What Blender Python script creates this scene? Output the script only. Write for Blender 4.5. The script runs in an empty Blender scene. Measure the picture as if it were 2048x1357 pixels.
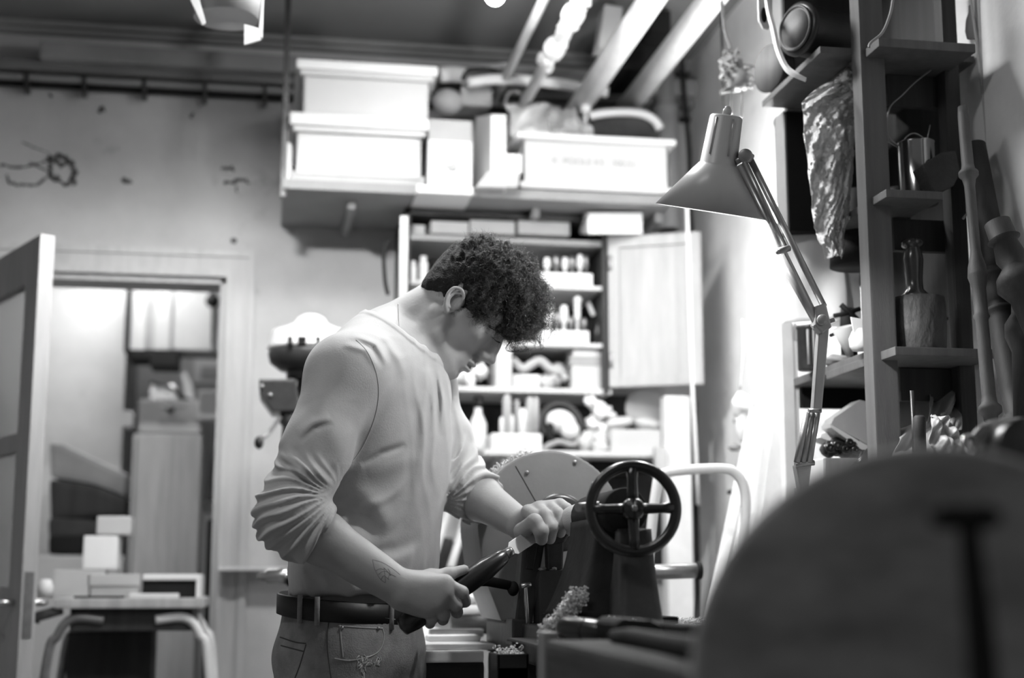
import bpy, bmesh, math, random
import numpy as np
from mathutils import Vector, Matrix, Quaternion
from mathutils.bvhtree import BVHTree

random.seed(7)
rng = np.random.default_rng(11)
scene = bpy.context.scene
COL = scene.collection
PI = math.pi

# ------------------------------------------------------------------ camera
F_PX = 2900.0
CX, CY = 1024.0, 678.5
PITCH = math.atan((1160 - CY) / F_PX)
YAW = math.atan(504 * math.cos(PITCH) / F_PX)
CAM = Vector((0.0, 0.0, 1.08))
camd = bpy.data.cameras.new('camera')
cam = bpy.data.objects.new('camera', camd)
COL.objects.link(cam)
cam.location = CAM
cam.rotation_euler = (PI / 2 + PITCH, 0, -YAW)
camd.sensor_width = 36.0
camd.lens = F_PX * 36.0 / 2048.0
camd.clip_start = 0.05
camd.dof.use_dof = True
camd.dof.focus_distance = 2.62
camd.dof.aperture_fstop = 2.1
camd.dof.aperture_blades = 0
scene.camera = cam
CAMR = Matrix.Rotation(-YAW, 3, 'Z') @ Matrix.Rotation(PI / 2 + PITCH, 3, 'X')

# ------------------------------------------------------------------ world, lights, exposure
scene.view_settings.view_transform = 'Standard'
scene.view_settings.look = 'None'
scene.view_settings.exposure = 0.4
scene.view_settings.gamma = 1.0
world = bpy.data.worlds.new('world')
scene.world = world
world.use_nodes = True
world.node_tree.nodes['Background'].inputs[0].default_value = (1, 1, 1, 1)
world.node_tree.nodes['Background'].inputs[1].default_value = 0.11

def P(px, py, Y):
    """the world point at depth Y that the photograph shows at pixel px, py"""
    d = CAMR @ Vector(((px - CX), -(py - CY), -F_PX))
    return CAM + d * (Y / d.y)

def light(name, kind, loc, power, size=0.1, rot=(0, 0, 0), size_y=None, spot=None, blend=0.3):
    l = bpy.data.lights.new(name, kind)
    l.energy = power
    o = bpy.data.objects.new(name, l)
    COL.objects.link(o)
    o.location = loc
    o.rotation_euler = rot
    if kind == 'AREA':
        l.size = size
        if size_y:
            l.shape = 'RECTANGLE'; l.size_y = size_y
    else:
        l.shadow_soft_size = size
    if kind == 'SPOT':
        l.spot_size = spot; l.spot_blend = blend
    return o

# lamps of the room: a bare bulb between the man and the back wall (in the frame, top middle),
# and added unseen fills: bench, overhead front, pendant, next room
BULB = P(990, -14, 3.55)
light('bulb_light', 'POINT', BULB, 14, 0.05)
light('bench_fill_light', 'AREA', (0.35, 3.05, 2.76), 22, 0.4)  # added fill for the right side and the pipes
WLAMP = Vector((1.335, 3.56, 2.04))
light('wall_lamp_light', 'POINT', WLAMP, 20, 0.035)
PEND = P(1450, 325, 3.5)
light('pendant_fill_light', 'POINT', PEND, 15, 0.035)  # added bulb that brightens the right wall near the corner
light('front_fill_light', 'AREA', (-0.5, 1.6, 2.78), 11, 1.2, size_y=0.15)  # added overhead fill for the man's top and front
light('next_room_fill_light', 'AREA', (-0.6, 6.1, 2.5), 13, 0.6)  # added, unseen, to light the next room
SHADE = P(452, 30, 3.3)
light('shade_light', 'SPOT', SHADE + Vector((0, 0, 0.02)), 340, 0.06, rot=(math.radians(22), 0, math.radians(-12)), spot=math.radians(150), blend=0.55)

# ------------------------------------------------------------------ materials (black and white film: everything is grey)
MATS = {}
def mat(name, g, rough=0.6, metal=0.0, var=0.12, scale=8.0, bump=0.0, bscale=60.0, stretch=None,
        emit=0.0, alpha=1.0, trans=0.0, spots=0.0, spot_scale=5.0, sheen=0.0, sss=0.0, coat=0.0, spec=0.5):
    if name in MATS:
        return MATS[name]
    m = bpy.data.materials.new(name)
    m.use_nodes = True
    nt = m.node_tree
    b = nt.nodes['Principled BSDF']
    b.inputs['Roughness'].default_value = rough
    b.inputs['Metallic'].default_value = metal
    b.inputs['Specular IOR Level'].default_value = spec
    tc = nt.nodes.new('ShaderNodeTexCoord')
    mp = nt.nodes.new('ShaderNodeMapping')
    nt.links.new(tc.outputs['Object'], mp.inputs['Vector'])
    if stretch:
        mp.inputs['Scale'].default_value = stretch
    nz = nt.nodes.new('ShaderNodeTexNoise')
    nz.inputs['Scale'].default_value = scale
    nz.inputs['Detail'].default_value = 6
    nz.inputs['Roughness'].default_value = 0.6
    nt.links.new(mp.outputs['Vector'], nz.inputs['Vector'])
    rp = nt.nodes.new('ShaderNodeValToRGB')
    lo = max(0.0, g * (1 - var)); hi = min(1.0, g * (1 + var))
    rp.color_ramp.elements[0].position = 0.3
    rp.color_ramp.elements[1].position = 0.7
    rp.color_ramp.elements[0].color = (lo, lo, lo, 1)
    rp.color_ramp.elements[1].color = (hi, hi, hi, 1)
    nt.links.new(nz.outputs['Fac'], rp.inputs['Fac'])
    outc = rp.outputs['Color']
    if spots > 0:
        n2 = nt.nodes.new('ShaderNodeTexNoise')
        n2.inputs['Scale'].default_value = spot_scale
        n2.inputs['Detail'].default_value = 8
        n2.inputs['Roughness'].default_value = 0.7
        nt.links.new(mp.outputs['Vector'], n2.inputs['Vector'])
        r2 = nt.nodes.new('ShaderNodeValToRGB')
        r2.color_ramp.elements[0].position = 0.60
        r2.color_ramp.elements[1].position = 0.72
        r2.color_ramp.elements[0].color = (1, 1, 1, 1)
        k = 1 - spots
        r2.color_ramp.elements[1].color = (k, k, k, 1)
        nt.links.new(n2.outputs['Fac'], r2.inputs['Fac'])
        mx = nt.nodes.new('ShaderNodeMixRGB'); mx.blend_type = 'MULTIPLY'
        mx.inputs[0].default_value = 1.0
        nt.links.new(outc, mx.inputs[1]); nt.links.new(r2.outputs['Color'], mx.inputs[2])
        outc = mx.outputs[0]
    nt.links.new(outc, b.inputs['Base Color'])
    if bump > 0:
        n3 = nt.nodes.new('ShaderNodeTexNoise')
        n3.inputs['Scale'].default_value = bscale
        n3.inputs['Detail'].default_value = 5
        nt.links.new(mp.outputs['Vector'], n3.inputs['Vector'])
        bp = nt.nodes.new('ShaderNodeBump')
        bp.inputs['Strength'].default_value = bump
        bp.inputs['Distance'].default_value = 0.01
        nt.links.new(n3.outputs['Fac'], bp.inputs['Height'])
        nt.links.new(bp.outputs['Normal'], b.inputs['Normal'])
    if emit > 0:
        b.inputs['Emission Color'].default_value = (1, 1, 1, 1)
        b.inputs['Emission Strength'].default_value = emit
    if trans > 0:
        b.inputs['Transmission Weight'].default_value = trans
    if alpha < 1:
        b.inputs['Alpha'].default_value = alpha
    if sheen > 0:
        b.inputs['Sheen Weight'].default_value = sheen
        b.inputs['Sheen Roughness'].default_value = 0.5
    if sss > 0:
        b.inputs['Subsurface Weight'].default_value = sss
        b.inputs['Subsurface Radius'].default_value = (0.008, 0.008, 0.008)
    if coat > 0:
        b.inputs['Coat Weight'].default_value = coat
        b.inputs['Coat Roughness'].default_value = 0.11
    MATS[name] = m
    return m

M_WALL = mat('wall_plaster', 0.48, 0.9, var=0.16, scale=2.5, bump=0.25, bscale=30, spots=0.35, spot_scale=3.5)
M_WALLR = mat('right_wall_lit_plaster', 0.78, 0.85, var=0.15, scale=3.0, bump=0.3, bscale=25, spots=0.3, spot_scale=5)  # back wall's paint again, made lighter for the stronger light it gets
M_CEIL = mat('ceiling_paint', 0.18, 0.9, var=0.1, scale=2)
M_TRIMD = mat('dull_trim', 0.16, 0.7, var=0.2, scale=4, stretch=(1, 8, 8))
M_DUCT = mat('dusty_duct', 0.24, 0.7, var=0.15, scale=4)
M_FRAME = mat('painted_door_frame', 0.46, 0.6, var=0.1, scale=5, stretch=(8, 8, 1), spots=0.2)
M_DOORP = mat('painted_door', 0.40, 0.6, var=0.12, scale=4, stretch=(8, 8, 1), spots=0.2)
M_FLOOR = mat('concrete_floor', 0.22, 0.8, scale=5, spots=0.3)
M_WHITE = mat('white_plastic', 0.74, 0.35, var=0.03, scale=3)
M_TOTE = mat('tote_plastic', 0.52, 0.4, var=0.05, scale=4)
M_PAPER = mat('white_paper', 0.78, 0.8, var=0.03, scale=6, bump=0.15, bscale=20)
M_CARD = mat('grey_card', 0.42, 0.8, var=0.08, scale=6)
M_LIGHTWOOD = mat('light_wood', 0.45, 0.6, var=0.2, scale=3, stretch=(12, 12, 1), bump=0.1)
M_WOODX = mat('shelf_wood', 0.34, 0.6, var=0.2, scale=3, stretch=(1, 12, 12), bump=0.1)
M_GREYWOOD = mat('grey_wood', 0.22, 0.6, var=0.25, scale=3, stretch=(14, 14, 1), bump=0.15)
M_POST = mat('post_wood', 0.11, 0.6, var=0.2, scale=3, stretch=(14, 14, 1), bump=0.15)
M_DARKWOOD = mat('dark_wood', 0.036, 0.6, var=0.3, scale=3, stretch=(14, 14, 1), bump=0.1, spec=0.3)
M_BENCHW = mat('worn_bench_wood', 0.07, 0.85, var=0.4, scale=3, stretch=(12, 1, 12), bump=0.2, spec=0.15)
M_SPIN = mat('spindle_wood', 0.11, 0.6, var=0.25, scale=3, stretch=(10, 10, 1), bump=0.1, spec=0.3)
M_BLACK = mat('black_paint', 0.012, 0.3, var=0.3, scale=5, coat=0.3)
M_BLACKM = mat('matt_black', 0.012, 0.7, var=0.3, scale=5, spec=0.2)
M_IRONM = mat('dull_black_iron', 0.02, 0.8, var=0.4, scale=12, bump=0.1, bscale=60, spec=0.12)
M_IRON = mat('black_iron', 0.022, 0.42, var=0.3, scale=10, bump=0.15, bscale=40, spec=0.3)
M_CAST = mat('grey_cast_iron', 0.045, 0.45, var=0.25, scale=10, bump=0.12, bscale=50, spec=0.4)
M_CASTL = mat('light_machine_grey', 0.20, 0.5, var=0.08, scale=10, bump=0.05)
M_STEEL = mat('bare_steel', 0.55, 0.25, metal=0.9, var=0.15, scale=20)
M_DULLSTEEL = mat('dull_steel', 0.30, 0.35, metal=0.7, var=0.2, scale=20)
M_DARKSTEEL = mat('dark_steel', 0.06, 0.35, metal=0.6, var=0.3, scale=20)
M_SAW = mat('wood_shavings', 0.62, 0.9, var=0.25, scale=80, bump=0.6, bscale=150)
M_PIPEW = mat('white_painted_pipe', 0.75, 0.5, var=0.1, scale=10, spots=0.1)
M_LAMP = mat('lamp_enamel', 0.40, 0.35, var=0.05, scale=5)
M_LAMPARM = mat('lamp_arm_metal', 0.36, 0.3, metal=0.5, var=0.1, scale=9)
M_DARK = mat('dark_void', 0.02, 0.8)
M_CLOTHG = mat('grey_cloth', 0.30, 0.9, var=0.15, scale=10, bump=0.3, bscale=120)
M_CLOTHD = mat('dark_cloth', 0.05, 0.95, var=0.3, scale=10, bump=0.3, bscale=120)
M_CLOTHW = mat('white_cloth', 0.80, 0.9, var=0.08, scale=10, bump=0.3, bscale=60)
M_BAG = mat('crinkled_plastic_bag', 0.62, 0.3, var=0.2, scale=22, bump=1.0, bscale=55, trans=0.2)
M_GLASS = mat('door_glass', 0.6, 0.1, trans=0.9, var=0.02)
M_MALLET = mat('scarred_wood', 0.085, 0.6, var=0.45, scale=14, stretch=(2, 2, 1), bump=0.6, bscale=30, spots=0.3, spot_scale=22)
M_INK = mat('black_ink', 0.05, 0.8)
M_GREY5 = mat('mid_grey_paint', 0.30, 0.5)
M_STONE = mat('dusty_disc_wood', 0.25, 0.8, var=0.5, scale=9, spots=0.35, spot_scale=9, stretch=(1, 1, 2.0))

# ------------------------------------------------------------------ mesh builder
class MB:
    def __init__(s):
        s.bm = bmesh.new()
    def _add(s, src, mtx=None):
        if mtx is not None:
            src.transform(mtx)
        me = bpy.data.meshes.new('t'); src.to_mesh(me); src.free()
        s.bm.from_mesh(me); bpy.data.meshes.remove(me)
        return s
    def box(s, lo, hi, bev=0.002, mtx=None):
        b = bmesh.new(); bmesh.ops.create_cube(b, size=1)
        lo = Vector(lo); hi = Vector(hi)
        d = Vector((abs(hi[i] - lo[i]) for i in range(3)))
        b.transform(Matrix.Translation((lo + hi) / 2) @ Matrix.Diagonal((d.x, d.y, d.z, 1)))
        bv = min(bev, min(d) * 0.45)
        if bv > 0:
            bmesh.ops.bevel(b, geom=list(b.edges), offset=bv, segments=2, profile=0.7, affect='EDGES')
        return s._add(b, mtx)
    def pbox(s, x0, y0, x1, y1, Y, dep, bev=0.002, mtx=None):
        """box whose front face stands at depth Y and shows the pixel rectangle x0,y0 - x1,y1"""
        a = P((x0 + x1) / 2, y1, Y); c = P((x0 + x1) / 2, y0, Y)
        l = P(x0, (y0 + y1) / 2, Y); r = P(x1, (y0 + y1) / 2, Y)
        return s.box((l.x, Y, a.z), (r.x, Y + dep, c.z), bev, mtx)
    def tube(s, pts, r, seg=10, closed=False, cap=True):
        pts = [Vector(p) for p in pts]; n = len(pts)
        rs = r if isinstance(r, (list, tuple)) else [r] * n
        rings = []
        prev = None
        for i, p in enumerate(pts):
            if closed:
                t = pts[(i + 1) % n] - pts[i - 1]
            else:
                t = pts[min(i + 1, n - 1)] - pts[max(i - 1, 0)]
            t = t.normalized() if t.length > 1e-9 else Vector((0, 0, 1))
            if prev is None:
                u = t.orthogonal().normalized()
            else:
                u = prev - t * prev.dot(t)
                u = u.normalized() if u.length > 1e-6 else t.orthogonal().normalized()
            prev = u
            v = t.cross(u)
            rings.append([s.bm.verts.new(p + (u * math.cos(2 * PI * k / seg) + v * math.sin(2 * PI * k / seg)) * rs[i]) for k in range(seg)])
        m = n if closed else n - 1
        for i in range(m):
            A = rings[i]; B = rings[(i + 1) % n]
            for k in range(seg):
                f = s.bm.faces.new((A[k], A[(k + 1) % seg], B[(k + 1) % seg], B[k])); f.smooth = True
        if not closed and cap:
            s.bm.faces.new(list(reversed(rings[0]))); s.bm.faces.new(rings[-1])
        return s
    def lathe(s, prof, origin, axis=(0, 0, 1), seg=32, smooth=True):
        """profile of (radius, distance along axis)"""
        o = Vector(origin); ax = Vector(axis).normalized()
        u = ax.orthogonal().normalized(); v = ax.cross(u)
        rings = []
        for (r, h) in prof:
            if r < 1e-6:
                rings.append([s.bm.verts.new(o + ax * h)])
            else:
                rings.append([s.bm.verts.new(o + ax * h + (u * math.cos(2 * PI * k / seg) + v * math.sin(2 * PI * k / seg)) * r) for k in range(seg)])
        for A, B in zip(rings[:-1], rings[1:]):
            for k in range(seg):
                a0 = A[k % len(A)]; a1 = A[(k + 1) % len(A)]; b0 = B[k % len(B)]; b1 = B[(k + 1) % len(B)]
                vs = []
                for q in (a0, a1, b1, b0):
                    if q not in vs: vs.append(q)
                if len(vs) > 2:
                    try:
                        f = s.bm.faces.new(vs); f.smooth = smooth
                    except ValueError:
                        pass
        for R, rev in ((rings[0], True), (rings[-1], False)):
            if len(R) > 2:
                s.bm.faces.new(list(reversed(R)) if rev else R)
        return s
    def cyl(s, a, b, r0, r1=None, seg=24, bev=0.0015):
        a = Vector(a); b = Vector(b); r1 = r0 if r1 is None else r1
        L = (b - a).length; bv = min(bev, L * 0.3, r0 * 0.4, r1 * 0.4)
        return s.lathe([(0, 0), (r0 - bv, 0), (r0, bv), (r1, L - bv), (r1 - bv, L), (0, L)], a, b - a, seg)
    def prism(s, pts, vec, bev=0.0):
        vec = Vector(vec); b = bmesh.new()
        A = [b.verts.new(Vector(p)) for p in pts]; B = [b.verts.new(Vector(p) + vec) for p in pts]
        n = len(A)
        b.faces.new(list(reversed(A))); b.faces.new(B)
        for i in range(n):
            b.faces.new((A[i], A[(i + 1) % n], B[(i + 1) % n], B[i]))
        bmesh.ops.recalc_face_normals(b, faces=list(b.faces))
        if bev > 0:
            bmesh.ops.bevel(b, geom=list(b.edges), offset=bev, segments=2, profile=0.7, affect='EDGES')
        return s._add(b)
    def pprism(s, pix, Y, dep, bev=0.001):
        return s.prism([P(x, y, Y) for x, y in pix], (0, dep, 0), bev)
    def ell(s, c, r, rot=None, seg=20, jit=0.0, seed=0):
        b = bmesh.new(); bmesh.ops.create_uvsphere(b, u_segments=seg, v_segments=seg // 2 + 2, radius=1)
        if jit:
            rr = random.Random(seed)
            ph = [rr.uniform(0, 6) for _ in range(6)]
            for v in b.verts:
                q = v.co
                n = math.sin(q.x * 4 + ph[0]) * math.sin(q.y * 5 + ph[1]) + .6 * math.sin(q.z * 7 + ph[2] + q.x * 3) + .5 * math.sin(q.y * 9 + ph[3] - q.z * 5)
                v.co = q * (1 + jit * n)
        for f in b.faces: f.smooth = True
        m = Matrix.Translation(Vector(c)) @ (rot.to_4x4() if rot else Matrix.Identity(4)) @ Matrix.Diagonal((r[0], r[1], r[2], 1))
        return s._add(b, m)
    def torus(s, c, axis, R, r, seg=40, rseg=12):
        ax = Vector(axis).normalized(); u = ax.orthogonal().normalized(); v = ax.cross(u)
        return s.tube([Vector(c) + (u * math.cos(2 * PI * i / seg) + v * math.sin(2 * PI * i / seg)) * R for i in range(seg)], r, rseg, closed=True)
    def grid(s, fn, nu, nv, thick=0.0):
        """sheet fn(u,v) -> point, with real thickness"""
        b = bmesh.new()
        V = [[b.verts.new(Vector(fn(i / nu, j / nv))) for j in range(nv + 1)] for i in range(nu + 1)]
        for i in range(nu):
            for j in range(nv):
                f = b.faces.new((V[i][j], V[i + 1][j], V[i + 1][j + 1], V[i][j + 1])); f.smooth = True
        if thick:
            W = [[b.verts.new(v.co + Vector((0, thick, 0))) for v in row] for row in V]
            for i in range(nu):
                for j in range(nv):
                    f = b.faces.new((W[i][j + 1], W[i + 1][j + 1], W[i + 1][j], W[i][j])); f.smooth = True
            rim = [(i, 0) for i in range(nu)] + [(nu, j) for j in range(nv)] + [(i, nv) for i in range(nu, 0, -1)] + [(0, j) for j in range(nv, 0, -1)]
            for k in range(len(rim)):
                (i, j), (p, q) = rim[k], rim[(k + 1) % len(rim)]
                b.faces.new((V[p][q], V[i][j], W[i][j], W[p][q]))
        return s._add(b)

OFF = {}
def root(name, label, cat, loc, group=None):
    o = bpy.data.objects.new(name, None); COL.objects.link(o)
    o.empty_display_size = 0.05
    o.location = loc; OFF[o] = Vector(loc)
    o['label'] = label; o['category'] = cat
    if group: o['group'] = group
    return o
def mesh_obj(name, me, m, parent=None, label=None, cat=None, group=None, kind=None, base=None, smooth_angle=None):
    o = bpy.data.objects.new(name, me); COL.objects.link(o)
    if m is not None:
        ms = m if isinstance(m, (list, tuple)) else [m]
        for q in ms: me.materials.append(q)
    if parent is not None:
        off = OFF[parent]; me.transform(Matrix.Translation(-off)); o.parent = parent; OFF[o] = off
    elif base is not None:
        me.transform(Matrix.Translation(-Vector(base))); o.location = base; OFF[o] = Vector(base)
    else:
        OFF[o] = Vector((0, 0, 0))
    if label: o['label'] = label
    if cat: o['category'] = cat
    if group: o['group'] = group
    if kind: o['kind'] = kind
    return o
def bld(name, mb, m, parent=None, label=None, cat=None, group=None, kind=None, norm=True):
    if norm:
        bmesh.ops.recalc_face_normals(mb.bm, faces=list(mb.bm.faces))
    me = bpy.data.meshes.new(name); mb.bm.to_mesh(me); mb.bm.free()
    base = None
    if parent is None and kind != 'structure' and len(me.vertices):
        xs = np.empty(len(me.vertices) * 3, dtype=np.float32); me.vertices.foreach_get('co', xs); xs = xs.reshape(-1, 3)
        base = ((xs[:, 0].min() + xs[:, 0].max()) / 2, (xs[:, 1].min() + xs[:, 1].max()) / 2, xs[:, 2].min())
        base = tuple(float(q) for q in base)
    return mesh_obj(name, me, m, parent, label, cat, group, kind, base)
def struct(name, mb, m):
    return bld(name, mb, m, kind='structure')
def V3(*a): return Vector(a)
def lerp(a, b, t): return a + (b - a) * t
def curve(pts, n):
    """Catmull-Rom through the points"""
    pts = [Vector(p) for p in pts]
    out = []
    m = len(pts) - 1
    for i in range(n + 1):
        t = i / n * m; k = min(int(t), m - 1); f = t - k
        p0 = pts[max(k - 1, 0)]; p1 = pts[k]; p2 = pts[k + 1]; p3 = pts[min(k + 2, m)]
        out.append(0.5 * ((2 * p1) + (p2 - p0) * f + (2 * p0 - 5 * p1 + 4 * p2 - p3) * f * f + (3 * p1 - p0 - 3 * p2 + p3) * f ** 3))
    return out
# ================================================================== THE ROOM
BW = 4.70
WX = P(1388, 800, BW).x
CEILZ = P(300, 64, BW).z
XL = -2.6
dx1 = P(446, 800, BW).x; dz1 = P(300, 553, BW).z; dx0 = dx1 - 0.78
print('WX', WX, 'CEIL', CEILZ, 'door', dx0, dx1, dz1)
m = MB(); m.box((XL, BW, 0), (dx0, BW + .12, CEILZ), 0); m.box((dx1, BW, 0), (WX, BW + .12, CEILZ), 0); m.box((dx0, BW, dz1), (dx1, BW + .12, CEILZ), 0)
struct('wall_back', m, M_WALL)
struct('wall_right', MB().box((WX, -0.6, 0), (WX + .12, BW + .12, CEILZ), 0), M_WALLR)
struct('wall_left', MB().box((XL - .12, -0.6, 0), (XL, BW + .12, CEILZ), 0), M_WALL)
struct('floor', MB().box((XL - .12, -0.6, -.1), (WX + .12, 8.2, 0), 0), M_FLOOR)
struct('ceiling', MB().box((XL - .12, -0.6, CEILZ), (WX + .12, 8.2, CEILZ + .1), 0), M_CEIL)
# next room
nx0 = P(250, 700, 7.2).x
struct('wall_far', MB().box((XL, 7.2, 0), (WX, 7.3, CEILZ), 0), M_WALL)
m = MB().box((-1.9, BW + .12, 0), (-1.8, 7.2, CEILZ), 0)
struct('wall_far_left', m, M_WALL)
struct('wall_far_right', MB().box((0.75, BW + .12, 0), (0.85, 7.2, CEILZ), 0), M_WALL)
q = P(250, 700, 6.5)
struct('wall_far_side', MB().box((-1.8, 6.55, 0), (q.x, 7.2, CEILZ), 0.004), M_WALL)

# door casing
def prof_casing(p0, p1, w_dir, wd):
    pass
m = MB()
fw = P(500, 900, BW).x - dx1
for (a, b, t) in ((0, .25, .034), (.25, .75, .022), (.75, 1, .03)):
    m.box((dx1 + fw * a, BW - t, 0), (dx1 + fw * b, BW, dz1 + fw * a), .0)
    m.box((dx0 - fw * b, BW - t, 0), (dx0 - fw * a, BW, dz1 + fw * a), .0)
    m.box((dx0 - fw * b, BW - t, dz1 + fw * a), (dx1 + fw * b, BW, dz1 + fw * b), .0)
m.box((dx1 - .02, BW - .01, 0), (dx1, BW + .14, dz1), .002)
m.box((dx0, BW - .01, 0), (dx0 + .02, BW + .14, dz1), .002)
m.box((dx0, BW - .01, dz1 - .02), (dx1, BW + .14, dz1), .002)
struct('trim_1', m, M_FRAME)

# open door leaf, hinged at the left of the opening and swung into the room
fe = P(96, 470, 3.98)                      # free edge, top
hinge = V3(dx0 - .005, BW - .05, 0)
free = V3(fe.x, fe.y, 0)
dv = (free - hinge); LW = dv.length; ang = math.atan2(dv.y, dv.x)
LZ = fe.z
DM = Matrix.Translation(hinge) @ Matrix.Rotation(ang, 4, 'Z')
def dbox(m, x0, x1, z0, z1, t0=-.02, t1=.02, bev=.003):
    m.box((x0, t0, z0), (x1, t1, z1), bev, DM)
m = MB()
dbox(m, 0, .10, 0.02, LZ); dbox(m, LW - .11, LW, 0.02, LZ)
for z0, z1 in ((LZ - .12, LZ), (1.42, 1.47), (.94, 1.06), (.02, .24)):
    dbox(m, .10, LW - .11, z0, z1)
dbox(m, .10, LW - .11, .24, .94, -.008, .008)
dbox(m, .17, LW - .18, .32, .86, -.014, .014, .006)
dr = struct('door_1', m, M_DOORP)
m = MB(); dbox(m, .095, LW - .105, 1.06, LZ - .12, -.003, .003, 0)
bld('pane', m, M_GLASS, dr)
m = MB()
for z in (1.02,):
    a = DM @ V3(LW - .05, -.02, z); b_ = DM @ V3(LW - .05, -.065, z); c = DM @ V3(LW - .05, .02, z); e = DM @ V3(LW - .05, .06, z)
    m.cyl(a, b_, .009); m.cyl(c, e, .009)
    m.tube([b_, DM @ V3(LW - .09, -.068, z), DM @ V3(LW - .16, -.066, z)], .008)
    m.tube([e, DM @ V3(LW - .09, .063, z), DM @ V3(LW - .16, .061, z)], .008)
bld('door_handle', m, M_STEEL, dr, label='steel lever handle')
m = MB(); m.box((LW - .001, -.012, .93), (LW + .002, .012, 1.10), .0005, DM)
bld('latch_plate', m, M_DULLSTEEL, dr)

# cornice, duct, pipes along the back wall
m = MB()
m.box((XL, BW - .05, CEILZ - .018), (WX, BW, CEILZ), .004); m.box((XL, BW - .03, CEILZ - .036), (WX, BW, CEILZ - .018), .004)
struct('trim_2', m, M_DUCT)
a = P(80, 86, BW - .12); b_ = P(1330, 134, BW - .12)
m = MB(); m.box((a.x, BW - .12, P(300, 128, BW - .12).z), (WX, BW, P(300, 94, BW - .12).z), .006)
struct('trim_3', m, M_DUCT)
m = MB(); m.box((XL, BW - .07, P(300, 152, BW - .07).z), (WX, BW, P(300, 131, BW - .07).z), .004)
struct('trim_4', m, M_TRIMD)
z1_ = P(300, 168, BW - .045).z
g = root('wall_pipe', 'long thin grey pipe clipped along the back wall above the door', 'pipe', (XL, BW - .03, z1_))
bld('pipe', MB().tube([(XL, BW - .045, z1_), (WX - .02, BW - .045, z1_)], .012, 10), M_DUCT, g)
for i, px in enumerate((-60, 55, 170, 290, 410, 530)):
    x = P(px, 180, BW - .03).x
    m = MB(); m.box((x - .006, BW - .062, z1_ - .045), (x + .006, BW, z1_ + .016), .002); m.cyl((x, BW - .05, z1_ - .06), (x, BW - .05, z1_ - .03), .004)
    bld('pipe_clip', m, M_DARKSTEEL, g)
z2_ = P(300, 179, BW - .03).z
bld('black_cable', MB().tube([(XL, BW - .018, z2_), (WX, BW - .018, z2_)], .012, 8), M_BLACKM, label='black cable running along the back wall just below the pipe', cat='cable')

# damaged plaster on the back wall: broken edges and a hole
def crack(pts, r, name='plaster_crack'):
    m = MB()
    c = curve([P(x, y, BW - .0005) for x, y in pts], len(pts) * 6)
    rr = random.Random(int(pts[0][0] * 7 + pts[0][1]))
    rad = [r * (0.4 + rr.random()) for _ in c]
    c = [p + V3(rr.uniform(-1, 1) * r, 0, rr.uniform(-1, 1) * r) for p in c]
    m.tube(c, rad, 6)
    return m
M_CRK = mat('exposed_plaster', 0.10, 0.95, var=0.5, scale=30, bump=0.8, bscale=60)
j = MB()
for pts, r in (([(0, 330), (40, 335), (95, 322)], .004), ([(100, 318), (118, 312), (140, 325), (148, 345), (132, 366), (104, 352), (98, 330)], .008),
               ([(45, 285), (70, 296), (92, 304), (104, 316)], .002), ([(14, 350), (20, 365), (50, 371), (80, 366), (98, 350)], .004),
               ([(105, 322), (120, 330), (138, 328)], .007), ([(60, 326), (90, 340), (100, 345)], .0025), ([(145, 355), (152, 372)], .006),
               ([(445, 335), (468, 338)], .006), ([(448, 368), (475, 362), (500, 365)], .006), ([(472, 372), (474, 385)], .003), ([(250, 364), (262, 358)], .009),
               ([(200, 222), (205, 218)], .007), ([(383, 235), (386, 228)], .004), ([(466, 480), (469, 485)], .007), ([(100, 190), (104, 193)], .004)):
    j._add(crack(pts, r).bm)
struct('trim_5', j, M_CRK)

# ceiling light bulb seen at the top of the frame
g = root('ceiling_lamp', 'bare glowing bulb hanging from the ceiling at the top middle', 'lamp', (BULB.x, BULB.y, BULB.z))
bld('bulb', MB().ell(BULB, (.028, .028, .034)), mat('bulb_glow', 1, emit=28), g)
bld('socket', MB().cyl(BULB + V3(0, 0, .03), BULB + V3(0, 0, .08), .02), M_BLACKM, g)
bld('cord', MB().tube([BULB + V3(0, 0, .08), (BULB.x, BULB.y, CEILZ)], .004, 6), M_BLACKM, g)
g = root('wall_lamp', 'bare bulb in a wall socket hidden behind the black hanging box', 'lamp', WLAMP)
bld('bulb', MB().ell(WLAMP, (.024, .024, .03)), mat('wall_bulb', 1, emit=10), g)
bld('socket', MB().cyl(WLAMP - V3(0, 0, .028), WLAMP - V3(0, 0, .07), .016).tube([WLAMP - V3(0, 0, .06), (WX - .002, WLAMP.y, WLAMP.z - .06)], .008), M_BLACKM, g)
g = root('pendant_fill_lamp', 'added fill bulb on a cord, unseen behind the desk lamp shade', 'lamp', PEND)  # added lamp, hidden from the camera, brightening the right wall
bld('bulb', MB().ell(PEND, (.024, .024, .03)), mat('pendant_fill_bulb', 1, emit=10), g)
bld('socket', MB().cyl(PEND + V3(0, 0, .028), PEND + V3(0, 0, .06), .012), M_BLACKM, g)
bld('cord', MB().tube([PEND + V3(0, 0, .055), (PEND.x, PEND.y, CEILZ)], .003, 6), M_BLACKM, g)
# housings of the added fill lamps, unseen above the frame
for (n, l, c, s, sy) in (('bench_fill_lamp', 'added square fill lamp above the lathe bench, out of frame', (0.35, 3.05, 2.78), .4, .4),
                      ('front_fill_lamp', 'added long fill lamp over the photographer, out of frame', (-.5, 1.6, 2.80), 1.2, .15),
                      ('far_room_fill_lamp', 'added fill lamp for the next room, out of frame', (-.6, 6.1, 2.52), .6, .6)):
    c = V3(*c)
    t = bld(n, MB().box(c - V3(s / 2, sy / 2, 0), c + V3(s / 2, sy / 2, CEILZ - c.z if n != 'far_room_fill_lamp' else CEILZ - c.z), .01), M_WHITE, label=l, cat='lamp')

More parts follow.
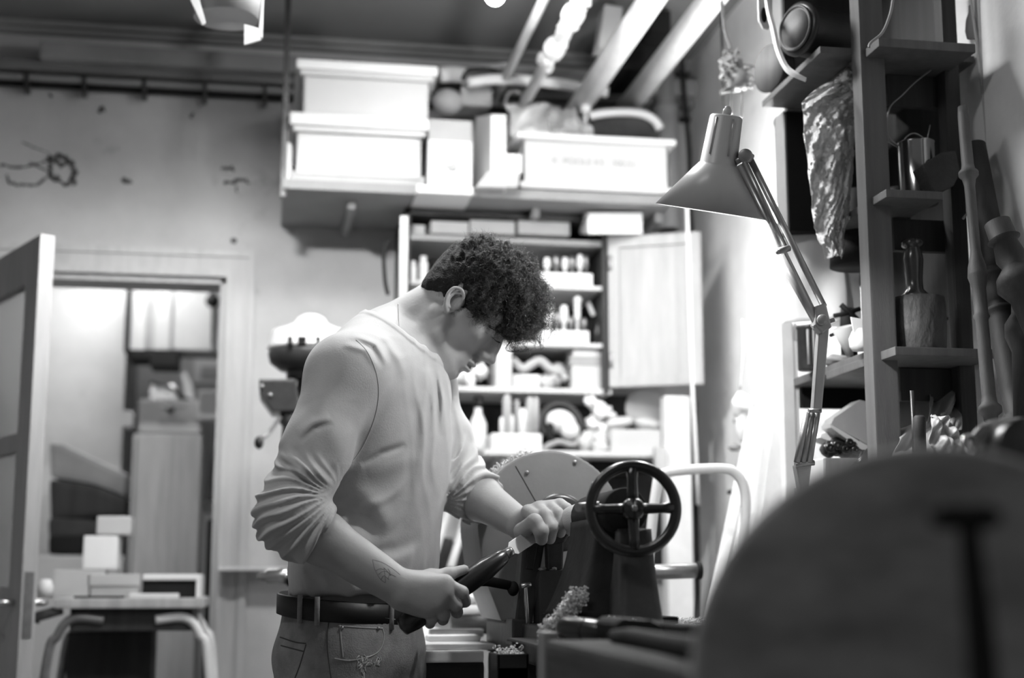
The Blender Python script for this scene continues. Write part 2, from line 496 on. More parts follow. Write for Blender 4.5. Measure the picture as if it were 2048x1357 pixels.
# pipes under the ceiling, running along the right wall into the distance
def cpipe(p0, Y0, p1, Y1, r0, m, name, label, joint=None, sq=False):
    a = P(p0[0], p0[1], Y0); b_ = P(p1[0], p1[1], Y1)
    b_.z = a.z; b_.x = a.x
    g = root(name, label, 'pipe', a)
    d = (b_ - a)
    if sq:
        bld('beam', MB().box((a.x - r0, a.y - .6, a.z - r0), (a.x + r0, b_.y, a.z + r0), .006), m, g)
    else:
        bld('pipe', MB().tube([a - d.normalized() * 0.6, b_], r0, 20), m, g)
    return g, a, b_
# ================================================================== CEILING PIPES (run along the right wall)
cpipe((1000, 178), 4.52, (0, 0), 2.6, .014, M_PIPEW, 'ceiling_pipe', 'thinnest and leftmost of the white pipes running along under the ceiling')
g, a, b_ = cpipe((1052, 200), 4.45, (0, 0), 2.4, .018, M_PIPEW, 'ceiling_pipe', 'white ceiling pipe with lumpy wrapped joint halfway along')
m = MB(); rr = random.Random(3)
t0 = P(1118, 80, 4.0)
for i in range(26):
    f = i / 25
    y = lerp(3.55, 4.15, f)
    m.ell((a.x + rr.uniform(-.012, .012), y, a.z + rr.uniform(-.012, .012)), (rr.uniform(.014, .024), .025, rr.uniform(.014, .024)), seg=10, jit=.2, seed=i)
for y in (3.72, 3.98):
    m.cyl((a.x, y - .015, a.z), (a.x, y + .015, a.z), .032)
bld('joint_wrap', m, M_CLOTHW, g, label='lumpy white wrapping around the joint')
cpipe((1162, 208), 4.40, (0, 0), 2.2, .036, M_PIPEW, 'ceiling_pipe', 'thick white pipe, second from the right of those under the ceiling')
cpipe((1262, 206), 4.45, (0, 0), 2.2, .036, M_PIPEW, 'ceiling_pipe', 'thick white pipe nearest the right wall under the ceiling')
m = MB().pbox(1303, 20, 1342, 62, 4.2, .22, .004).pbox(1228, 52, 1338, 140, 4.32, .25, .006)
bld('junction_box', m, M_BLACKM, label='black boxy duct under the ceiling between the two thick white pipes', cat='duct')
m = MB().pprism([(1210, 8), (1246, 14), (1240, 92), (1196, 95)], 4.15, .08, .004)
bld('hanging_cloth', m, M_CARD, label='pale cloth strip hanging under the ceiling left of the black duct', cat='cloth')
# corner stack pipe
m = MB(); a = P(1335, 460, 4.60); c = P(1335, 215, 4.60)
g = root('corner_pipe', 'upright grey pipe in the corner right of the upper shelf', 'pipe', a)
bld('pipe', MB().cyl(a, (a.x, a.y, CEILZ), .034), M_DUCT, g)
bld('sleeve', MB().cyl(a, (a.x, a.y, c.z), .045), M_GREY5, g)
a = P(1384, 470, 4.55)
bld('wall_conduit', MB().tube(curve([a, P(1380, 380, 4.55), P(1378, 300, 4.55), P(1368, 180, 4.55), P(1362, 90, 4.55)], 20), .008, 8), M_BLACKM,
    label='dark cable running down the corner beside the grey upright pipe', cat='cable')

# bundle of poles lying on the shelf things, going left
for i, (p, rr_, mm, lb) in enumerate((
        ([(880, 150), (905, 148), (935, 152)], .026, M_CLOTHW, 'short white roll end sticking out beside the upper white tote'),
        ([(940, 140), (980, 134), (1015, 130)], .010, M_CARD, 'thin grey roll lying on top behind the ceiling pipes'),
        ([(935, 165), (1010, 158), (1120, 168), (1215, 185)], .017, M_CLOTHW, 'long white roll lying along the back of the upper shelf'))):
    bld('fabric_roll', MB().tube(curve([P(x, y, 4.5 - .04 * i) for x, y in p], 14), rr_, 12), mm, label=lb, cat='roll')
m = MB().tube(curve([P(x, y, 4.42) for x, y in [(926, 160), (935, 142), (960, 138), (985, 140), (1000, 150), (975, 158), (945, 162)]], 30), .007, 8)
bld('cable_loop', m, M_BLACKM, label='dark cable loop beside the end of the white roll', cat='cable')

# ================================================================== UPPER SHELF
SY = 4.22
a = P(566, 378, SY); c = P(1345, 388, SY); zt = P(900, 372, SY).z
g = root('wall_shelf', 'long grey shelf board carrying storage totes high on the back wall', 'shelf', (a.x, SY, zt - .03))
bld('board', MB().box((a.x, SY, zt - .03), (c.x, BW, zt), .003), M_DUCT, g)
for px in (568,):
    x = P(px, 300, SY).x
    bld('post', MB().box((x - .008, SY + .02, zt - .05), (x + .010, SY + .05, CEILZ), .002), M_DARKSTEEL, g, label='dark upright hanger post')
x = P(1352, 300, SY + .1).x
for px in (700, 1060, 1300):
    x = P(px, 400, SY + .2).x
    bld('bracket', MB().box((x - .012, SY + .1, zt - .06), (x + .012, BW, zt - .03), .003), M_DUCT, g)

def tote(x0, y0, x1, y1, lid, Y, dep, label, base=None):
    a = P(x0, y1, Y); c = P(x1, y0, Y); 
    zb = a.z if base is None else base
    g = root('storage_tote', label, 'box', ((a.x + c.x) / 2, Y + dep / 2, zb), 'white storage totes on the upper shelf')
    m = MB(); hh = c.z - zb; ins = .012
    m.prism([(a.x + ins, Y + ins, zb), (c.x - ins, Y + ins, zb), (c.x - ins, Y + dep, zb), (a.x + ins, Y + dep, zb)], (0, 0, hh * .98), .008)
    m.box((a.x, Y - .004, zb + hh * .86), (c.x, Y + dep + .01, zb + hh * .98), .004)
    bld('body', m, M_TOTE, g)
    if lid:
        lz0 = zb + hh; lz1 = P((x0 + x1) / 2, lid, Y).z
        m = MB().box((a.x - .012, Y - .016, lz0 - .004), (c.x + .014, Y + dep + .02, lz1), .008)
        m.box((a.x + .02, Y + .02, lz1 - .002), (c.x - .02, Y + dep - .02, lz1 + .006), .004)
        bld('lid', m, M_WHITE, g)
    return zb
Yt = SY + .0
t2 = tote(584, 262, 852, 345, 233, Yt, .36, 'lower of the two stacked lidded totes at the left end of the upper shelf', )
m = MB().pbox(584, 347, 850, 371, Yt + .02, .34, .004)
bld('dark_tray', m, M_CARD, label='low dark tray under the two stacked totes on the upper shelf', cat='tray')
tote(598, 152, 866, 228, 128, Yt, .36, 'upper of the two stacked lidded totes at the left end of the upper shelf')
m = MB().pbox(571, 285, 580, 362, Yt + .03, .2, .001).pbox(580, 290, 584, 362, Yt + .05, .2, .001)
bld('thin_book', m, M_PAPER, label='thin white folder wedged upright between the shelf post and the lower tote', cat='folder')
# grey card box with white label and base
a = P(855, 378, Yt - .03)
g = root('card_box', 'grey cardboard box with a white label and white base beside the totes', 'box', a)
bld('body', MB().pbox(857, 240, 944, 378, Yt - .02, .25, .003), M_CARD, g)
bld('label_sheet', MB().pbox(856, 282, 944, 372, Yt - .023, .002, 0), M_PAPER, g, label='white paper label with a faint round mark')
m = MB()
rr = random.Random(5)
for i in range(7):
    m.ell(P(897 + rr.uniform(-14, 14), 335 + rr.uniform(-7, 7), Yt - .0235), (.012, .0006, .005), seg=8)
bld('printed_mark', m, M_GREY5, g)
bld('base', MB().pbox(834, 372, 946, 387, Yt - .035, .25, .003), M_WHITE, g)
# tall white carton turned a little, and small box in front
a = P(950, 375, Yt)
m = MB().prism([P(982, 376, Yt - .05), P(1012, 376, Yt - .05), P(1012, 376, Yt - .05) + V3(.03, .2, 0), P(950, 376, Yt + .12)], (0, 0, P(990, 229, Yt - .05).z - P(990, 376, Yt - .05).z), .004)
bld('tall_carton', m, M_WHITE, label='tall bright white carton standing between the card box and the large tote', cat='box')
m = MB().pbox(1006, 308, 1044, 345, Yt - .04, .2, .003)
bld('small_box', m, M_PAPER, label='small white box resting against the large lettered tote', cat='box')
m = MB().pprism([(952, 374), (975, 343), (1040, 347), (1036, 374)], Yt - .055, .12, .003)
bld('grey_slab', m, M_CARD, label='dark grey wedge block lying in front of the tall white carton', cat='block')
# large tote at right with writing
a = P(1040, 378, Yt)
g = root('lettered_tote', 'large open white tote with dark writing at the right end of the upper shelf', 'box', a, 'white storage totes on the upper shelf')
m = MB()
A = P(1046, 376, Yt); C = P(1336, 294, Yt)
zb = A.z; zc = C.z; d = .36
for lo, hi in (((A.x, Yt, zb), (C.x, Yt + .006, zc)), ((A.x, Yt + d, zb), (C.x, Yt + d + .006, zc)), ((A.x, Yt, zb), (A.x + .006, Yt + d, zc)), ((C.x - .006, Yt, zb), (C.x, Yt + d, zc)), ((A.x, Yt, zb), (C.x, Yt + d, zb + .006))):
    m.box(lo, hi, .001)
m.box((A.x - .01, Yt - .008, zb), (C.x + .012, Yt + .01, zb + .02), .005)
bld('body', m, M_TOTE, g)
zr = P(1200, 276, Yt).z
m = MB()
for lo, hi in (((A.x - .022, Yt - .022, zc), (C.x + .02, Yt + .01, zr)), ((A.x - .022, Yt + d - .01, zc), (C.x + .02, Yt + d + .022, zr)), ((A.x - .022, Yt, zc), (A.x + .01, Yt + d, zr)), ((C.x - .01, Yt, zc), (C.x + .02, Yt + d, zr))):
    m.box(lo, hi, .004)
bld('rim', m, M_WHITE, g)
cu = bpy.data.curves.new('writing', 'FONT'); cu.body = 'K  POOLE KS   300,52'; cu.size = .036; cu.extrude = .0004
tmp = bpy.data.objects.new('tmp', cu); COL.objects.link(tmp)
dg = bpy.context.evaluated_depsgraph_get(); dg.update()
me = bpy.data.meshes.new_from_object(tmp.evaluated_get(dg))
bpy.data.objects.remove(tmp)
xs = [v.co.x for v in me.vertices]; w = max(xs) - min(xs)
p = P(1104, 327, Yt); q = P(1270, 327, Yt)
k = (q.x - p.x) / w
me.transform(Matrix.Translation((p.x, Yt - .0008, p.z)) @ Matrix.Rotation(PI / 2, 4, 'X') @ Matrix.Diagonal((k, k * 1.0, 1, 1)))
mesh_obj('writing', me, M_GREY5, g)
# things heaped in the large tote
rr = random.Random(8)
def crumple(pix, Y, r, n, seed, jit=.25):
    m = MB(); r2 = random.Random(seed)
    for i in range(n):
        x, y = pix[i % len(pix)]
        m.ell(P(x + r2.uniform(-8, 8), y + r2.uniform(-6, 6), Y + r2.uniform(-.03, .03)), (r * r2.uniform(.7, 1.3), r * r2.uniform(.7, 1.1), r * r2.uniform(.5, 1.0)),
              Matrix.Rotation(r2.uniform(0, 3), 3, 'Y'), 16, jit, i + seed)
    return m
def sheet(cor, Y0, Y1, n=24, amp=.012, seed=0, thick=.002):
    """crumpled sheet between four pixel corners (tl,tr,br,bl)"""
    r2 = random.Random(seed); ph = [r2.uniform(0, 6.28) for _ in range(8)]
    c = [P(x, y, Y) for (x, y), Y in zip(cor, (Y1, Y1, Y0, Y0))]
    def fn(u, v):
        p = lerp(lerp(c[0], c[1], u), lerp(c[3], c[2], u), v)
        w = math.sin(u * 9 + ph[0] + 3 * math.sin(v * 4 + ph[1])) + .6 * math.sin(v * 13 + ph[2] + u * 7) + .4 * math.sin(u * 23 + v * 17 + ph[3])
        w2 = math.sin(v * 8 + ph[4] + u * 3) + .5 * math.sin(u * 17 + ph[5])
        return p + V3(.25 * w2, w, .35 * w2) * amp
    return MB().grid(fn, n, n, thick)
bld('crumpled_cloth', sheet([(1015, 205), (1120, 215), (1190, 285), (1030, 285)], 4.26, 4.45, amp=.016, seed=2), M_CLOTHW, label='rumpled pale cloth heaped in the left end of the large tote', cat='cloth')
bld('crumpled_cloth', sheet([(1085, 230), (1150, 215), (1200, 290), (1120, 290)], 4.24, 4.35, amp=.012, seed=4), M_CARD, label='grey rumpled cloth sticking up in the middle of the large tote', cat='cloth')
# tilted dark bowl with a white rim
m = MB(); c0 = P(1245, 268, 4.42)
g = root('dark_bowl', 'dark bowl with thick white rim tipped in the right end of the large tote', 'bowl', c0)
bld('body', MB().pprism([(1180, 285), (1182, 240), (1215, 228), (1260, 226), (1300, 240), (1322, 262), (1322, 285)], 4.36, .14, .006), M_CLOTHD, g)
bld('rim', MB().tube(curve([P(x, y, 4.34) for x, y in [(1178, 232), (1210, 226), (1250, 224), (1285, 228), (1308, 240), (1320, 258)]], 24), .014, 12), M_WHITE, g)
bld('white_knob', MB().cyl(P(1171, 225, 4.32), P(1171, 200, 4.32), .016).tube([P(1171, 225, 4.32), P(1171, 290, 4.34)], .006), M_WHITE, label='white round-headed peg standing in the middle of the large tote', cat='peg')  # white knob on a thin stem
m = MB().tube(curve([P(x, y, 4.45) for x, y in [(1010, 215), (1015, 190), (1030, 182), (1042, 190)]], 14), .006)
bld('wire_hook', m, M_DULLSTEEL, label='bent wire hook behind the tall white carton', cat='hook')
bld('grey_canister', MB().pbox(922, 172, 985, 212, 4.5, .12, .012), M_CARD, label='grey rounded box behind the card box on the upper shelf', cat='box')
bld('round_lid', MB().ell(P(895, 205, 4.5), (.05, .04, .045)), M_CARD, label='round grey lid between the totes and the grey rounded box', cat='bundle')  # a round lid among the shelf things

# ================================================================== OPEN CABINET
KY = 4.36
a = P(806, 790, KY); c = P(1214, 430, KY)
g = root('wall_cabinet', 'open pale cabinet with two doors full of small tools on the back wall', 'cabinet', (a.x, KY, a.z))
zb = P(1000, 783, KY).z; ztp = P(1000, 425, KY).z
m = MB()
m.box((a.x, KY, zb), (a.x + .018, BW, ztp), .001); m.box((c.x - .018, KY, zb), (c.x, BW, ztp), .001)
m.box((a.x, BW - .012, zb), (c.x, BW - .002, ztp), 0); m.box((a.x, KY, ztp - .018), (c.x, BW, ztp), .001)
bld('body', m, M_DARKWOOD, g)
M_SHELFW = mat('pale_shelf_edge', .60, .6, var=.1, scale=5)
shz = {}
for nme, y, th, mm in (('a', 474, 12, M_DUCT), ('b', 566, 8, M_SHELFW), ('c', 682, 8, M_SHELFW), ('d', 774, 10, M_SHELFW)):
    z = P(1000, y, KY).z
    shz[nme] = z
    x1 = c.x + (.01 if nme == 'd' else -.018)
    x0 = a.x + .018
    bld('shelf', MB().box((x0, KY + .004, z - th * .0015), (x1, BW - .01, z), .002), mm, g)
# right door leaf, open
h = V3(c.x + .004, KY - .002, zb); e = P(1404, 620, KY - .13); dv = V3(e.x - h.x, e.y - h.y, 0)
DM2 = Matrix.Translation(h) @ Matrix.Rotation(math.atan2(dv.y, dv.x), 4, 'Z'); L = dv.length
zz0 = P(1214, 776, KY).z - zb; zz1 = P(1214, 477, KY).z - zb
m = MB()
fwd = .035
for lo, hi in (((0, -.012, zz0), (fwd, .012, zz1)), ((L - fwd, -.012, zz0), (L, .012, zz1)), ((fwd, -.012, zz0), (L - fwd, .012, zz0 + fwd)), ((fwd, -.012, zz1 - fwd), (L - fwd, .012, zz1)), ((fwd, -.004, zz0 + fwd), (L - fwd, .004, zz1 - fwd))):
    m.box(lo, hi, .002, DM2)
d_ = bld('door', m, M_DOORP, g, label='open right door leaf, pale panel')
bld('hinge', MB().cyl(h + V3(0, -.014, zz0 + .06), h + V3(0, -.014, zz0 + .11), .006).cyl(h + V3(0, -.014, zz1 - .11), h + V3(0, -.014, zz1 - .06), .006), M_DULLSTEEL, d_)
# left door leaf, swung out, seen on its bright edge
h = V3(a.x - .004, KY - .002, 0); e0 = P(804, 600, 4.09); dv = V3(P(806, 600, 4.08).x - h.x, 4.08 - KY, 0)
L = dv.length; DM3 = Matrix.Translation(h) @ Matrix.Rotation(math.atan2(dv.y, dv.x), 4, 'Z')
zt1 = P(804, 432, 4.08).z; zb1 = zb + zz0
m = MB()
for lo, hi in (((0, -.012, zb1), (fwd, .012, zt1)), ((L - fwd, -.012, zb1), (L, .012, zt1)), ((fwd, -.012, zb1), (L - fwd, .012, zb1 + fwd)), ((fwd, -.012, zt1 - fwd), (L - fwd, .012, zt1)), ((fwd, -.004, zb1 + fwd), (L - fwd, .004, zt1 - fwd))):
    m.box(lo, hi, .002, DM3)
bld('door', m, M_DOORP, g, label='open left door leaf seen edge-on')
m = MB().tube(curve([P(x, y, 4.2) for x, y in [(778, 480), (768, 505), (770, 560), (776, 590)]], 16), .006)
bld('hanging_strap', m, M_BLACKM, label='dark strap hanging on the wall left of the cabinet door edge', cat='strap')

# cabinet contents
def cbox(name, px, Y, dep, m_, label, cat='box', group=None, bev=.003):
    return bld(name, MB().pbox(*px, Y, dep, bev), m_, label=label, cat=cat, group=group)
cbox('card_box', (862, 443, 937, 468), KY + .02, .2, M_CARD, 'grey box on the top cabinet shelf, left of the hair')
cbox('card_box', (940, 441, 1030, 468), KY + .02, .2, M_CARD, 'grey box on the top cabinet shelf, just above the hair')
cbox('card_box', (1036, 443, 1140, 470), KY + .02, .2, M_CARD, 'long grey box on the top cabinet shelf with a small dark mark')
cbox('folded_papers', (818, 450, 850, 468), KY + .03, .2, M_CARD, 'small stack of papers at the left end of the top cabinet shelf', 'papers')
g2 = root('white_carton', 'bright white carton at the right end of the top cabinet shelf', 'box', P(1225, 470, KY - .06))
bld('body', MB().prism([P(1176, 468, KY - .07), P(1285, 468, KY - .07), P(1285, 468, KY - .07) + V3(.01, .15, 0), P(1158, 468, KY + .08)], (0, 0, P(1200, 426, KY - .07).z - P(1200, 468, KY - .07).z), .003), M_WHITE, g2)
# second shelf: left items, drill block
rr = random.Random(21)
for i, (x, y0, y1, r, mm, lb) in enumerate(((826, 515, 560, .010, M_WHITE, 'white pot at the left end of the second cabinet shelf'), (846, 505, 560, .014, M_PAPER, 'pale jar beside the white pot on the second cabinet shelf'),
                                         (868, 512, 560, .013, M_BLACKM, 'dark jar on the second cabinet shelf behind the nape'))):
    p = P(x, y1, KY + .06); q = P(x, y0, KY + .06); h_ = q.z - p.z
    p.z = shz['b']; q.z = p.z + h_
    bld('small_pot', MB().lathe([(0, 0), (r * .9, 0), (r, .004), (r, h_ * .75), (r * .7, h_ * .85), (r * .8, h_), (0, h_)], p, (0, 0, 1), 16), mm, label=lb, cat='pot')
def bit_block(px, Y, tops, sh, name, label, glabel, gname):
    a = P(px[0], px[3], Y); c = P(px[2], px[1], Y); h_ = c.z - a.z
    z0 = shz[sh] if sh else a.z
    g = root(name, label, 'tool holder', ((a.x + c.x) / 2, Y, z0))
    bld('block', MB().box((a.x, Y, z0), (c.x, Y + .1, z0 + h_), .003), M_WHITE, g)
    bits = []
    for i, (x, ytop, r) in enumerate(tops):
        p = P(x, px[1], Y + .04); q = P(x, ytop, Y + .04)
        p.z = z0 + h_ + .0005
        hh = q.z - p.z
        mm = M_DULLSTEEL if i % 2 else M_PAPER
        b = bld('router_bit', MB().lathe([(0, 0), (r * .5, 0), (r * .5, hh * .35), (r, hh * .4), (r, hh * .8), (r * .7, hh), (0, hh)], p, (0, 0, 1), 12), mm, label=glabel, cat='bit', group=gname)
bit_block((1072, 538, 1185, 560), KY + .01, [(1094, 516, .011), (1112, 512, .012), (1130, 516, .010), (1144, 514, .011), (1160, 510, .010), (1172, 512, .008)], 'b',
          'white_bit_rack', 'wide white rack of upright bits on the second cabinet shelf', 'one of the bits standing in the white rack on the second shelf', 'bits in the rack on the second shelf')
bit_block((1085, 655, 1178, 678), KY + .01, [(1098, 610, .012), (1113, 625, .012), (1128, 612, .013), (1142, 634, .009), (1155, 592, .010), (1168, 638, .010)], 'c',
          'white_bit_rack', 'white rack of tall bits on the third cabinet shelf', 'one of the bits standing in the white rack on the third shelf', 'bits in the rack on the third shelf')
p = P(1155, 600, KY + .05)
bld('pale_ball', MB().ell(p, (.014, .014, .012)), M_PAPER, label='round pale knob on top of the tallest bit of the third shelf', cat='knob')
a = P(1176, 606, KY + .08); c = P(1188, 632, KY + .08)
bld('paint_tube', MB().cyl(a, c, .008), M_WHITE, label='small white tube leaning in the right end of the third cabinet shelf', cat='tube')
bld('dark_bottle', MB().lathe([(0, 0), (.012, 0), (.013, .05), (.006, .065), (.006, .08), (0, .08)], (P(1196, 678, KY + .05).x, KY + .05, shz['c']), (0, 0, 1), 16), M_DARKSTEEL, label='small dark bottle at the right end of the third cabinet shelf', cat='bottle')
# fourth shelf
z = shz['d']
bx = lambda x0, x1, y0, y1, dy=.03: ((P(x0, 700, KY + dy).x, KY + dy, P(0, y1, KY + dy).z if y1 else z), (P(x1, 700, KY + dy).x, KY + dy + .14, P(1000, y0, KY + dy).z))
lo, hi = bx(1144, 1206, 728, None); lo = (lo[0], lo[1], z)
bld('card_box', MB().box(lo, hi, .003), M_TOTE, label='pale box at the right end of the bottom cabinet shelf', cat='box')
lo2, hi2 = bx(1140, 1204, 708, 728); bld('dark_case', MB().box((lo2[0], lo2[1], hi[2]), hi2, .003), M_GREY5, label='flat dark case between the two pale boxes in the cabinet', cat='case')
lo3, hi3 = bx(1146, 1204, 688, 708); bld('card_box', MB().box((lo3[0], lo3[1], hi2[2]), hi3, .003), M_WHITE, label='white box on top of the pile at the right of the bottom cabinet shelf', cat='box')
lo4, hi4 = bx(990, 1022, 686, None, .02); bld('upright_board', MB().box((lo4[0], KY + .003, z), hi4, .002), M_TOTE, label='upright pale board standing in the cabinet below the curls', cat='board')
m = MB().tube(curve([P(x, y, KY + .05) for x, y in [(1024, 720), (1045, 738), (1062, 730), (1080, 722), (1100, 738), (1118, 745)]], 24), .014, 12)
bld('crumpled_glove', m, M_CARD, label='wavy grey glove on the bottom cabinet shelf', cat='glove')
lo5, hi5 = bx(1026, 1080, 748, None, .05); bld('flat_case', MB().box((lo5[0], lo5[1], z), hi5, .003), M_PAPER, label='flat white case lying under the grey glove', cat='case')
bld('small_bag', crumple([(1105, 757), (1122, 745), (1092, 765)], KY + .06, .022, 6, 5), M_TOTE, label='pale lumpy bag between the flat case and the box pile', cat='bag')
bld('rag', crumple([(915, 750), (935, 758), (955, 748), (905, 765)], KY + .06, .026, 7, 9), M_CLOTHW, label='white lumpy rag on the cabinet shelf below the chin', cat='rag')

# ================================================================== LOWER SHELF under the cabinet
zl = P(1200, 903, 4.3).z
a = P(968, 900, 4.3); c = P(1326, 903, 4.3)
g = root('low_shelf', 'pale shelf board under the cabinet crowded with tools', 'shelf', (a.x, 4.3, zl))
bld('board', MB().box((a.x, 4.30, zl - .016), (c.x, BW, zl), .003), M_SHELFW, g)
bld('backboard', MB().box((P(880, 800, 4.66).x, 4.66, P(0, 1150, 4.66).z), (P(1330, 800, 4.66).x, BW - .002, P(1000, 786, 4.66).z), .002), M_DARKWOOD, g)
bld('post', MB().box((P(1332, 900, 4.28).x, 4.28, 0), (P(1382, 900, 4.28).x, 4.34, P(1350, 792, 4.28).z), .004), M_PIPEW, g, label='white painted upright post')
bld('cheek', MB().pbox(1003, 905, 1040, 1180, 4.34, .3, .003), M_SHELFW, g)
x0 = P(1382, 900, 4.5).x; 
bld('drain_pipe', MB().tube([(x0 + .012, 4.5, 0), (x0 + .012, 4.5, P(0, 775, 4.5).z)], .011, 10), M_BLACKM, label='black upright pipe in the corner right of the white post', cat='pipe')
# bottle
p = P(956, 902, 4.42); p.z = zl
b0 = P(956, 800, 4.42).z - zl
g2 = root('spray_bottle', 'white bottle with a dark cap at the left of the low shelf', 'bottle', p)
bld('body', MB().lathe([(0, 0), (.024, .002), (.027, .02), (.027, b0 * .55), (.012, b0 * .75), (.011, b0 * .85), (0, b0 * .85)], p, (0, 0, 1), 20), M_WHITE, g2)
bld('cap', MB().cyl(p + V3(0, 0, b0 * .85), p + V3(0, 0, b0 * 1.05), .014), M_BLACK, g2)
g2 = root('tube_tray', 'white open tray of standing tubes on the low shelf', 'tray', P(1035, 902, 4.32))
A = P(984, 898, 4.32); C = P(1084, 865, 4.32)
bld('tray', MB().box((A.x, 4.32, zl), (C.x, 4.44, zl + C.z - A.z), .006), M_WHITE, g2)
zt_ = zl + C.z - A.z
for i, (x, yt, r, mm) in enumerate(((1004, 835, .008, M_PAPER), (1014, 790, .014, M_CARD), (1022, 830, .009, M_PAPER), (1034, 800, .009, M_GREY5), (1045, 818, .015, M_WHITE), (1060, 795, .013, M_CARD), (1072, 795, .010, M_CARD))):
    x_ = P(x, 850, 4.38).x; h_ = P(x, yt, 4.38).z - zt_
    bld('glue_tube', MB().lathe([(0, 0), (r, 0), (r, h_ * .85), (r * .6, h_), (0, h_)], (x_, 4.38, zt_ + .0005), (0, 0, 1), 14), mm, label='tubes standing in the white tray on the low shelf' if False else ['short pale tube at the left of the white tray', 'tall grey tube at the left of the white tray', 'thin pale tube, third in the white tray', 'mid grey tube in the middle of the white tray', 'bright white short tube in the white tray', 'tall grey tube right of the bright white one', 'last tall tube at the right of the white tray'][i], cat='tube')
# ear defenders / helmet
g2 = root('ear_defenders', 'pair of ear defenders with dark band and pale cup on the low shelf', 'ear defenders', P(1120, 900, 4.36))
bld('cup', MB().ell(P(1122, 845, 4.36), (.048, .04, .038), Matrix.Rotation(.3, 3, 'Y')).ell(P(1140, 862, 4.34), (.03, .03, .03)), M_WHITE, g2)
bld('headband', MB().tube(curve([P(x, y, 4.38) for x, y in [(1092, 872), (1082, 845), (1092, 820), (1115, 808), (1140, 815), (1158, 838), (1165, 868), (1150, 885)]], 30), .010, 10), M_CLOTHD, g2)
bld('cushion', MB().torus(P(1118, 868, 4.35), (0.4, -1, .2), .035, .012), M_BLACKM, g2)
bld('hose', MB().tube(curve([P(x, y, 4.33) for x, y in [(1086, 900), (1100, 890), (1120, 884), (1142, 890), (1158, 884)]], 20), .009, 10), M_GREY5, label='short wavy hose lying at the front of the low shelf', cat='hose')
bld('knotted_rag', crumple([(1192, 812), (1198, 830), (1186, 845), (1208, 825), (1196, 860)], 4.38, .026, 9, 31, .3), M_CLOTHW, label='pale knotted rag standing between ear defenders and grey box', cat='rag')
bld('crumpled_paper', crumple([(1175, 885), (1195, 875), (1210, 885), (1165, 892), (1205, 893)], 4.36, .024, 9, 41, .3), M_TOTE, label='crumpled pale paper at the foot of the knotted rag', cat='paper')
A = P(1222, 899, 4.32); C = P(1322, 855, 4.32)
bld('card_box', MB().box((A.x, 4.32, zl), (C.x, 4.5, zl + C.z - A.z), .004), M_TOTE, label='pale grey box with curved items on it at the right of the low shelf', cat='box')
zt_ = zl + C.z - A.z
bld('round_pad', MB().cyl((P(1272, 0, 4.44).x, 4.40, zt_ + .075), (P(1272, 0, 4.44).x + .01, 4.45, zt_ + .085), .062, seg=32), M_TOTE, label='round pale pad standing on edge on the grey box', cat='pad')
bld('sanding_pad', MB().ell((P(1236, 838, 4.36).x, 4.36, zt_ + .022), (.05, .03, .019), Matrix.Rotation(-.2, 3, 'Y'), jit=.08), M_TOTE, label='left of the two flat lumpy pads lying on the grey box', cat='pad')
bld('sanding_pad', MB().ell((P(1296, 840, 4.38).x, 4.38, zt_ + .022), (.052, .03, .020), Matrix.Rotation(.15, 3, 'Y'), jit=.08), M_TOTE, label='right of the two flat lumpy pads lying on the grey box', cat='pad')
bld('tool_clip', MB().pbox(1310, 895, 1335, 960, 4.26, .02, .003), M_LIGHTWOOD, label='small wooden tool clip hanging on the post under the low shelf', cat='clip')  # a tool clip on the post
bld('low_shelf_shade', MB().pbox(1180, 914, 1300, 945, 4.45, .2, .004), M_BLACKM, label='black block put in as shade under the low shelf behind the handwheel', cat='box')  # solid black block stands for the shade beneath the shelf
# things low on the back, left of the lathe (glimpsed between body and lathe)
for i, (x0, y0, x1, y1) in enumerate(((868, 1075, 905, 1142), (912, 1082, 940, 1140), (946, 1090, 968, 1140))):
    bld('dark_crate', MB().pbox(x0, y0, x1, y1, 4.2, .2, .004), M_DARKSTEEL, label=['widest dark case standing low behind the workpiece', 'middle dark case standing low behind the workpiece', 'narrowest dark case standing low behind the workpiece'][i], cat='case')
for i, x in enumerate((880, 920, 958)):
    m = MB().tube([P(x - 20, 1140, 4.0), P(x + 35, 960, 4.5)], .012, 8)
    bld('leaning_batten', m, M_TOTE, label=['pale batten leaning on the wall nearest the shirt', 'middle pale batten leaning on the wall', 'pale batten leaning on the wall nearest the grey disc'][i], cat='batten')
bld('leaning_board', MB().pprism([(862, 1150), (868, 900), (990, 900), (1010, 1150)], 4.55, .03, .003), M_TOTE, label='pale board standing against the wall behind the battens', cat='board')
# ================================================================== NEXT ROOM seen through the doorway
# wall cupboard
a = P(256, 702, 6.3)
g = root('wall_cupboard', 'grey two-door wall cupboard in the next room', 'cupboard', a)
bld('body', MB().pbox(256, 568, 560, 702, 6.3, .25, .004), M_GREY5, g)
bld('door', MB().pbox(262, 590, 292, 700, 6.285, .014, .003), M_CARD, g)
bld('door', MB().pbox(310, 580, 342, 700, 6.28, .018, .003), M_CARD, g)
bld('door', MB().pbox(348, 582, 425, 700, 6.28, .018, .003), M_CARD, g)
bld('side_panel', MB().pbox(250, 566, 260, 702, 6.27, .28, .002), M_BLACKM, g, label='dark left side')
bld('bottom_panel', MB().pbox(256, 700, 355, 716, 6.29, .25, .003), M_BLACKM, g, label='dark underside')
bld('black_speaker', MB().pbox(300, 704, 356, 732, 6.26, .2, .005), M_BLACKM, label='black flat box under the wall cupboard in the next room', cat='box')
m = MB().pbox(420, 566, 431, 600, 6.2, .04, .004).ell(P(425, 602, 6.2), (.03, .03, .03)).tube([P(425, 604, 6.2), P(424, 690, 6.2)], .004)
bld('hanging_switch', m, M_BLACKM, label='black pull switch hanging at the top right of the doorway', cat='switch')
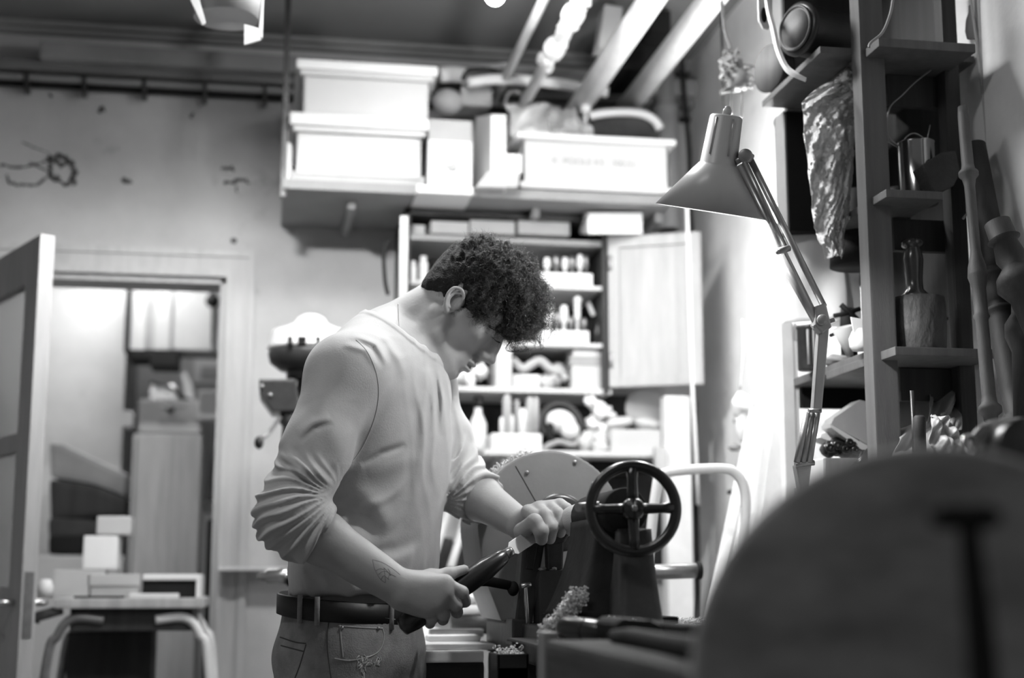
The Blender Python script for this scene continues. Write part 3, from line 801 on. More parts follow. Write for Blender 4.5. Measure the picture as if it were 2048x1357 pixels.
# white machine with control knobs
a = P(345, 865, 6.0)
g = root('white_machine', 'white machine with dark knobs behind the wood panel in the next room', 'machine', a)
bld('body', MB().pbox(278, 800, 402, 868, 6.0, .4, .008).box((P(290, 860, 6.0).x, 6.02, 0), (P(395, 860, 6.0).x, 6.38, P(340, 866, 6.0).z), .004), M_TOTE, g)
bld('control_panel', MB().pbox(318, 835, 370, 848, 5.992, .012, .002), M_CARD, g)
bld('knob', MB().cyl(P(341, 818, 5.99), P(341, 818, 6.0), .016), M_BLACKM, g)
bld('handle_bar', MB().tube([P(320, 815, 5.97), P(370, 815, 5.97)], .005), M_GREY5, g)
for i, x in enumerate((311, 326, 343)):
    p = P(x, 798, 6.12)
    bld('white_bottle', MB().lathe([(0, 0), (.022, 0), (.024, .03), (.018, .05), (.008, .06), (0, .06)], p, (0, 0, 1), 14), M_WHITE, label=['left of three little white bottles on the white machine', 'middle of three little white bottles on the white machine', 'right of three little white bottles on the white machine'][i], cat='bottle')
bld('dark_cable', MB().tube(curve([P(x, y, 6.1) for x, y in [(300, 765), (318, 770), (345, 778), (362, 795), (375, 800)]], 16), .007), M_BLACKM, label='dark cable drooping over the white bottles in the next room', cat='cable')
g = root('picture_frame', 'small pale square frame with grey middle seen at the doorway edge', 'frame', P(410, 765, 7.15))
bld('frame', MB().pbox(388, 718, 470, 768, 7.17, .03, .003), M_WHITE, g)
bld('picture', MB().pbox(402, 734, 458, 758, 7.16, .012, .001), M_CARD, g)
bld('white_sheet', MB().pprism([(362, 748), (372, 744), (385, 770), (388, 800), (370, 790)], 6.05, .02, .002), M_WHITE, label='white sheet propped left of the small frame', cat='paper')
bld('paper_roll', MB().pbox(396, 780, 440, 838, 5.9, .1, .01), M_WHITE, label='bright white carton under the small frame in the next room', cat='box')
bld('grey_pot', MB().pbox(245, 822, 268, 855, 6.45, .1, .01), M_CARD, label='small grey block left of the white machine', cat='block')
# tall wooden cabinet
zf = 0.35
p = P(266, 868, 5.4); q = P(404, 868, 5.4)
g = root('wood_cabinet', 'tall plain wooden cabinet front standing inside the doorway', 'cabinet', ((p.x + q.x) / 2, 5.4, 0))
bld('body', MB().box((p.x, 5.4, 0), (q.x, 5.75, p.z), .01), M_LIGHTWOOD, g)
bld('edge_band', MB().box((p.x + .012, 5.392, 0.1), (p.x + .018, 5.4, p.z - .02), 0), M_GREYWOOD, g)
# things hung right of cabinet
bld('hanging_coat', MB().pprism([(410, 1000), (418, 930), (432, 880), (436, 870), (436, 1002), (425, 1000)], 5.2, .06, .006).tube([P(433, 872, 5.23), P(436, 800, 5.23), (0.75, 5.23, P(436, 780, 5.23).z)], .006), M_CLOTHD, label='dark coat hem hanging beside the wooden cabinet', cat='coat')
bld('black_case', MB().box((P(412, 1100, 5.2).x, 5.2, 0), (P(446, 1100, 5.2).x, 5.35, P(430, 1040, 5.2).z), .01), M_BLACKM, label='tall black case standing right of the wooden cabinet in the doorway', cat='case')
# heap of cushions / dark cloths
def cushion(pix, Y, dep, m_, label):
    return bld('folded_blanket', MB().pprism(pix, Y, dep, .02), m_, label=label, cat='blanket')
cushion([(98, 885), (125, 888), (258, 950), (258, 998), (190, 970), (100, 955)], 5.7, .4, M_GREY5, 'grey tilted cushion on top of the dark heap in the next room')
cushion([(98, 958), (190, 972), (256, 1000), (254, 1032), (190, 1034), (100, 1040)], 5.65, .4, M_DARKWOOD, 'dark folded blanket under the tilted grey cushion')
cushion([(96, 1036), (185, 1040), (196, 1058), (190, 1072), (96, 1075)], 5.6, .4, M_CLOTHD, 'dark blanket in the middle of the heap')
cushion([(96, 1070), (166, 1072), (162, 1112), (96, 1110)], 5.6, .4, M_BLACKM, 'black blanket at the bottom of the heap')
bld('low_wall_shelf', MB().box((-1.3, 5.55, 0), (P(250, 1100, 5.55).x, 6.5, P(0, 1111, 5.55).z), .01), M_TOTE, label='pale low cupboard carrying the dark heap of blankets', cat='cupboard')
# ------------------------------------------------ table in front of the doorway
TY = 4.15
zt = P(260, 1197, TY).z
a = P(108, 1205, TY); c = P(408, 1205, TY)
g = root('side_table', 'small table with bent tube legs standing in front of the doorway', 'table', ((a.x + c.x) / 2, TY + .2, 0))
bld('table_top', MB().box((a.x, TY, zt - .028), (c.x, TY + .42, zt), .006), M_LIGHTWOOD, g)
bld('apron', MB().box((a.x + .04, TY + .03, zt - .09), (c.x - .03, TY + .38, zt - .028), .004), M_DARKWOOD, g)
for i, (xs, yy) in enumerate(((a.x + .03, TY + .03), (c.x - .03, TY + .03), (a.x + .03, TY + .39), (c.x - .03, TY + .39))):
    s = -1 if i % 2 == 0 else 1
    pts = curve([(xs - s * .10, yy, zt - .06), (xs - s * .02, yy, zt - .055), (xs + s * .02, yy, zt - .10), (xs + s * .05, yy, zt - .22), (xs + s * .11, yy, 0.012)], 24)
    bld('leg', MB().tube(pts, .013, 10), M_PIPEW if s > 0 else M_DULLSTEEL, g)
for i, (x0, x1, yy) in enumerate(((a.x, a.x - .055, TY + .02),)):
    bld('drop_arm', MB().tube([(x0 + .02, yy, zt - .03), (x1 + .01, yy, zt - .05), (x1 + .005, yy, zt - .065)], .014, 8), M_DARKWOOD, g)
# dark cabinet below/behind table
p = P(140, 1210, 4.62); q = P(310, 1210, 4.62)
bld('metal_locker', MB().box((P(138, 1215, 4.45).x, 4.45, 0), (P(308, 1215, 4.45).x, 4.64, zt - .1), .008), M_DARKWOOD, label='dark metal locker standing under the small table', cat='locker')
# boxes on the table
def tbox(px, Y, dep, m_, lb, name='card_box', tilt=None):
    A = P(px[0], px[3], Y); C = P(px[2], px[1], Y)
    m = MB(); hh = C.z - A.z
    m.box((A.x, Y, zt + (tilt or 0)), (C.x, Y + dep, zt + (tilt or 0) + hh), .004)
    return bld(name, m, m_, label=lb, cat='box'), zt + hh
g2 = root('card_box', 'pale shallow box with a lid lying at the left of the small table', 'box', P(225, 1190, TY + .02))
A = P(178, 1190, TY + .03); C = P(281, 1142, TY + .03); hh = C.z - A.z
RM = Matrix.Translation((A.x, TY + .03, zt)) @ Matrix.Rotation(.14, 4, 'Z')
bld('body', MB().box((0.004, .004, 0), (C.x - A.x - .004, .2, hh * .55), .003, RM), M_CARD, g2)
bld('lid', MB().box((0, 0, hh * .5), (C.x - A.x, .205, hh), .003, RM), M_TOTE, g2)
g2 = root('record_case', 'black case with pale rounded lid at the right of the small table', 'case', P(340, 1190, TY + .1))
A = P(284, 1190, TY + .08); C = P(402, 1143, TY + .08); hh = C.z - A.z
bld('body', MB().box((A.x, TY + .08, zt), (C.x - .01, TY + .32, zt + hh * .75), .006), M_BLACKM, g2)
bld('lid', MB().box((A.x, TY + .07, zt + hh * .74), (C.x, TY + .33, zt + hh), .008).box((C.x - .012, TY + .07, zt), (C.x, TY + .33, zt + hh * .8), .004), M_PAPER, g2)
m = MB().box((P(308, 0, TY).x, TY + .01, zt), (P(400, 0, TY).x, TY + .07, zt + .012), .003)
bld('paper_strip', m, M_PAPER, label='white paper strip lying at the front edge of the small table', cat='paper')
bld('dark_ruler', MB().box((P(205, 0, TY).x, TY + .005, zt), (P(300, 0, TY).x, TY + .02, zt + .006), .002), M_BLACKM, label='dark flat ruler lying under the pale shallow box front', cat='ruler')
bld('white_block', MB().pbox(166, 1072, 235, 1140, TY + .3, .12, .006), M_PAPER, label='lower white block standing at the back of the small table', cat='block')
bld('white_block', MB().pbox(193, 1033, 262, 1070, TY + .3, .12, .006), M_TOTE, label='upper grey white block at the back of the small table', cat='block')
bld('white_jar', MB().lathe([(0, 0), (.02, 0), (.022, .03), (.015, .05), (0, .052)], (P(152, 0, TY + .1).x, TY + .1, zt), (0, 0, 1), 16), M_WHITE, label='little white jar at the left end of the small table', cat='jar')
bld('white_support', MB().box((P(166, 0, TY + .3).x, TY + .3, zt), (P(262, 0, TY + .3).x, TY + .4, P(0, 1141, TY + .3).z), .003), M_TOTE, label='pale carton under the two blocks at the back of the small table', cat='box')

# ------------------------------------------------ drill press behind the man
DY = 4.15
p = P(612, 1100, DY)
g = root('drill_press', 'old drill press with domed belt cover standing behind the man', 'drill press', (p.x, DY + .05, 0))
def z_(y, Y=DY): return P(612, y, Y).z
prof_r = lambda x: (P(x, 700, DY).x - p.x)
zc0, zc1 = z_(742), z_(660)
R = .118
m = MB().lathe([(0, z_(740) - 0), (R * .75, z_(742)), (R * .97, z_(728)), (R * 1.02, z_(712)), (R * 1.0, z_(702))], (p.x, DY, 0), (0, 0, 1), 40)
bld('belt_guard', m, M_CAST, g)
m = MB().lathe([(R * 1.0, z_(703)), (R * 1.05, z_(698)), (R * 1.0, z_(694)), (R * .98, z_(672)), (R * .92, z_(664)), (R * .62, z_(656)), (R * .42, z_(648)), (R * .32, z_(636)), (R * .18, z_(630)), (0, z_(628))], (p.x, DY, 0), (0, 0, 1), 40)
bld('belt_cover', m, M_PIPEW, g, label='pale domed belt cover')
m = MB()
for x in (580, 600, 608, 636):
    q = P(x, 682, DY - R)
    m.box((q.x - .006, DY - R - .004, q.z - .012), (q.x + (.012 if x == 600 else .006), DY - R + .02, q.z + .012), .002)
bld('vent_slot', m, M_BLACKM, g)
bld('head', MB().pprism([(518, 758), (592, 758), (600, 822), (545, 824), (520, 790)], DY - .06, .14, .006).cyl(P(615, 760, DY), P(615, 735, DY), .06), M_DARKSTEEL, g)
bld('bolt', MB().cyl(P(524, 772, DY - .07), P(524, 772, DY - .05), .006).cyl(P(540, 790, DY - .07), P(540, 790, DY - .05), .006), M_STEEL, g)
bld('column', MB().cyl((p.x - .0, DY + .02, 0.05), (p.x - .0, DY + .02, z_(740)), .036), M_DULLSTEEL, g)
bld('spindle', MB().cyl(P(575, 826, DY - .02), P(572, 900, DY - .02), .014).cyl(P(575, 826, DY - .02), P(575, 850, DY - .02), .022), M_DARKSTEEL, g)
bld('lever', MB().tube([P(560, 835, DY - .06), P(535, 870, DY - .1), P(519, 880, DY - .12)], .006), M_DULLSTEEL, g)
bld('knob', MB().ell(P(518, 886, DY - .12), (.013, .013, .018)), M_BLACK, g)
bld('base', MB().box((p.x - .16, DY - .2, 0), (p.x + .16, DY + .16, .05), .01), M_CAST, g)
za = z_(1142)
bld('table', MB().box((p.x - .05, DY - .16, za - .03), (p.x + .2, DY + .1, za), .006), M_CAST, g)
# thin white shelf edge and chuck glimpsed behind the waist
bld('white_rail', MB().box((P(438, 1137, 4.6).x, 4.58, P(0, 1141, 4.58).z), (P(640, 1137, 4.6).x, BW, P(0, 1134, 4.58).z), .002), M_PIPEW, label='thin white rail along the back wall right of the door frame', cat='rail')
bld('tool_bench', MB().box((P(606, 1200, 3.5).x, 3.48, 0), (P(720, 1200, 3.5).x, 3.8, P(600, 1198, 3.6).z), .006), M_DARKWOOD, label='dark tool bench hidden behind the waist carrying the power drill', cat='bench')
g = root('power_drill', 'dark power drill with shiny chuck lying behind the waist', 'drill', P(560, 1160, 3.6))
bld('chuck', MB().lathe([(0, 0), (.008, .002), (.011, .02), (.017, .026), (.017, .05), (.02, .055), (.02, .08), (.012, .085), (0, .085)], P(513, 1154, 3.6), P(600, 1152, 3.6) - P(513, 1154, 3.6), 16), M_STEEL, g)
bld('body', MB().tube([P(576, 1153, 3.6), P(600, 1157, 3.6), P(650, 1160, 3.6)], [.022, .034, .036], 16).tube([P(592, 1165, 3.6), P(606, 1185, 3.6), P(622, 1190, 3.6)], .014, 12), M_BLACKM, g)

# ------------------------------------------------ lamp shade at the top left
g = root('hanging_lampshade', 'dark hanging shade with torn white paper strips at the top left', 'lampshade', P(450, 45, 3.3))
c0 = P(452, 38, 3.3)
bld('shade', MB().lathe([(.075, 0), (.088, .12), (.03, .15), (.0, .15), (0, .148), (.03, .148), (.086, .119), (.0735, .001)], c0 - V3(0, 0, .0), (0, 0, 1), 28), M_GREY5, g)
bld('paper_strip', MB().pprism([(376, -10), (396, -10), (412, 46), (404, 50)], 3.22, .004), M_PAPER, g)
bld('paper_strip', MB().pprism([(488, 48), (516, 56), (522, 80), (488, 90)], 3.2, .004), M_PAPER, g)
bld('paper_strip', MB().pprism([(517, 60), (525, -10), (528, -10), (525, 78), (519, 70)], 3.2, .004), M_WHITE, g)
bld('cord', MB().tube([c0 + V3(0, 0, .02), (c0.x, c0.y, CEILZ)], .004), M_BLACKM, g)
# ================================================================== RIGHT WALL: leaning stock, frame, lamp
def X_at(px, Y): return P(px, 900, Y).x
def Z_at(py, Y, px=1500): return P(px, py, Y).z
for i, (pix, Y0, Y1, w, lb) in enumerate((
        ([(1556, 622), (1470, 1200)], 3.55, 3.1, .030, 'longest white plank leaning on the right wall under the lamp'),
        ([(1512, 820), (1428, 1215)], 3.6, 3.2, .024, 'shorter white plank leaning on the right wall behind the tube frame'),
        ([(1545, 800), (1498, 1180)], 3.5, 3.2, .022, 'white batten leaning on the right wall beside the shelf upright'))):
    a = P(*pix[0], Y0); b_ = P(*pix[1], Y1)
    a.x = min(a.x, WX - .03)
    u = (b_ - a).normalized(); s = u.cross(V3(0, 1, 0)).normalized() * w / 2
    m = MB().prism([a - s, a + s, b_ + s + u * .35, b_ - s + u * .35], (0, .018, 0), .002)
    bld('leaning_plank', m, M_PIPEW, label=lb, cat='plank')
# tube frame (trolley handle)
TFY = 3.15
g = root('tube_trolley', 'white bent tube trolley frame behind the handwheel', 'trolley', P(1400, 1200, TFY))
pts = curve([P(1288, 1240, TFY), P(1300, 1090, TFY), P(1312, 985, TFY), P(1322, 952, TFY), P(1360, 942, TFY), P(1440, 938, TFY), P(1472, 948, TFY), P(1490, 985, TFY), P(1490, 1060, TFY), P(1486, 1240, TFY)], 60)
bld('frame_tube', MB().tube(pts + [V3(pts[-1].x, pts[-1].y, .02)], .0115, 12), M_WHITE, g)
bld('frame_leg', MB().tube([pts[0], V3(pts[0].x, pts[0].y, .02)], .0115, 12), M_WHITE, g)
bld('cross_tube', MB().cyl(P(1296, 1145, TFY - .02), P(1394, 1142, TFY - .02), .017), M_DULLSTEEL, g)
bld('end_cap', MB().cyl(P(1392, 1142, TFY - .02), P(1402, 1142, TFY - .02), .020), M_BLACKM, g)
# pull cord hanging and hook rack on the wall
bld('pull_cord', MB().tube([P(1340, 388, 4.17), P(1372, 396, 4.17), P(1374, 415, 4.17), P(1378, 560, 4.17), P(1384, 760, 4.17), P(1392, 905, 4.17), P(1396, 1010, 4.17)], .0056, 8),
    M_PIPEW, label='pale pull rod hanging in front of the cabinet door', cat='rod')
g = root('hanging_scoop', 'white scoop hanging on a cord from the right wall', 'scoop', P(1490, 820, 3.7))
bld('cord', MB().tube(curve([P(1484, 640, 3.75), P(1486, 700, 3.72), P(1480, 780, 3.7)], 12), .0035, 6), M_CARD, g)
bld('scoop', MB().ell(P(1483, 812, 3.7), (.028, .02, .034), jit=.1).ell(P(1484, 850, 3.7), (.018, .014, .05)), M_WHITE, g)
for i, (x, y, r) in enumerate(((1478, 842, .016), (1470, 895, .02), (1466, 985, .014), (1508, 985, .016))):
    p = P(x, y, 3.75 if i < 2 else 3.45)
    bld('wall_bracket', MB().ell(p, (r, .012, r * .55), jit=.15, seed=i), M_CLOTHD if i > 1 else M_GREY5, label=['dark smudge-like knob just under the hanging scoop', 'dark knob below the hanging scoop on the right wall', 'dark bracket end left of the trolley tube', 'dark bracket end right of the trolley tube'][i], cat='knob')
bld('wall_rod', MB().tube([P(1512, 985, 3.4), P(1514, 1150, 3.4)], .004, 6), M_CARD, label='thin grey rod hanging beside the trolley frame', cat='rod')
# dark tangle hung at the corner above the lamp
m = MB(); rr = random.Random(12)
for k in range(5):
    pts = [P(1470 + rr.uniform(-32, 40), 105 + 24 * j_ / 2 + rr.uniform(-14, 14), 3.3 + rr.uniform(-.03, .03)) for j_ in range(7)]
    m.tube(curve(pts, 30), .0035, 6)
m.tube(curve([P(1445, 0, 3.3), P(1448, 55, 3.3), P(1462, 100, 3.3)], 12), .003, 6)
bld('hanging_wires', m, M_GREY5, label='tangle of thin wires hanging from the ceiling above the lamp', cat='wires')
bld('glass_insulator', MB().lathe([(0, 0), (.02, .005), (.03, .02), (.028, .04), (.015, .055), (.012, .08), (0, .08)], P(1478, 182, 3.3), (0, 0, 1), 20), M_GREY5, label='small pale lamp fitting hanging above the desk lamp', cat='fitting')
bld('hanging_pulls', MB().tube([P(1464, 178, 3.3), P(1462, 228, 3.3)], .003, 6).tube([P(1484, 178, 3.3), P(1482, 235, 3.3)], .003, 6), M_GREY5, label='two thin cords below the small pale fitting', cat='cord')

# ------------------------------------------------ desk lamp (anglepoise)
LY = 2.45
base = P(1640, 1010, LY)
g = root('desk_lamp', 'jointed grey desk lamp with conical shade reaching out from the shelf', 'lamp', base)
t = P(1453, 231, LY); o = P(1421, 424, LY + .05)
ax = (o - t).normalized(); Ls = (o - t).length
R0 = .030; R1 = (P(1530, 446, LY) - P(1313, 402, LY)).length / 2
m = MB()
prof = [(.0, 0.0), (R0 * .88, .0), (R0, .004), (R0 * 1.14, Ls * .50), (R0 * 1.25, Ls * .52), (R0 * 1.35, Ls * .54), (R1, Ls), (R1 - .0012, Ls), (R0 * 1.3, Ls * .55), (R0 * 1.1, Ls * .5), (R0 * .95, .005), (0, .004)]
m.lathe(prof, t, ax, 56)
bld('lamp_shade', m, M_LAMP, g)
m = MB().cyl(t - ax * .012, t, .008).ell(t - ax * .012, (.006, .006, .006))
bld('shade_nub', m, M_LAMP, g)
m = MB()
u = ax.orthogonal().normalized()
for k in range(2):
    side = V3(1, 0, 0) - ax * ax.x; side.normalize(); fw_ = ax.cross(side)
    if fw_.y > 0: fw_ = -fw_
    an = (-.85, .15)[k]
    d = (side * math.sin(an) + fw_ * math.cos(an))
    pts_ = [t + ax * (Ls * f) + d * (R0 * (1 + .14 * f / .5) + .0015) for f in (.04, .15, .3, .42)]
    m.tube(pts_, .0018, 8)
bld('shade_rib', m, M_LAMPARM, g)
bulb_p = t + ax * (Ls * .62)
bld('bulb', MB().ell(bulb_p, (.024, .024, .024)).cyl(bulb_p - ax * .06, bulb_p - ax * .015, .014), mat('lamp_bulb', 1, emit=14), g)
lq = ax.to_track_quat('-Z', 'Y').to_euler()
light('desk_lamp_light', 'POINT', t + ax * (Ls * .82), 10, .02)
# arms
def bar(m, a, b_, r): m.tube([P(*a, LY), P(*b_, LY)], r, 10)
J1 = (1492, 318); J2 = (1650, 630)
m = MB(); bar(m, (1500, 318), (1648, 614), .006); bld('upper_arm', m, M_LAMPARM, g)
m = MB(); bar(m, (1480, 330), (1634, 640), .006); bld('upper_arm', m, M_LAMPARM, g)
m = MB()
a = P(1489, 324, LY - .012); b_ = P(1572, 500, LY - .012)
m.tube([a, b_], .0055, 8)
bld('spring', m, M_DULLSTEEL, g)
m = MB(); bar(m, (1560, 512), (1640, 655), .0085); bld('arm_sleeve', m, M_LAMPARM, g)
m = MB().cyl(P(1491, 312, LY - .02), P(1491, 312, LY + .02), .013)
m.cyl(P(1482, 305, LY - .012), P(1505, 318, LY - .012), .008)
m.tube([P(1470, 325, LY), P(1492, 312, LY)], .006)
bld('head_joint', m, M_DULLSTEEL, g)
m = MB().cyl(P(1556, 503, LY - .02), P(1580, 496, LY - .02), .006).ell(P(1556, 504, LY - .02), (.005, .005, .005))
bld('arm_clip', m, M_DULLSTEEL, g)
m = MB().prism([P(1632, 612, LY - .012), P(1652, 606, LY - .012), P(1664, 655, LY - .012), P(1645, 668, LY - .012), P(1630, 650, LY - .012)], (0, .024, 0), .003)
m.cyl(P(1645, 640, LY - .022), P(1645, 640, LY + .022), .010).tube([P(1625, 655, LY), P(1668, 640, LY)], .004)
bld('elbow_joint', m, M_LAMPARM, g)
m = MB().prism([P(1638, 655, LY), P(1659, 655, LY), P(1644, 825, LY), P(1626, 825, LY)], (0, .016, 0), .003); bld('lower_arm', m, M_LAMPARM, g)
m = MB().tube([P(1617, 822, LY - .01), P(1642, 822, LY - .01)], .004); bld('arm_clip', m, M_DULLSTEEL, g)
for (a_, b2, i) in (((1615, 826), (1594, 926), 0), ((1634, 826), (1618, 926), 1), ((1624, 826), (1606, 926), 2)):
    m = MB().tube([P(*a_, LY), P(*b2, LY)], .0062, 10)
    bld('lower_spring', m, M_LAMPARM if i < 2 else M_DULLSTEEL, g)
m = MB().tube([P(1590, 930, LY), P(1628, 926, LY)], .005).prism([P(1592, 930, LY), P(1624, 928, LY), P(1618, 975, LY), P(1606, 1000, LY), P(1600, 975, LY)], (0, .02, 0), .003)
bld('base_joint', m, M_LAMPARM, g)
m = MB().pbox(1600, 975, 1640, 1012, LY + .02, .03, .004).tube([P(1606, 1000, LY + .01), P(1606, 1040, LY + .01)], .007)
bld('clamp', m, M_LAMPARM, g)

# ================================================================== SHELF UNIT on the right wall
def XW(px, py, Y): return P(px, py, Y).x
g = root('shelf_unit', 'tall dark wooden shelf unit full of tools on the right wall', 'shelves', (1.25, 2.7, 0))
# front upright
m = MB()
yA = 2.62
xl = P(1737, 500, yA).x; xr = P(1786, 500, yA).x
m.box((xl, yA, 0), (xr, yA + .045, CEILZ), .003)
bld('upright', m, M_POST, g)
m = MB(); x0 = P(1902, 400, 2.66).x; m.box((x0, 2.66, 0), (x0 + .034, 2.70, CEILZ), .008)
bld('upright', m, M_DARKWOOD, g)
m = MB(); x0 = P(1918, 150, 2.74).x; m.box((x0, 2.74, 0), (WX - .004, 2.78, CEILZ), .003)
bld('upright', m, M_DARKWOOD, g)
m = MB(); x0 = P(1568, 850, 3.10).x; x1 = P(1592, 850, 3.10).x; m.box((x0, 3.10, 0), (x1, 3.13, P(1580, 645, 3.1).z), .003)
x2 = P(1598, 850, 3.10).x; m.box((x1 + .004, 3.105, 0), (x2 + .004, 3.12, P(1580, 645, 3.1).z), .002)
bld('upright', m, M_PIPEW, g, label='thin white upright')
def board(pc, Y0, Y1, th, px_r=None, Yr=None, m_=M_POST, x1=None):
    a = P(*pc, Y0)
    xr_ = x1 if x1 is not None else (P(px_r, pc[1], Y0).x if px_r else WX - .004)
    m = MB().box((a.x, Y0, a.z - th), (xr_, Y1, a.z), .002)
    bld('board', m, m_, g); return a.z
YN = 2.555
zN1 = board((1757, 75), YN, 2.9, .018, 1950)
zN2 = board((1772, 378), YN, 2.9, .016, 1885)
zN3 = board((1790, 693), YN, 2.9, .017, 1992)
zF1 = board((1640, 92), 2.66, 3.01, .014)
zF3 = board((1745, 698), 2.665, 3.14, .018)
a = P(1592, 1008, 2.665); 
zF4 = P(1745, 1010, 2.665).z
bld('board', MB().box((P(1745, 1010, 2.665).x, 2.665, zF4 - .018), (WX - .004, 3.14, zF4), .002), M_POST, g)
bld('rail_or_shade_strip', MB().box((P(1604, 790, 3.11).x, 3.11, zF3 - .065), (WX - .03, 3.13, zF3 - .0185), .002), M_BLACKM, g)  # shade under the middle board, put in as a black strip
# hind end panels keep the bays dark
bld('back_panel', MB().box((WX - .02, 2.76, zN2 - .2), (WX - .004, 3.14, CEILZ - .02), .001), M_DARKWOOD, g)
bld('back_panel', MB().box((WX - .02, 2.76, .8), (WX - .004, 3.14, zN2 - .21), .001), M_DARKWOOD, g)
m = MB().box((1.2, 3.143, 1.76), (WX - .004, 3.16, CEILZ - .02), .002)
bld('bay_light_shield', m, M_DARKWOOD, g)  # added dark sheet screening the bays from the wall bulb
for (z, y) in ((zN1, 140), (zN2, 430), (zN3, 760)):
    bld('rail_or_shade_strip', MB().box((P(1780, 300, 2.7).x, 2.70, z - .085), (P(1905, 300, 2.7).x, 2.72, z - .019), .002), M_DARKWOOD, g)

# round tins on the far top board
c = P(1592, 48, 2.72)
g2 = root('round_drum', 'large dark drum lying on its side on the top board', 'drum', c)
Rd = .057; c.z = zF1 + Rd + .002; axd = V3(-.93, -.36, 0).normalized()
bld('drum_body', MB().lathe([(0, 0), (Rd * .86, 0), (Rd, .004), (Rd, .012), (Rd * .94, .016), (Rd * .94, .17), (0, .17)], c, -axd, 48), M_DARKSTEEL, g2)
bld('drum_lid', MB().lathe([(0, .004), (Rd * .72, .002), (Rd * .74, .0), (Rd * .8, -.004), (Rd * .86, .0)], c + axd * .003, -axd, 48).lathe([(0, 0), (Rd * .7, 0), (Rd * .7, .004), (0, .004)], c + axd * .004, -axd, 40), M_POST, g2)
c2 = P(1536, 120, 2.95); Rd2 = .055; c2.z = zF1 + Rd2 + .001
axd2 = V3(-.95, -.30, 0).normalized()
g2 = root('round_paddle', 'round disc with black back hanging left of the dark drum', 'disc', c2)
bld('face', MB().lathe([(0, 0), (Rd2 * .98, 0), (Rd2, .003), (Rd2 * .98, .006), (0, .006)], c2, -axd2, 48), M_POST, g2)
bld('back', MB().lathe([(0, 0), (Rd2 * .93, 0), (Rd2 * .95, .01), (Rd2 * .9, .03), (0, .03)], c2 - axd2 * .0065, -axd2, 48), M_BLACK, g2)
# white curved hoop with hole
pts = curve([P(x, y, Y) for x, y, Y in [(1532, -20, 2.80), (1537, 20, 2.78), (1547, 60, 2.74), (1556, 100, 2.70), (1572, 135, 2.66), (1592, 150, 2.63), (1612, 160, 2.62)]], 40)
m = MB(); 
def ribbon(pts, wd, th, m):
    for i in range(len(pts) - 1):
        pass
    n = len(pts)
    rows = []
    for i, p in enumerate(pts):
        t = (pts[min(i + 1, n - 1)] - pts[max(i - 1, 0)]).normalized()
        s = t.cross(V3(0, 1, 0)).normalized(); f = s.cross(t).normalized()
        w = wd * (1 if i < n * .7 else lerp(1, .5, (i - n * .7) / (n * .3)))
        rows.append([m.bm.verts.new(p + s * w * a_ + f * th * b2) for a_, b2 in ((-1, -1), (1, -1), (1, 1), (-1, 1))])
    for A, B in zip(rows[:-1], rows[1:]):
        for k in range(4): m.bm.faces.new((A[k], A[(k + 1) % 4], B[(k + 1) % 4], B[k])).smooth = False
    m.bm.faces.new(list(reversed(rows[0]))); m.bm.faces.new(rows[-1]); return m
g2 = root('white_loop', 'white curved strap tool with a finger hole hanging over the top board corner', 'strap', pts[-1])
bld('strap', ribbon(pts, .0035, .006, m), M_WHITE, g2)
bld('grip', MB().prism([P(x, y, 2.82) for x, y in [(1516, -20), (1545, -20), (1545, 40), (1538, 58), (1526, 56), (1518, 40)]], (0, .008, 0), .002), M_WHITE, g2)
bld('finger_hole', MB().ell(P(1528, 30, 2.818), (.007, .002, .017)), M_BLACKM, g2)

# black panel box hung below the top board
m = MB(); a = P(1580, 462, 3.0); c = P(1690, 228, 3.0)
m.box((a.x, 3.0, a.z), (c.x + .05, 3.08, c.z), .003)
g2 = root('black_box', 'tall black box hanging under the top board behind the plastic bag', 'box', a)
bld('body', m, M_BLACKM, g2)
bld('edge_strip', MB().box((a.x - .006, 3.0, a.z), (a.x - .001, 3.06, c.z), .001), M_GREY5, g2)
bld('round_bracket', MB().cyl(P(1562, 245, 3.05), P(1562, 245, 3.09), .018), M_CARD, label='small round grey disc at the top left of the black box', cat='disc')
# crinkled plastic bag hanging
r2 = random.Random(44); ph = [r2.uniform(0, 6.28) for _ in range(12)]
Lft = curve([P(x, y, 2.74) for x, y in [(1668, 158), (1612, 195), (1607, 230), (1614, 330), (1622, 430), (1634, 470), (1650, 520)]], 60)
Rgt = curve([P(x, y, 2.74) for x, y in [(1722, 160), (1732, 190), (1722, 230), (1708, 300), (1705, 380), (1692, 450), (1682, 518)]], 60)
def fbag(u, v):
    i = min(int(v * 60), 60); l = Lft[i]; r = Rgt[i]
    p = lerp(l, r, u)
    rg = lambda t: 1 - 2 * abs(math.sin(t)) ; w = .8 * rg(u * 4 + 1.2 * math.sin(v * 7 + ph[6]) + ph[7]) + .7 * rg(v * 17 + u * 6 + ph[8] + 1.5 * math.sin(u * 9)) + .5 * rg(u * 13 - v * 29 + ph[9]) + .35 * rg(v * 53 + u * 21 + ph[10]) + .5 * math.sin(u * 5 + ph[0] + 2.2 * math.sin(v * 6 + ph[1])) + .7 * math.sin(u * 15 + v * 9 + ph[2]) + .5 * math.sin(v * 31 + u * 11 + ph[3]) + .35 * math.sin(v * 47 - u * 29 + ph[4]) + .5 * math.sin(u * 4 - v * 22 + ph[5])
    return p + V3(.0012 * math.sin(v * 40 + ph[6]), .0042 * w - .03 * math.sin(u * PI), .001 * math.sin(u * 30))
g2 = root('plastic_bag', 'long crinkled translucent plastic bag hanging from the top board', 'bag', P(1670, 520, 2.74))
bld('bag', MB().grid(fbag, 70, 130, .0012), M_BAG, g2)
bld('knot', crumple([(1700, 150), (1690, 160), (1712, 165)], 2.70, .014, 6, 7, .3), M_BAG, g2)
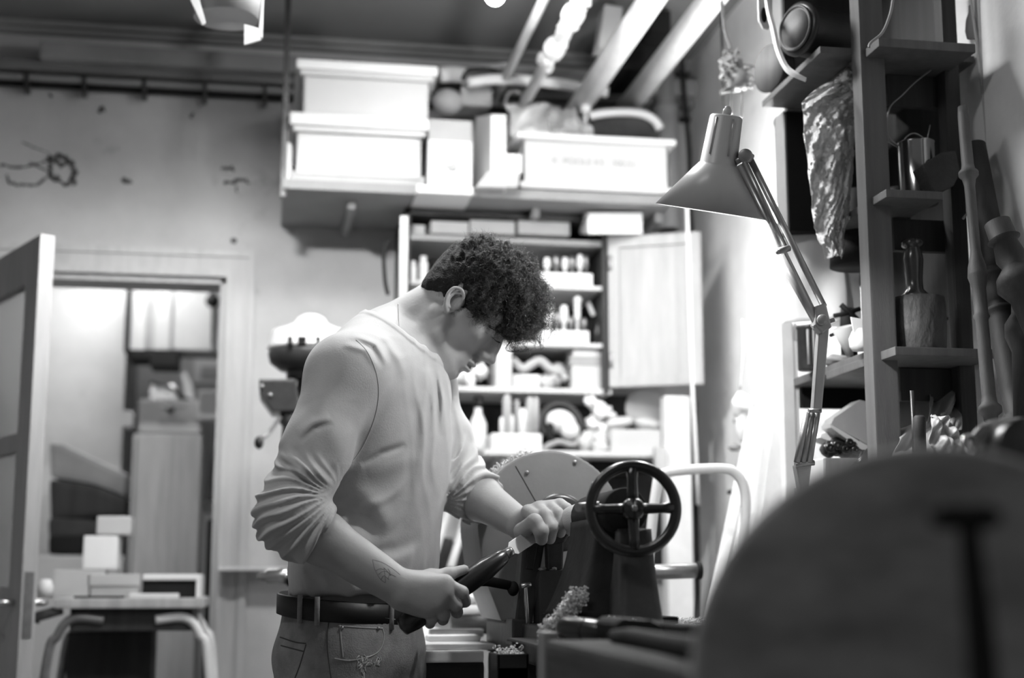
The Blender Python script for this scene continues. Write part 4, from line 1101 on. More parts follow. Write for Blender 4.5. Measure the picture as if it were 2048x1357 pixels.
# dark bell shade behind
c = P(1718, 470, 2.85)
bld('dark_bell', MB().lathe([(0, .10), (.02, .10), (.028, .07), (.04, .03), (.062, -.03), (.064, -.07), (0, -.07)], c, (0, 0, 1), 32), M_BLACKM, label='black bell-shaped hood between the plastic bag and the upright', cat='hood')
# sheet of paper lit by the lamp
def fpap(u, v):
    tl, tr, br, bl = P(1568, 462, 3.04), P(1684, 455, 3.02), P(1690, 640, 2.98), P(1566, 648, 3.02)
    p = lerp(lerp(tl, tr, u), lerp(bl, br, u), v)
    return p + V3(.012 * v * v * (u > .5) * math.sin(v * 3), -.02 * math.sin(u * 2.4) * v * v + .004 * math.sin(u * 9 + v * 4), 0)
bld('paper_sheet', MB().grid(fpap, 20, 20, .0012), M_PAPER, label='large white sheet of paper hanging on the shelf unit under the black box', cat='paper')
m = MB().pbox(1680, 541, 1722, 640, 3.0, .1, .003)
bld('white_case', m, M_WHITE, label='white box behind the black bottle, right of the hanging paper', cat='box')
p = P(1698, 690, 2.93); p.z = zF3 + .001
bld('black_bottle', MB().lathe([(0, 0), (.016, .002), (.018, .02), (.018, P(0, 600, 2.93).z - zF3), (.015, P(0, 563, 2.93).z - zF3), (0, P(0, 561, 2.93).z - zF3)], p, (0, 0, 1), 24), M_BLACKM, label='black bottle standing in front of the white box', cat='bottle')
# jar of tubes
p = P(1620, 760, 2.98); p.z = zF3 + .001; hj = P(1620, 655, 2.98).z - zF3
g2 = root('metal_jar', 'dark ribbed metal jar at the left end of the middle board', 'jar', p)
m = MB()
prof = [(0, 0), (.024, 0), (.025, .004), (.025, hj * .93), (.027, hj * .95), (.027, hj), (.022, hj), (.022, .01), (0, .01)]
m.lathe(prof, p, (0, 0, 1), 32)
bld('body', m, M_DARKSTEEL, g2)
bld('rim', MB().torus(p + V3(0, 0, hj), (0, 0, 1), .026, .002), M_DULLSTEEL, g2)
for k in range(3):
    a_ = (-.9, -2.0, -1.5)[k]
    q = p + V3(math.cos(a_) * .0252, math.sin(a_) * .0252, 0)
    bld('stripe', MB().tube([q + V3(0, 0, .01), q + V3(0, 0, hj * .9)], .003), M_GREY5, g2)
# tilted paper cone and white cup
a = P(1674, 668, 2.86); b_ = P(1712, 722, 2.86)
bld('paper_cone', MB().lathe([(0, 0), (.007, 0), (.024, .062), (.0225, .062), (.006, .003), (0, .003)], P(1700, 712, 2.84) , P(1683, 660, 2.84) - P(1700, 712, 2.84) + V3(0, -.01, 0), 28), M_CARD, label='grey paper cone tilted beside the white cup', cat='cone')
p = P(1722, 712, 2.70); p.z = zF3 + .0005
g2 = root('white_cup', 'bright white bottle with flared paper top left of the front upright', 'bottle', p)
bld('body', MB().lathe([(0, 0), (.017, .001), (.022, .01), (.023, .025), (.016, .04), (.012, .045), (0, .045)], p, (0, 0, 1), 28), M_PAPER, g2)
bld('paper_top', MB().prism([P(x, y, 2.69) for x, y in [(1702, 634), (1745, 642), (1742, 705), (1718, 680), (1708, 668)]], (0, .004, 0), .001), M_PAPER, g2)
bld('dark_pliers', MB().tube([P(1668, 632, 2.86), P(1690, 628, 2.86), P(1720, 618, 2.86)], .005).tube([P(1660, 672, 2.88), P(1700, 655, 2.88), P(1722, 640, 2.88)], .004).tube([P(1682, 610, 2.86), P(1715, 640, 2.86)], .006), M_BLACKM, label='black pliers propped above the paper cone', cat='pliers')
bld('dark_lump', MB().ell((P(1672, 715, 2.9).x, 2.9, zF3 + .012), (.03, .02, .012), jit=.15), M_GREY5, label='grey lump lying between the metal jar and the paper cone', cat='stone')

# folded leathers, rolls and wooden box on the lower board
def slab(pix, Y, dep, m_, lb, name='folded_sheet', bev=.002): return bld(name, MB().pprism(pix, Y, dep, bev), m_, label=lb, cat='sheet')
slab([(1662, 848), (1668, 836), (1720, 800), (1748, 806), (1750, 893), (1735, 890)], 2.86, .05, M_GREY5, 'dark grey folded sheet on top of the pile left of the upright')
slab([(1660, 848), (1735, 892), (1750, 895), (1750, 905), (1725, 902), (1662, 856)], 2.80, .05, M_TOTE, 'white sheet folded under the dark grey one')
slab([(1642, 868), (1665, 862), (1748, 908), (1745, 915), (1640, 876)], 2.84, .06, M_PAPER, 'long white sheet lying under the folded pile')
m = MB()
rr = random.Random(4)
for (x, y, r) in ((1660, 895, .020), (1675, 890, .022), (1692, 898, .020), (1700, 885, .018), (1712, 900, .024), (1728, 908, .020)):
    pts = [P(x + 10 * math.cos(t_ * .7) * (1 - t_ / 14), y + 9 * math.sin(t_ * .7) * (1 - t_ / 14), 2.80) for t_ in range(12)]
    m.tube(pts, .0035, 8)
    m.ell(P(x, y + 4, 2.83), (r, .02, r * .8), jit=.1)
bld('leather_rolls', m, M_BLACK, label='black curled leather pieces lying in the wooden box', cat='leather')
g2 = root('wooden_box', 'open wooden box holding black leather on the lower board', 'box', P(1690, 1005, 2.75))
bld('front', MB().pbox(1652, 917, 1742, 1010, 2.74, .012, .002), M_GREYWOOD, g2)
bld('side', MB().prism([P(1638, 917, 2.80), P(1652, 917, 2.74), P(1652, 1010, 2.74), P(1638, 1010, 2.80)], (.006, .12, 0), .001), M_TOTE, g2)
bld('dark_tool', MB().tube([P(1706, 945, 2.70), P(1742, 905, 2.70)], .011, 12).tube([P(1692, 960, 2.70), P(1715, 935, 2.70), P(1724, 905, 2.70)], .003), M_BLACK, label='black round tool leaning in front of the wooden box', cat='tool')

# near bay: tin can with wires, mallet, cloths
p = P(1836, 374, 2.66); p.z = zN2 + .0005; rc = P(1872, 330, 2.66).x - P(1836, 330, 2.66).x; hc = P(1836, 287, 2.66).z - zN2
g2 = root('tin_can', 'shiny tin can with thin wires sticking out on the middle board', 'can', p)
bld('body', MB().lathe([(0, 0), (rc * .97, 0), (rc, .003), (rc, .006), (rc * .97, .008), (rc * .97, hc - .006), (rc, hc - .003), (rc, hc), (rc * .93, hc), (rc * .92, .006), (0, .006)], p, (0, 0, 1), 48), mat('tin', .35, .16, metal=1.0, var=.1), g2)
bld('wire', MB().tube(curve([P(x, y, 2.66) for x, y in [(1800, 293), (1782, 280), (1774, 255), (1780, 215), (1805, 190), (1830, 165), (1862, 140)]], 40), .0016, 6), M_DULLSTEEL, g2)
bld('wire', MB().tube(curve([P(x, y, 2.66) for x, y in [(1806, 290), (1812, 275), (1828, 267), (1845, 275), (1855, 285)]], 24), .0016, 6), M_DULLSTEEL, g2)
bld('wire', MB().tube(curve([P(x, y, 2.66) for x, y in [(1795, 295), (1770, 280), (1766, 262), (1772, 245)]], 16), .0013, 6).tube([P(1853, 286, 2.66), P(1860, 250, 2.66)], .0013, 6), M_DULLSTEEL, g2)
bld('dark_jar', MB().lathe([(0, 0), (.024, 0), (.025, .06), (.018, .075), (0, .075)], (P(1786, 0, 2.78).x, 2.80, zN2), (0, 0, 1), 24), M_DARKSTEEL, label='dark jar standing left behind the tin can', cat='jar')
m = MB().pprism([(1846, 330), (1882, 305), (1912, 300), (1922, 345), (1908, 372), (1872, 388)], 2.58, .05, .005)
bld('leather_pouch', m, M_CLOTHD, label='dark stiff leather pouch hanging in front of the tin can', cat='pouch')
# mallet
p = P(1838, 692, 2.66); p.z = zN3 + .0005
rm = P(1890, 640, 2.66).x - P(1838, 640, 2.66).x; hm = P(1838, 598, 2.66).z - p.z
g2 = root('carving_mallet', 'scarred round wooden mallet standing head down on the lower board', 'mallet', p)
bld('head', MB().lathe([(0, 0), (rm * .90, 0), (rm * .95, .004), (rm * 1.0, hm * .45), (rm * 1.0, hm * .9), (rm * .96, hm), (rm * .4, hm + .002), (0, hm + .002)], p, (0, 0, 1), 48), M_MALLET, g2)
def hz(y): return P(1835, y, 2.66).z - p.z
hr = .0175
bld('handle', MB().lathe([(0, hm), (hr * 1.7, hm), (hr * 1.55, hz(590)), (hr * 1.0, hz(580)), (hr * .95, hz(560)), (hr * 1.15, hz(520)), (hr * .95, hz(500)), (hr * .85, hz(497)), (hr * 1.2, hz(494)), (hr * 1.3, hz(488)), (hr * 1.1, hz(481)), (0, hz(477))], p + V3(-.004, 0, 0), (0, 0, 1), 40), mat('polished_wood', .05, .25, var=.3, coat=.4), g2)
# crumpled bags below
def blob_sheet(cor, Y0, Y1, seed, amp, m_, lb, name='crumpled_bag'): return bld(name, sheet(cor, Y0, Y1, 34, amp, seed, .002), m_, label=lb, cat='bag')
blob_sheet([(1858, 775), (1915, 770), (1925, 860), (1850, 900)], 2.62, 2.72, 3, .010, M_GREY5, 'grey crumpled paper bag top standing right of the upright')
blob_sheet([(1790, 860), (1900, 840), (1945, 960), (1795, 985)], 2.50, 2.66, 6, .012, M_CARD, 'pale crumpled bag lying low right of the upright')
blob_sheet([(1860, 830), (1905, 842), (1935, 920), (1870, 930)], 2.46, 2.52, 9, .010, M_TOTE, 'lighter crumpled bag piece beside the pale machine')
bld('steel_rod', MB().tube([P(1824, 782, 2.5), P(1832, 980, 2.5)], .004, 10), M_DARKSTEEL, label='thin dark rod standing right of the upright', cat='rod')
bld('tool_handle', MB().lathe([(0, 0), (.010, .001), (.012, .03), (.011, .11), (.012, .135), (.008, .14), (0, .14)], P(1842, 985, 2.48), P(1839, 846, 2.48) - P(1842, 985, 2.48), 20), M_DARKWOOD, label='dark rounded tool handle standing beside the thin rod', cat='tool handle')  # handle of a standing chisel
# hanging tassel and cords on the hind upright
bld('brush_tassel', MB().lathe([(0, 0), (.010, .004), (.013, .02), (.010, .045), (.004, .06), (.003, .075), (0, .075)], P(1944, 80, 2.66), (0, 0, 1), 20), M_CARD, label='small pale tassel hanging above the right end of the top near board', cat='tassel')
bld('long_string', MB().tube(curve([P(x, y, 2.64) for x, y in [(1940, -10), (1950, 60), (1962, 160), (1972, 260), (1978, 345), (1984, 365), (1978, 385), (1950, 410), (1926, 438)]], 60), .0025, 6), M_CARD, label='pale string hanging down the hind upright and tied round the thin spindle', cat='string')
bld('string', MB().tube(curve([P(x, y, 2.54) for x, y in [(1786, 0), (1780, 30), (1765, 65), (1742, 85), (1738, 95)]], 24), .0028, 6), M_GREY5, label='thin cord curving down to the near corner of the top board', cat='cord')

# leaning turned spindles
def spindle(p0, p1, Y0, Y1, prof, m_, lb, seg=32):
    a = P(*p0, Y0); b_ = P(*p1, Y1)
    d = b_ - a; L = d.length
    return bld('turned_spindle', MB().lathe([(r, f * L) for r, f in prof], a, d, seg), m_, label=lb, cat='spindle')
spindle((1925, 215), (1982, 842), 2.52, 2.36, [(0, 0), (.009, 0), (.0105, .03), (.0115, .2), (.013, .215), (.0185, .225), (.0185, .235), (.013, .245), (.010, .27), (.0095, .48), (.011, .50), (.0165, .535), (.018, .56), (.0185, .565), (.0125, .60), (.0125, .68), (.015, .69), (.0115, .70), (.0125, .93), (.014, .95), (.0205, .962), (.0205, .975), (.013, .985), (.012, 1.0), (0, 1)],
        M_SPIN, 'thin pale turned spindle leaning in front of the shelf unit')
spindle((1950, 285), (2046, 895), 2.60, 2.42, [(0, 0), (.020, .01), (.023, .2), (.029, .42), (.030, .44), (.026, .445), (.026, .455), (.031, .46), (.029, .47), (.022, .485), (.026, .50), (.030, .53), (.026, .555), (.021, .565), (.030, .575), (.030, .585), (.026, .59), (.028, .61), (.026, .83), (.022, .90), (.033, .915), (.035, .935), (.026, .95), (.022, 1), (0, 1)],
        M_DARKWOOD, 'thick dark turned table leg leaning at the right edge')
spindle((1992, 440), (2120, 760), 2.40, 2.3, [(0, 0), (.024, .02), (.025, .12), (.030, .13), (.022, .15), (.028, .25), (.022, .30), (.040, .36), (.045, .42), (.030, .5), (.026, .9), (0, 1)],
        M_DARKWOOD, 'dark bulging turned leg partly cut off by the right edge')
spindle((2046, 520), (2052, 900), 2.45, 2.35, [(0, 0), (.022, .02), (.022, .3), (.034, .36), (.034, .42), (.022, .5), (.020, 1), (0, 1)], M_DARKWOOD, 'dark upright turned leg at the very right edge')
# ================================================================== LATHE (its axis runs parallel to the right wall)
HY = 2.20
hub = P(1267, 1018, HY)
AX, AZ = hub.x, hub.z
BZ = 1.000                                  # top of the metal bed
lathe = root('wood_lathe', 'heavy old wood lathe with black handwheel and grey round headstock cover', 'lathe', (AX, 2.6, 0))
# bed
m = MB().box((AX - .09, 1.95, BZ - .07), (AX - .02, 3.12, BZ), .006).box((AX + .02, 1.95, BZ - .07), (AX + .09, 3.12, BZ), .006)
for y in (2.1, 2.4, 2.9, 3.08): m.box((AX - .03, y, BZ - .06), (AX + .03, y + .03, BZ - .012), .003)
bld('bed', m, M_CAST, lathe)
bld('stand', MB().box((AX - .09, 2.45, 0), (AX + .09, 2.55, BZ - .07), .01), M_CAST, lathe)
bld('stand', MB().box((AX - .09, 2.95, 0), (AX + .09, 3.10, BZ - .07), .01), M_CAST, lathe)
# headstock cover: round top and flared foot
Yc = 2.86; c = V3(AX, Yc, AZ); Rr = .147
pts = []
for i in range(41):
    a_ = math.radians(-20 + 220 * i / 40)
    pts.append((math.cos(a_) * Rr, math.sin(a_) * Rr))
pts = [(.225, -.205)] + pts + [(-.185, -.135), (-.165, -.26), (.235, -.26)]
pts = [(.23, BZ - AZ)] + [(math.cos(math.radians(-28 + 216 * i / 40)) * Rr, math.sin(math.radians(-28 + 216 * i / 40)) * Rr) for i in range(41)] + [(-.135, -.10), (-.10, BZ - AZ)]
bld('headstock_cover', MB().prism([(AX + x, Yc, AZ + z) for x, z in pts], (0, .26, 0), .004), M_CASTL, lathe, label='grey sheet metal headstock cover')
m = MB()
for (px, py) in ((1054, 946), (1150, 925), (1186, 968)):
    q = P(px, py, Yc); m.cyl((q.x, Yc - .005, q.z), (q.x, Yc, q.z), .004)
bld('rivet', m, M_DULLSTEEL, lathe)
m = MB(); a = P(1031, 933, Yc); b_ = P(1074, 1008, Yc)
m.prism([a + V3(-.0008, -.0006, 0), a + V3(.0008, -.0006, 0), b_ + V3(.0008, -.0006, 0), b_ + V3(-.0008, -.0006, 0)], (0, .002, 0))
bld('cover_seam', m, M_BLACKM, lathe)
m = MB(); pts2 = [(AX + math.cos(math.radians(a_)) * (Rr + .002), Yc + .02, AZ + math.sin(math.radians(a_)) * (Rr + .002)) for a_ in range(100, 165, 3)]
rr = random.Random(2)
for p in pts2:
    for k in range(3):
        q = V3(*p) + V3(rr.uniform(-.006, .004), rr.uniform(-.02, .1), rr.uniform(-.003, .008))
        m.torus(q, (rr.uniform(-1, 1), rr.uniform(-1, 1), rr.uniform(-1, 1)), rr.uniform(.003, .007), .0009, 10, 4)
bld('curled_shavings', m, M_SAW, label='curls of wood shavings caught on the left rim of the grey lathe cover', cat='shavings', kind='stuff')
# chuck and workpiece
bld('chuck', MB().lathe([(0, 0), (.048, 0), (.056, .004), (.056, .012), (.050, .016), (.050, .05), (.03, .055), (.03, .10), (0, .10)], (AX, 2.76, AZ), (0, 1, 0), 48), M_DARKSTEEL, lathe)
bld('spindle_nose', MB().lathe([(0, 0), (.022, 0), (.026, .01), (.026, .05), (0, .05)], (AX, 2.715, AZ), (0, 1, 0), 32), M_DULLSTEEL, lathe)
wp = bld('workpiece', MB().lathe([(0, 0), (.018, .0), (.022, .01), (.024, .03), (.021, .06), (.025, .10), (.028, .14), (.026, .2), (.028, .26), (0, .26)], (AX, 2.452, AZ), (0, 1, 0), 40), mat('fresh_wood', .5, .6, var=.15, scale=4, stretch=(12, 1, 12), bump=.2), label='pale wooden spindle being turned between the lathe centres', cat='workpiece')
# tailstock
m = MB()
# casting: tapered pedestal under the quill
def pedestal(m, Y0, Y1, wt, wb, zt, zb, xo=0, conc=0.0, n=14):
    rows = []
    for i in range(n + 1):
        f = i / n; z = lerp(zt, zb, f)
        e = f ** (1 + conc)
        w = lerp(wt, wb, e); dy = lerp(0, .03, e)
        r = min(w, (Y1 - Y0) / 2) * .5
        ring = []
        for (sx, sy, a0) in ((1, 1, 0), (-1, 1, 90), (-1, -1, 180), (1, -1, 270)):
            for k in range(5):
                a_ = math.radians(a0 + 90 * k / 4)
                cx_ = sx * (w - r); cy_ = sy * ((Y1 - Y0) / 2 + dy - r)
                ring.append(m.bm.verts.new((AX + xo + cx_ + math.cos(a_) * r, (Y0 + Y1) / 2 + cy_ + math.sin(a_) * r, z)))
        rows.append(ring)
    for A, B in zip(rows[:-1], rows[1:]):
        for k in range(20): m.bm.faces.new((A[k], B[k], B[(k + 1) % 20], A[(k + 1) % 20])).smooth = True
    m.bm.faces.new(rows[0]); m.bm.faces.new(list(reversed(rows[-1])))
m = MB()
pedestal(m, 2.30, 2.52, .030, .078, AZ - .01, BZ + .018, -.005, .8)
m.cyl((AX, 2.25, AZ), (AX, 2.50, AZ), .036)
m.box((AX - .08, 2.27, BZ), (AX + .09, 2.55, BZ + .022), .005)
bld('tailstock', m, M_IRONM, lathe)
m = MB()
pedestal(m, 2.225, 2.275, .026, .036, AZ - .03, BZ + .004, .012, .3)
bld('tailstock_column', m, M_CAST, lathe)
m = MB().cyl((AX, 2.44, AZ), (AX, 2.60, AZ), .018).cyl((AX, 2.50, AZ), (AX, 2.515, AZ), .026).cyl((AX, 2.52, AZ), (AX, 2.535, AZ), .026)
bld('quill', m, M_STEEL, lathe)
m = MB().lathe([(0, 0), (.010, .0), (.016, .02), (.016, .08), (0, .08)], (AX, 2.42, AZ + .0), (0, 1, 0))
m.tube([(AX, 2.43, AZ + .0), (AX - .03, 2.3, AZ + .01), (AX - .075, 2.26, AZ + .004)], .007, 10)
bld('quill_lock', m, M_DULLSTEEL, lathe)
# handwheel
hwR = .0665
wheel_ax = V3(-.12, -1, .02).normalized()
u = V3(0, 0, 1); u = (u - wheel_ax * u.dot(wheel_ax)).normalized(); v = wheel_ax.cross(u)
m = MB().torus(hub, wheel_ax, hwR, .0088, 72, 16)
bld('handwheel', m, M_BLACK, lathe, label='black spoked handwheel rim')
m = MB()
for k in range(4):
    a_ = PI / 2 * k + .02
    d = u * math.cos(a_) + v * math.sin(a_)
    m.tube([hub + d * .010 - wheel_ax * .008, hub + d * .025 - wheel_ax * .006, hub + d * .045 - wheel_ax * .002, hub + d * (hwR - .003)], [.0095, .0085, .0078, .0095], 12)
bld('spoke', m, M_BLACK, lathe)
m = MB().lathe([(0, .012), (.006, .012), (.0065, .008), (.014, .006), (.018, -.002), (.017, -.022), (.013, -.06), (0, -.06)], hub, wheel_ax, 32)
bld('hub', m, M_BLACK, lathe)
bld('hub_nut', MB().lathe([(0, .0165), (.004, .016), (.0055, .012), (0, .012)], hub, wheel_ax, 6, smooth=False), M_DULLSTEEL, lathe)

# near timber bench end and levers
xb = P(1108, 1283, 1.80).x
m = MB().box((xb, 1.11, .93), (xb + .75, 1.86, 1.004), .008)
ob = root('timber_bench', 'worn dark timber bench end in front of the lathe', 'bench', (xb + .3, 1.4, 0))
bld('bench_top', m, M_BENCHW, ob)
bld('bench_leg', MB().box((xb + .02, 1.74, 0), (xb + .10, 1.82, .93), .006), M_GREYWOOD, ob)
bld('bench_leg', MB().box((xb + .64, 1.74, 0), (xb + .72, 1.82, .93), .006), M_GREYWOOD, ob)
bld('apron', MB().box((xb + .012, 1.14, .80), (xb + .05, 1.80, .93), .006), M_GREYWOOD, ob)
# round bar lying in front of the tailstock
a = P(1123, 1254, 2.08); b_ = P(1245, 1272, 1.98)
g = root('black_bar', 'smooth dark round bar with domed end lying in front of the tailstock', 'bar', a)
d = (b_ - a).normalized()
bld('bar', MB().lathe([(0, -.004), (.010, -.002), (.0155, .006), (.017, .02), (.017, (b_ - a).length + .06), (0, (b_ - a).length + .06)], a, d, 32), M_BLACK, g)
bld('bar_rib', MB().lathe([(.0172, 0), (.0178, .002), (.0172, .004)], a + d * .05, d, 32), M_BLACKM, g)
# black clamp lever base, running right
g = root('clamp_lever', 'black iron clamp with long levers running right from the tailstock foot', 'lever', P(1260, 1260, 1.9))
p0 = P(1252, 1262, 1.9)
bld('clamp_body', MB().pprism([(1228, 1250), (1246, 1236), (1300, 1240), (1360, 1262), (1370, 1300), (1240, 1290)], 1.82, .12, .01), M_BLACKM, g)
bld('upper_lever', MB().tube([P(1290, 1255, 1.86), P(1370, 1262, 1.8), P(1450, 1262, 1.72)], [.010, .009, .008], 12), M_BLACKM, g)
bld('lower_lever', MB().tube([P(1228, 1273, 1.76), P(1260, 1276, 1.70), P(1340, 1291, 1.5), P(1425, 1305, 1.28), P(1445, 1308, 1.25)], [.008, .0115, .012, .0135, .011], 12), M_BLACKM, g)
bld('bolt_head', MB().cyl(P(1382, 1283, 1.72), P(1382, 1275, 1.72), .006), M_DULLSTEEL, g)
# tool rest, banjo, screw clamp (left of the tailstock)
g = root('tool_rest', 'dark tool rest holder dusted with sawdust left of the tailstock', 'tool rest', P(1110, 1280, 2.66))
Yb = 2.66
bld('banjo_post', MB().pprism([(1083, 1142), (1138, 1140), (1141, 1165), (1138, 1215), (1120, 1260), (1100, 1357), (1078, 1357), (1078, 1160)], Yb, .06, .005), M_CAST, g)
bld('rest_stem', MB().pprism([(1094, 1085), (1128, 1080), (1126, 1142), (1096, 1142)], Yb + .015, .03, .003), M_DARKSTEEL, g)
bld('rest_arm', MB().pprism([(1098, 1090), (1090, 1078), (1118, 1050), (1146, 1010), (1162, 1012), (1150, 1052), (1130, 1085)], Yb + .01, .05, .004), M_DARKSTEEL, g)
m = MB(); rr = random.Random(6)
for i in range(26):
    x = lerp(1082, 1140, rr.random()); m.ell(P(x, 1141 + rr.uniform(-3, 2), Yb + .012 + rr.uniform(0, .03)), (.006, .008, .0035), seg=8, jit=.3, seed=i)
bld('dust_cap', m, M_SAW, g, label='sawdust settled on the post top')
# bracket with T screw
g = root('screw_bracket', 'dark upright bracket with a steel tommy-bar screw between the hands and the tailstock', 'bracket', (P(1055, 1280, 2.70).x, 2.72, 0))
Yk = 2.70
bld('upright_plate', MB().pprism([(1046, 1072), (1092, 1076), (1074, 1180), (1060, 1290), (1032, 1290), (1030, 1240), (1040, 1160)], Yk, .05, .004), M_CAST, g)
bld('foot', MB().pprism([(1024, 1238), (1064, 1242), (1070, 1262), (1066, 1300), (1024, 1296)], Yk - .01, .07, .004), M_CAST, g)
bld('column', MB().box((P(1026, 1300, Yk).x, Yk, 0), (P(1078, 1300, Yk).x, Yk + .06, P(0, 1292, Yk).z), .005), M_CAST, g)
bld('slot', MB().pprism([(1056, 1088), (1076, 1090), (1066, 1140), (1052, 1138)], Yk - .002, .004, .001), M_DARKSTEEL, g)
bld('rod_head', MB().cyl(P(1042, 1174, Yk - .03), P(1063, 1170, Yk - .03), .0052), M_STEEL, g)
bld('screw_rod', MB().cyl(P(1051, 1172, Yk - .03), P(1057, 1268, Yk - .03), .0042).cyl(P(1056, 1264, Yk - .03), P(1057, 1273, Yk - .03), .0085), M_STEEL, g)
bld('pin', MB().tube([P(1062, 1086, Yk - .015), P(1078, 1086, Yk - .015)], .0025), M_STEEL, g)
# black arm with ball end left of the bracket
bld('pivot_lever', MB().tube([P(930, 1165, 2.7), P(975, 1163, 2.7), P(1020, 1172, 2.7)], [.008, .010, .009], 12).ell(P(1026, 1178, 2.7), (.011, .011, .014)), M_BLACKM, label='black rod with a ball end behind the chisel handle', cat='lever')
# socket and nut on the right
g = root('steel_socket', 'short dark steel cylinder with nut standing right of the tailstock', 'socket', P(1455, 1232, 2.25))
s = P(1458, 1232, 2.25)
bld('body', MB().cyl(P(1452, 1228, 2.25), P(1452, 1193, 2.25), .0135), M_DARKSTEEL, g)
bld('body', MB().cyl(P(1478, 1228, 2.3), P(1478, 1192, 2.3), .013), M_DARKSTEEL, g)
bld('nut', MB().cyl(P(1452, 1236, 2.25), P(1452, 1227, 2.25), .019, seg=6), M_DULLSTEEL, g)
# chip board the shavings lie on
m = MB().box((AX + .09, 2.0, BZ - .02), (1.2, 3.0, BZ), .004)
bld('lathe_bench', m, M_GREYWOOD, label='timber bench top behind the lathe bed on the right', cat='bench')
def pile(fn, n, seed, name, lb, r0=.002, r1=.005):
    m = MB(); r2 = random.Random(seed)
    for i in range(n):
        p = fn(r2)
        if i % 3 == 0:
            m.torus(p, (r2.uniform(-1, 1), r2.uniform(-1, 1), r2.uniform(-1, 1)), r2.uniform(r0, r1), .0007, 9, 4)
        else:
            m.ell(p, (r2.uniform(r0, r1) * .7, r2.uniform(r0, r1) * .6, r2.uniform(.0006, .0016)), Matrix.Rotation(r2.uniform(0, 3), 3, 'X'), 6)
    bld(name, m, M_SAW, label=lb, cat='shavings', kind='stuff')
pile(lambda r: V3(AX + .085 + abs(r.gauss(0, .09)), 2.25 + r.uniform(0, .35), BZ + abs(r.gauss(0, .006))), 900, 1, 'wood_shavings', 'wood shavings scattered right of the tailstock foot')
pile(lambda r: V3(AX - .03 + r.uniform(-.07, .03), 2.12 + r.uniform(0, .14), BZ + abs(r.gauss(0, .008))), 700, 2, 'wood_shavings', 'wood shavings heaped on the bed before the tailstock')
# heap of sawdust sliding down left of the tailstock
m = MB()
m.prism([P(x, y, 2.28) for x, y in [(1150, 1182), (1163, 1190), (1150, 1232), (1128, 1240), (1112, 1290), (1086, 1292), (1090, 1265), (1106, 1240), (1120, 1230), (1135, 1205)]], (0, .05, 0), .004)
bld('sawdust_heap', m, M_SAW, label='pale sawdust heap caught between the tool rest and the tailstock', cat='sawdust', kind='stuff')
bld('side_ledge', MB().pbox(1078, 1291, 1150, 1298, 2.25, .3, .003), M_CAST, lathe)
def fh(r):
    t_ = r.random(); q = curve([P(1155, 1190, 2.28), P(1130, 1228, 2.28), P(1096, 1262, 2.28), P(1096, 1290, 2.28)], 10)[int(t_ * 10)]
    return q + V3(r.uniform(-.016, .016), r.uniform(-.012, .0), r.uniform(-.012, .012))
pile(fh, 1500, 3, 'loose_sawdust', 'loose sawdust flecks on the heap beside the tool rest', .0009, .0024)
# little post top behind the bench corner
bld('bench_post', MB().box((P(1088, 1300, 1.95).x, 1.95, 0), (P(1118, 1300, 1.95).x, 2.0, P(0, 1272, 1.95).z), .004), M_GREYWOOD, label='square timber post top at the left end of the timber bench', cat='post')

# ------------------------------------------------ white table between man and lathe
TY2 = 2.95
zt2 = P(940, 1289, TY2).z
g = root('machine_table', 'white topped machine table between the man and the lathe', 'table', (P(940, 1300, TY2).x, TY2 + .3, 0))
x0 = P(800, 1300, TY2).x; x1 = min(P(1030, 1300, TY2).x, AX - .095)
bld('table_top', MB().box((x0, TY2, zt2 - .012), (x1, TY2 + 1.2, zt2), .004), M_PAPER, g)
bld('front_lip', MB().box((x0, TY2 - .02, zt2 - .035), (P(965, 1300, TY2).x, TY2, zt2 - .012), .004), M_PAPER, g)
bld('body', MB().box((x0 + .02, TY2 + .02, 0), (x1 - .02, TY2 + .6, zt2 - .036), .01), M_CAST, g)
bld('bar_rest', MB().box((P(860, 1260, TY2 + .35).x, TY2 + .35, zt2), (P(968, 1260, TY2 + .35).x, TY2 + .38, zt2 + .018), .004), M_DULLSTEEL, label='grey metal fence bar lying across the machine table', cat='bar')
bld('white_strip', MB().box((P(858, 1280, TY2 + .12).x, TY2 + .12, zt2), (P(962, 1280, TY2 + .12).x, TY2 + .2, zt2 + .012), .004), M_PAPER, label='white strip of wood lying on the machine table', cat='strip')
p = P(972, 1238, TY2 + .55)
g = root('round_pad', 'round pad with bright top on the machine table behind the bracket', 'pad', p)
hh = P(972, 1212, TY2 + .55).z - zt2
bld('side', MB().lathe([(0, 0), (.075, 0), (.078, .006), (.078, hh * .7), (0, hh * .7)], (p.x, TY2 + .6, zt2), (0, 0, 1), 40), M_CAST, g)
bld('top', MB().lathe([(0, 0), (.078, 0), (.080, .004), (.078, hh * .3), (0, hh * .34)], (p.x, TY2 + .6, zt2 + hh * .7), (0, 0, 1), 40), M_PAPER, g)
for i, (x, y, mm) in enumerate(((950, 1192, M_CLOTHW), (972, 1185, M_CLOTHD), (995, 1190, M_CLOTHW), (1012, 1186, M_CLOTHD), (962, 1205, M_CLOTHD))):
    bld('wood_offcut', MB().ell((P(x, y, TY2 + .58).x, TY2 + .58 + .02 * i, zt2 + hh * 1.05 + .015 + .006 * i), (.022, .02, .018), jit=.3, seed=i), mm,
        label=['pale offcut at the left of the pile on the round pad', 'dark offcut in the middle of the pile on the round pad', 'pale offcut right of the middle of the pile on the round pad', 'dark offcut at the right of the pile on the round pad', 'dark offcut at the front of the pile on the round pad'][i], cat='offcut')
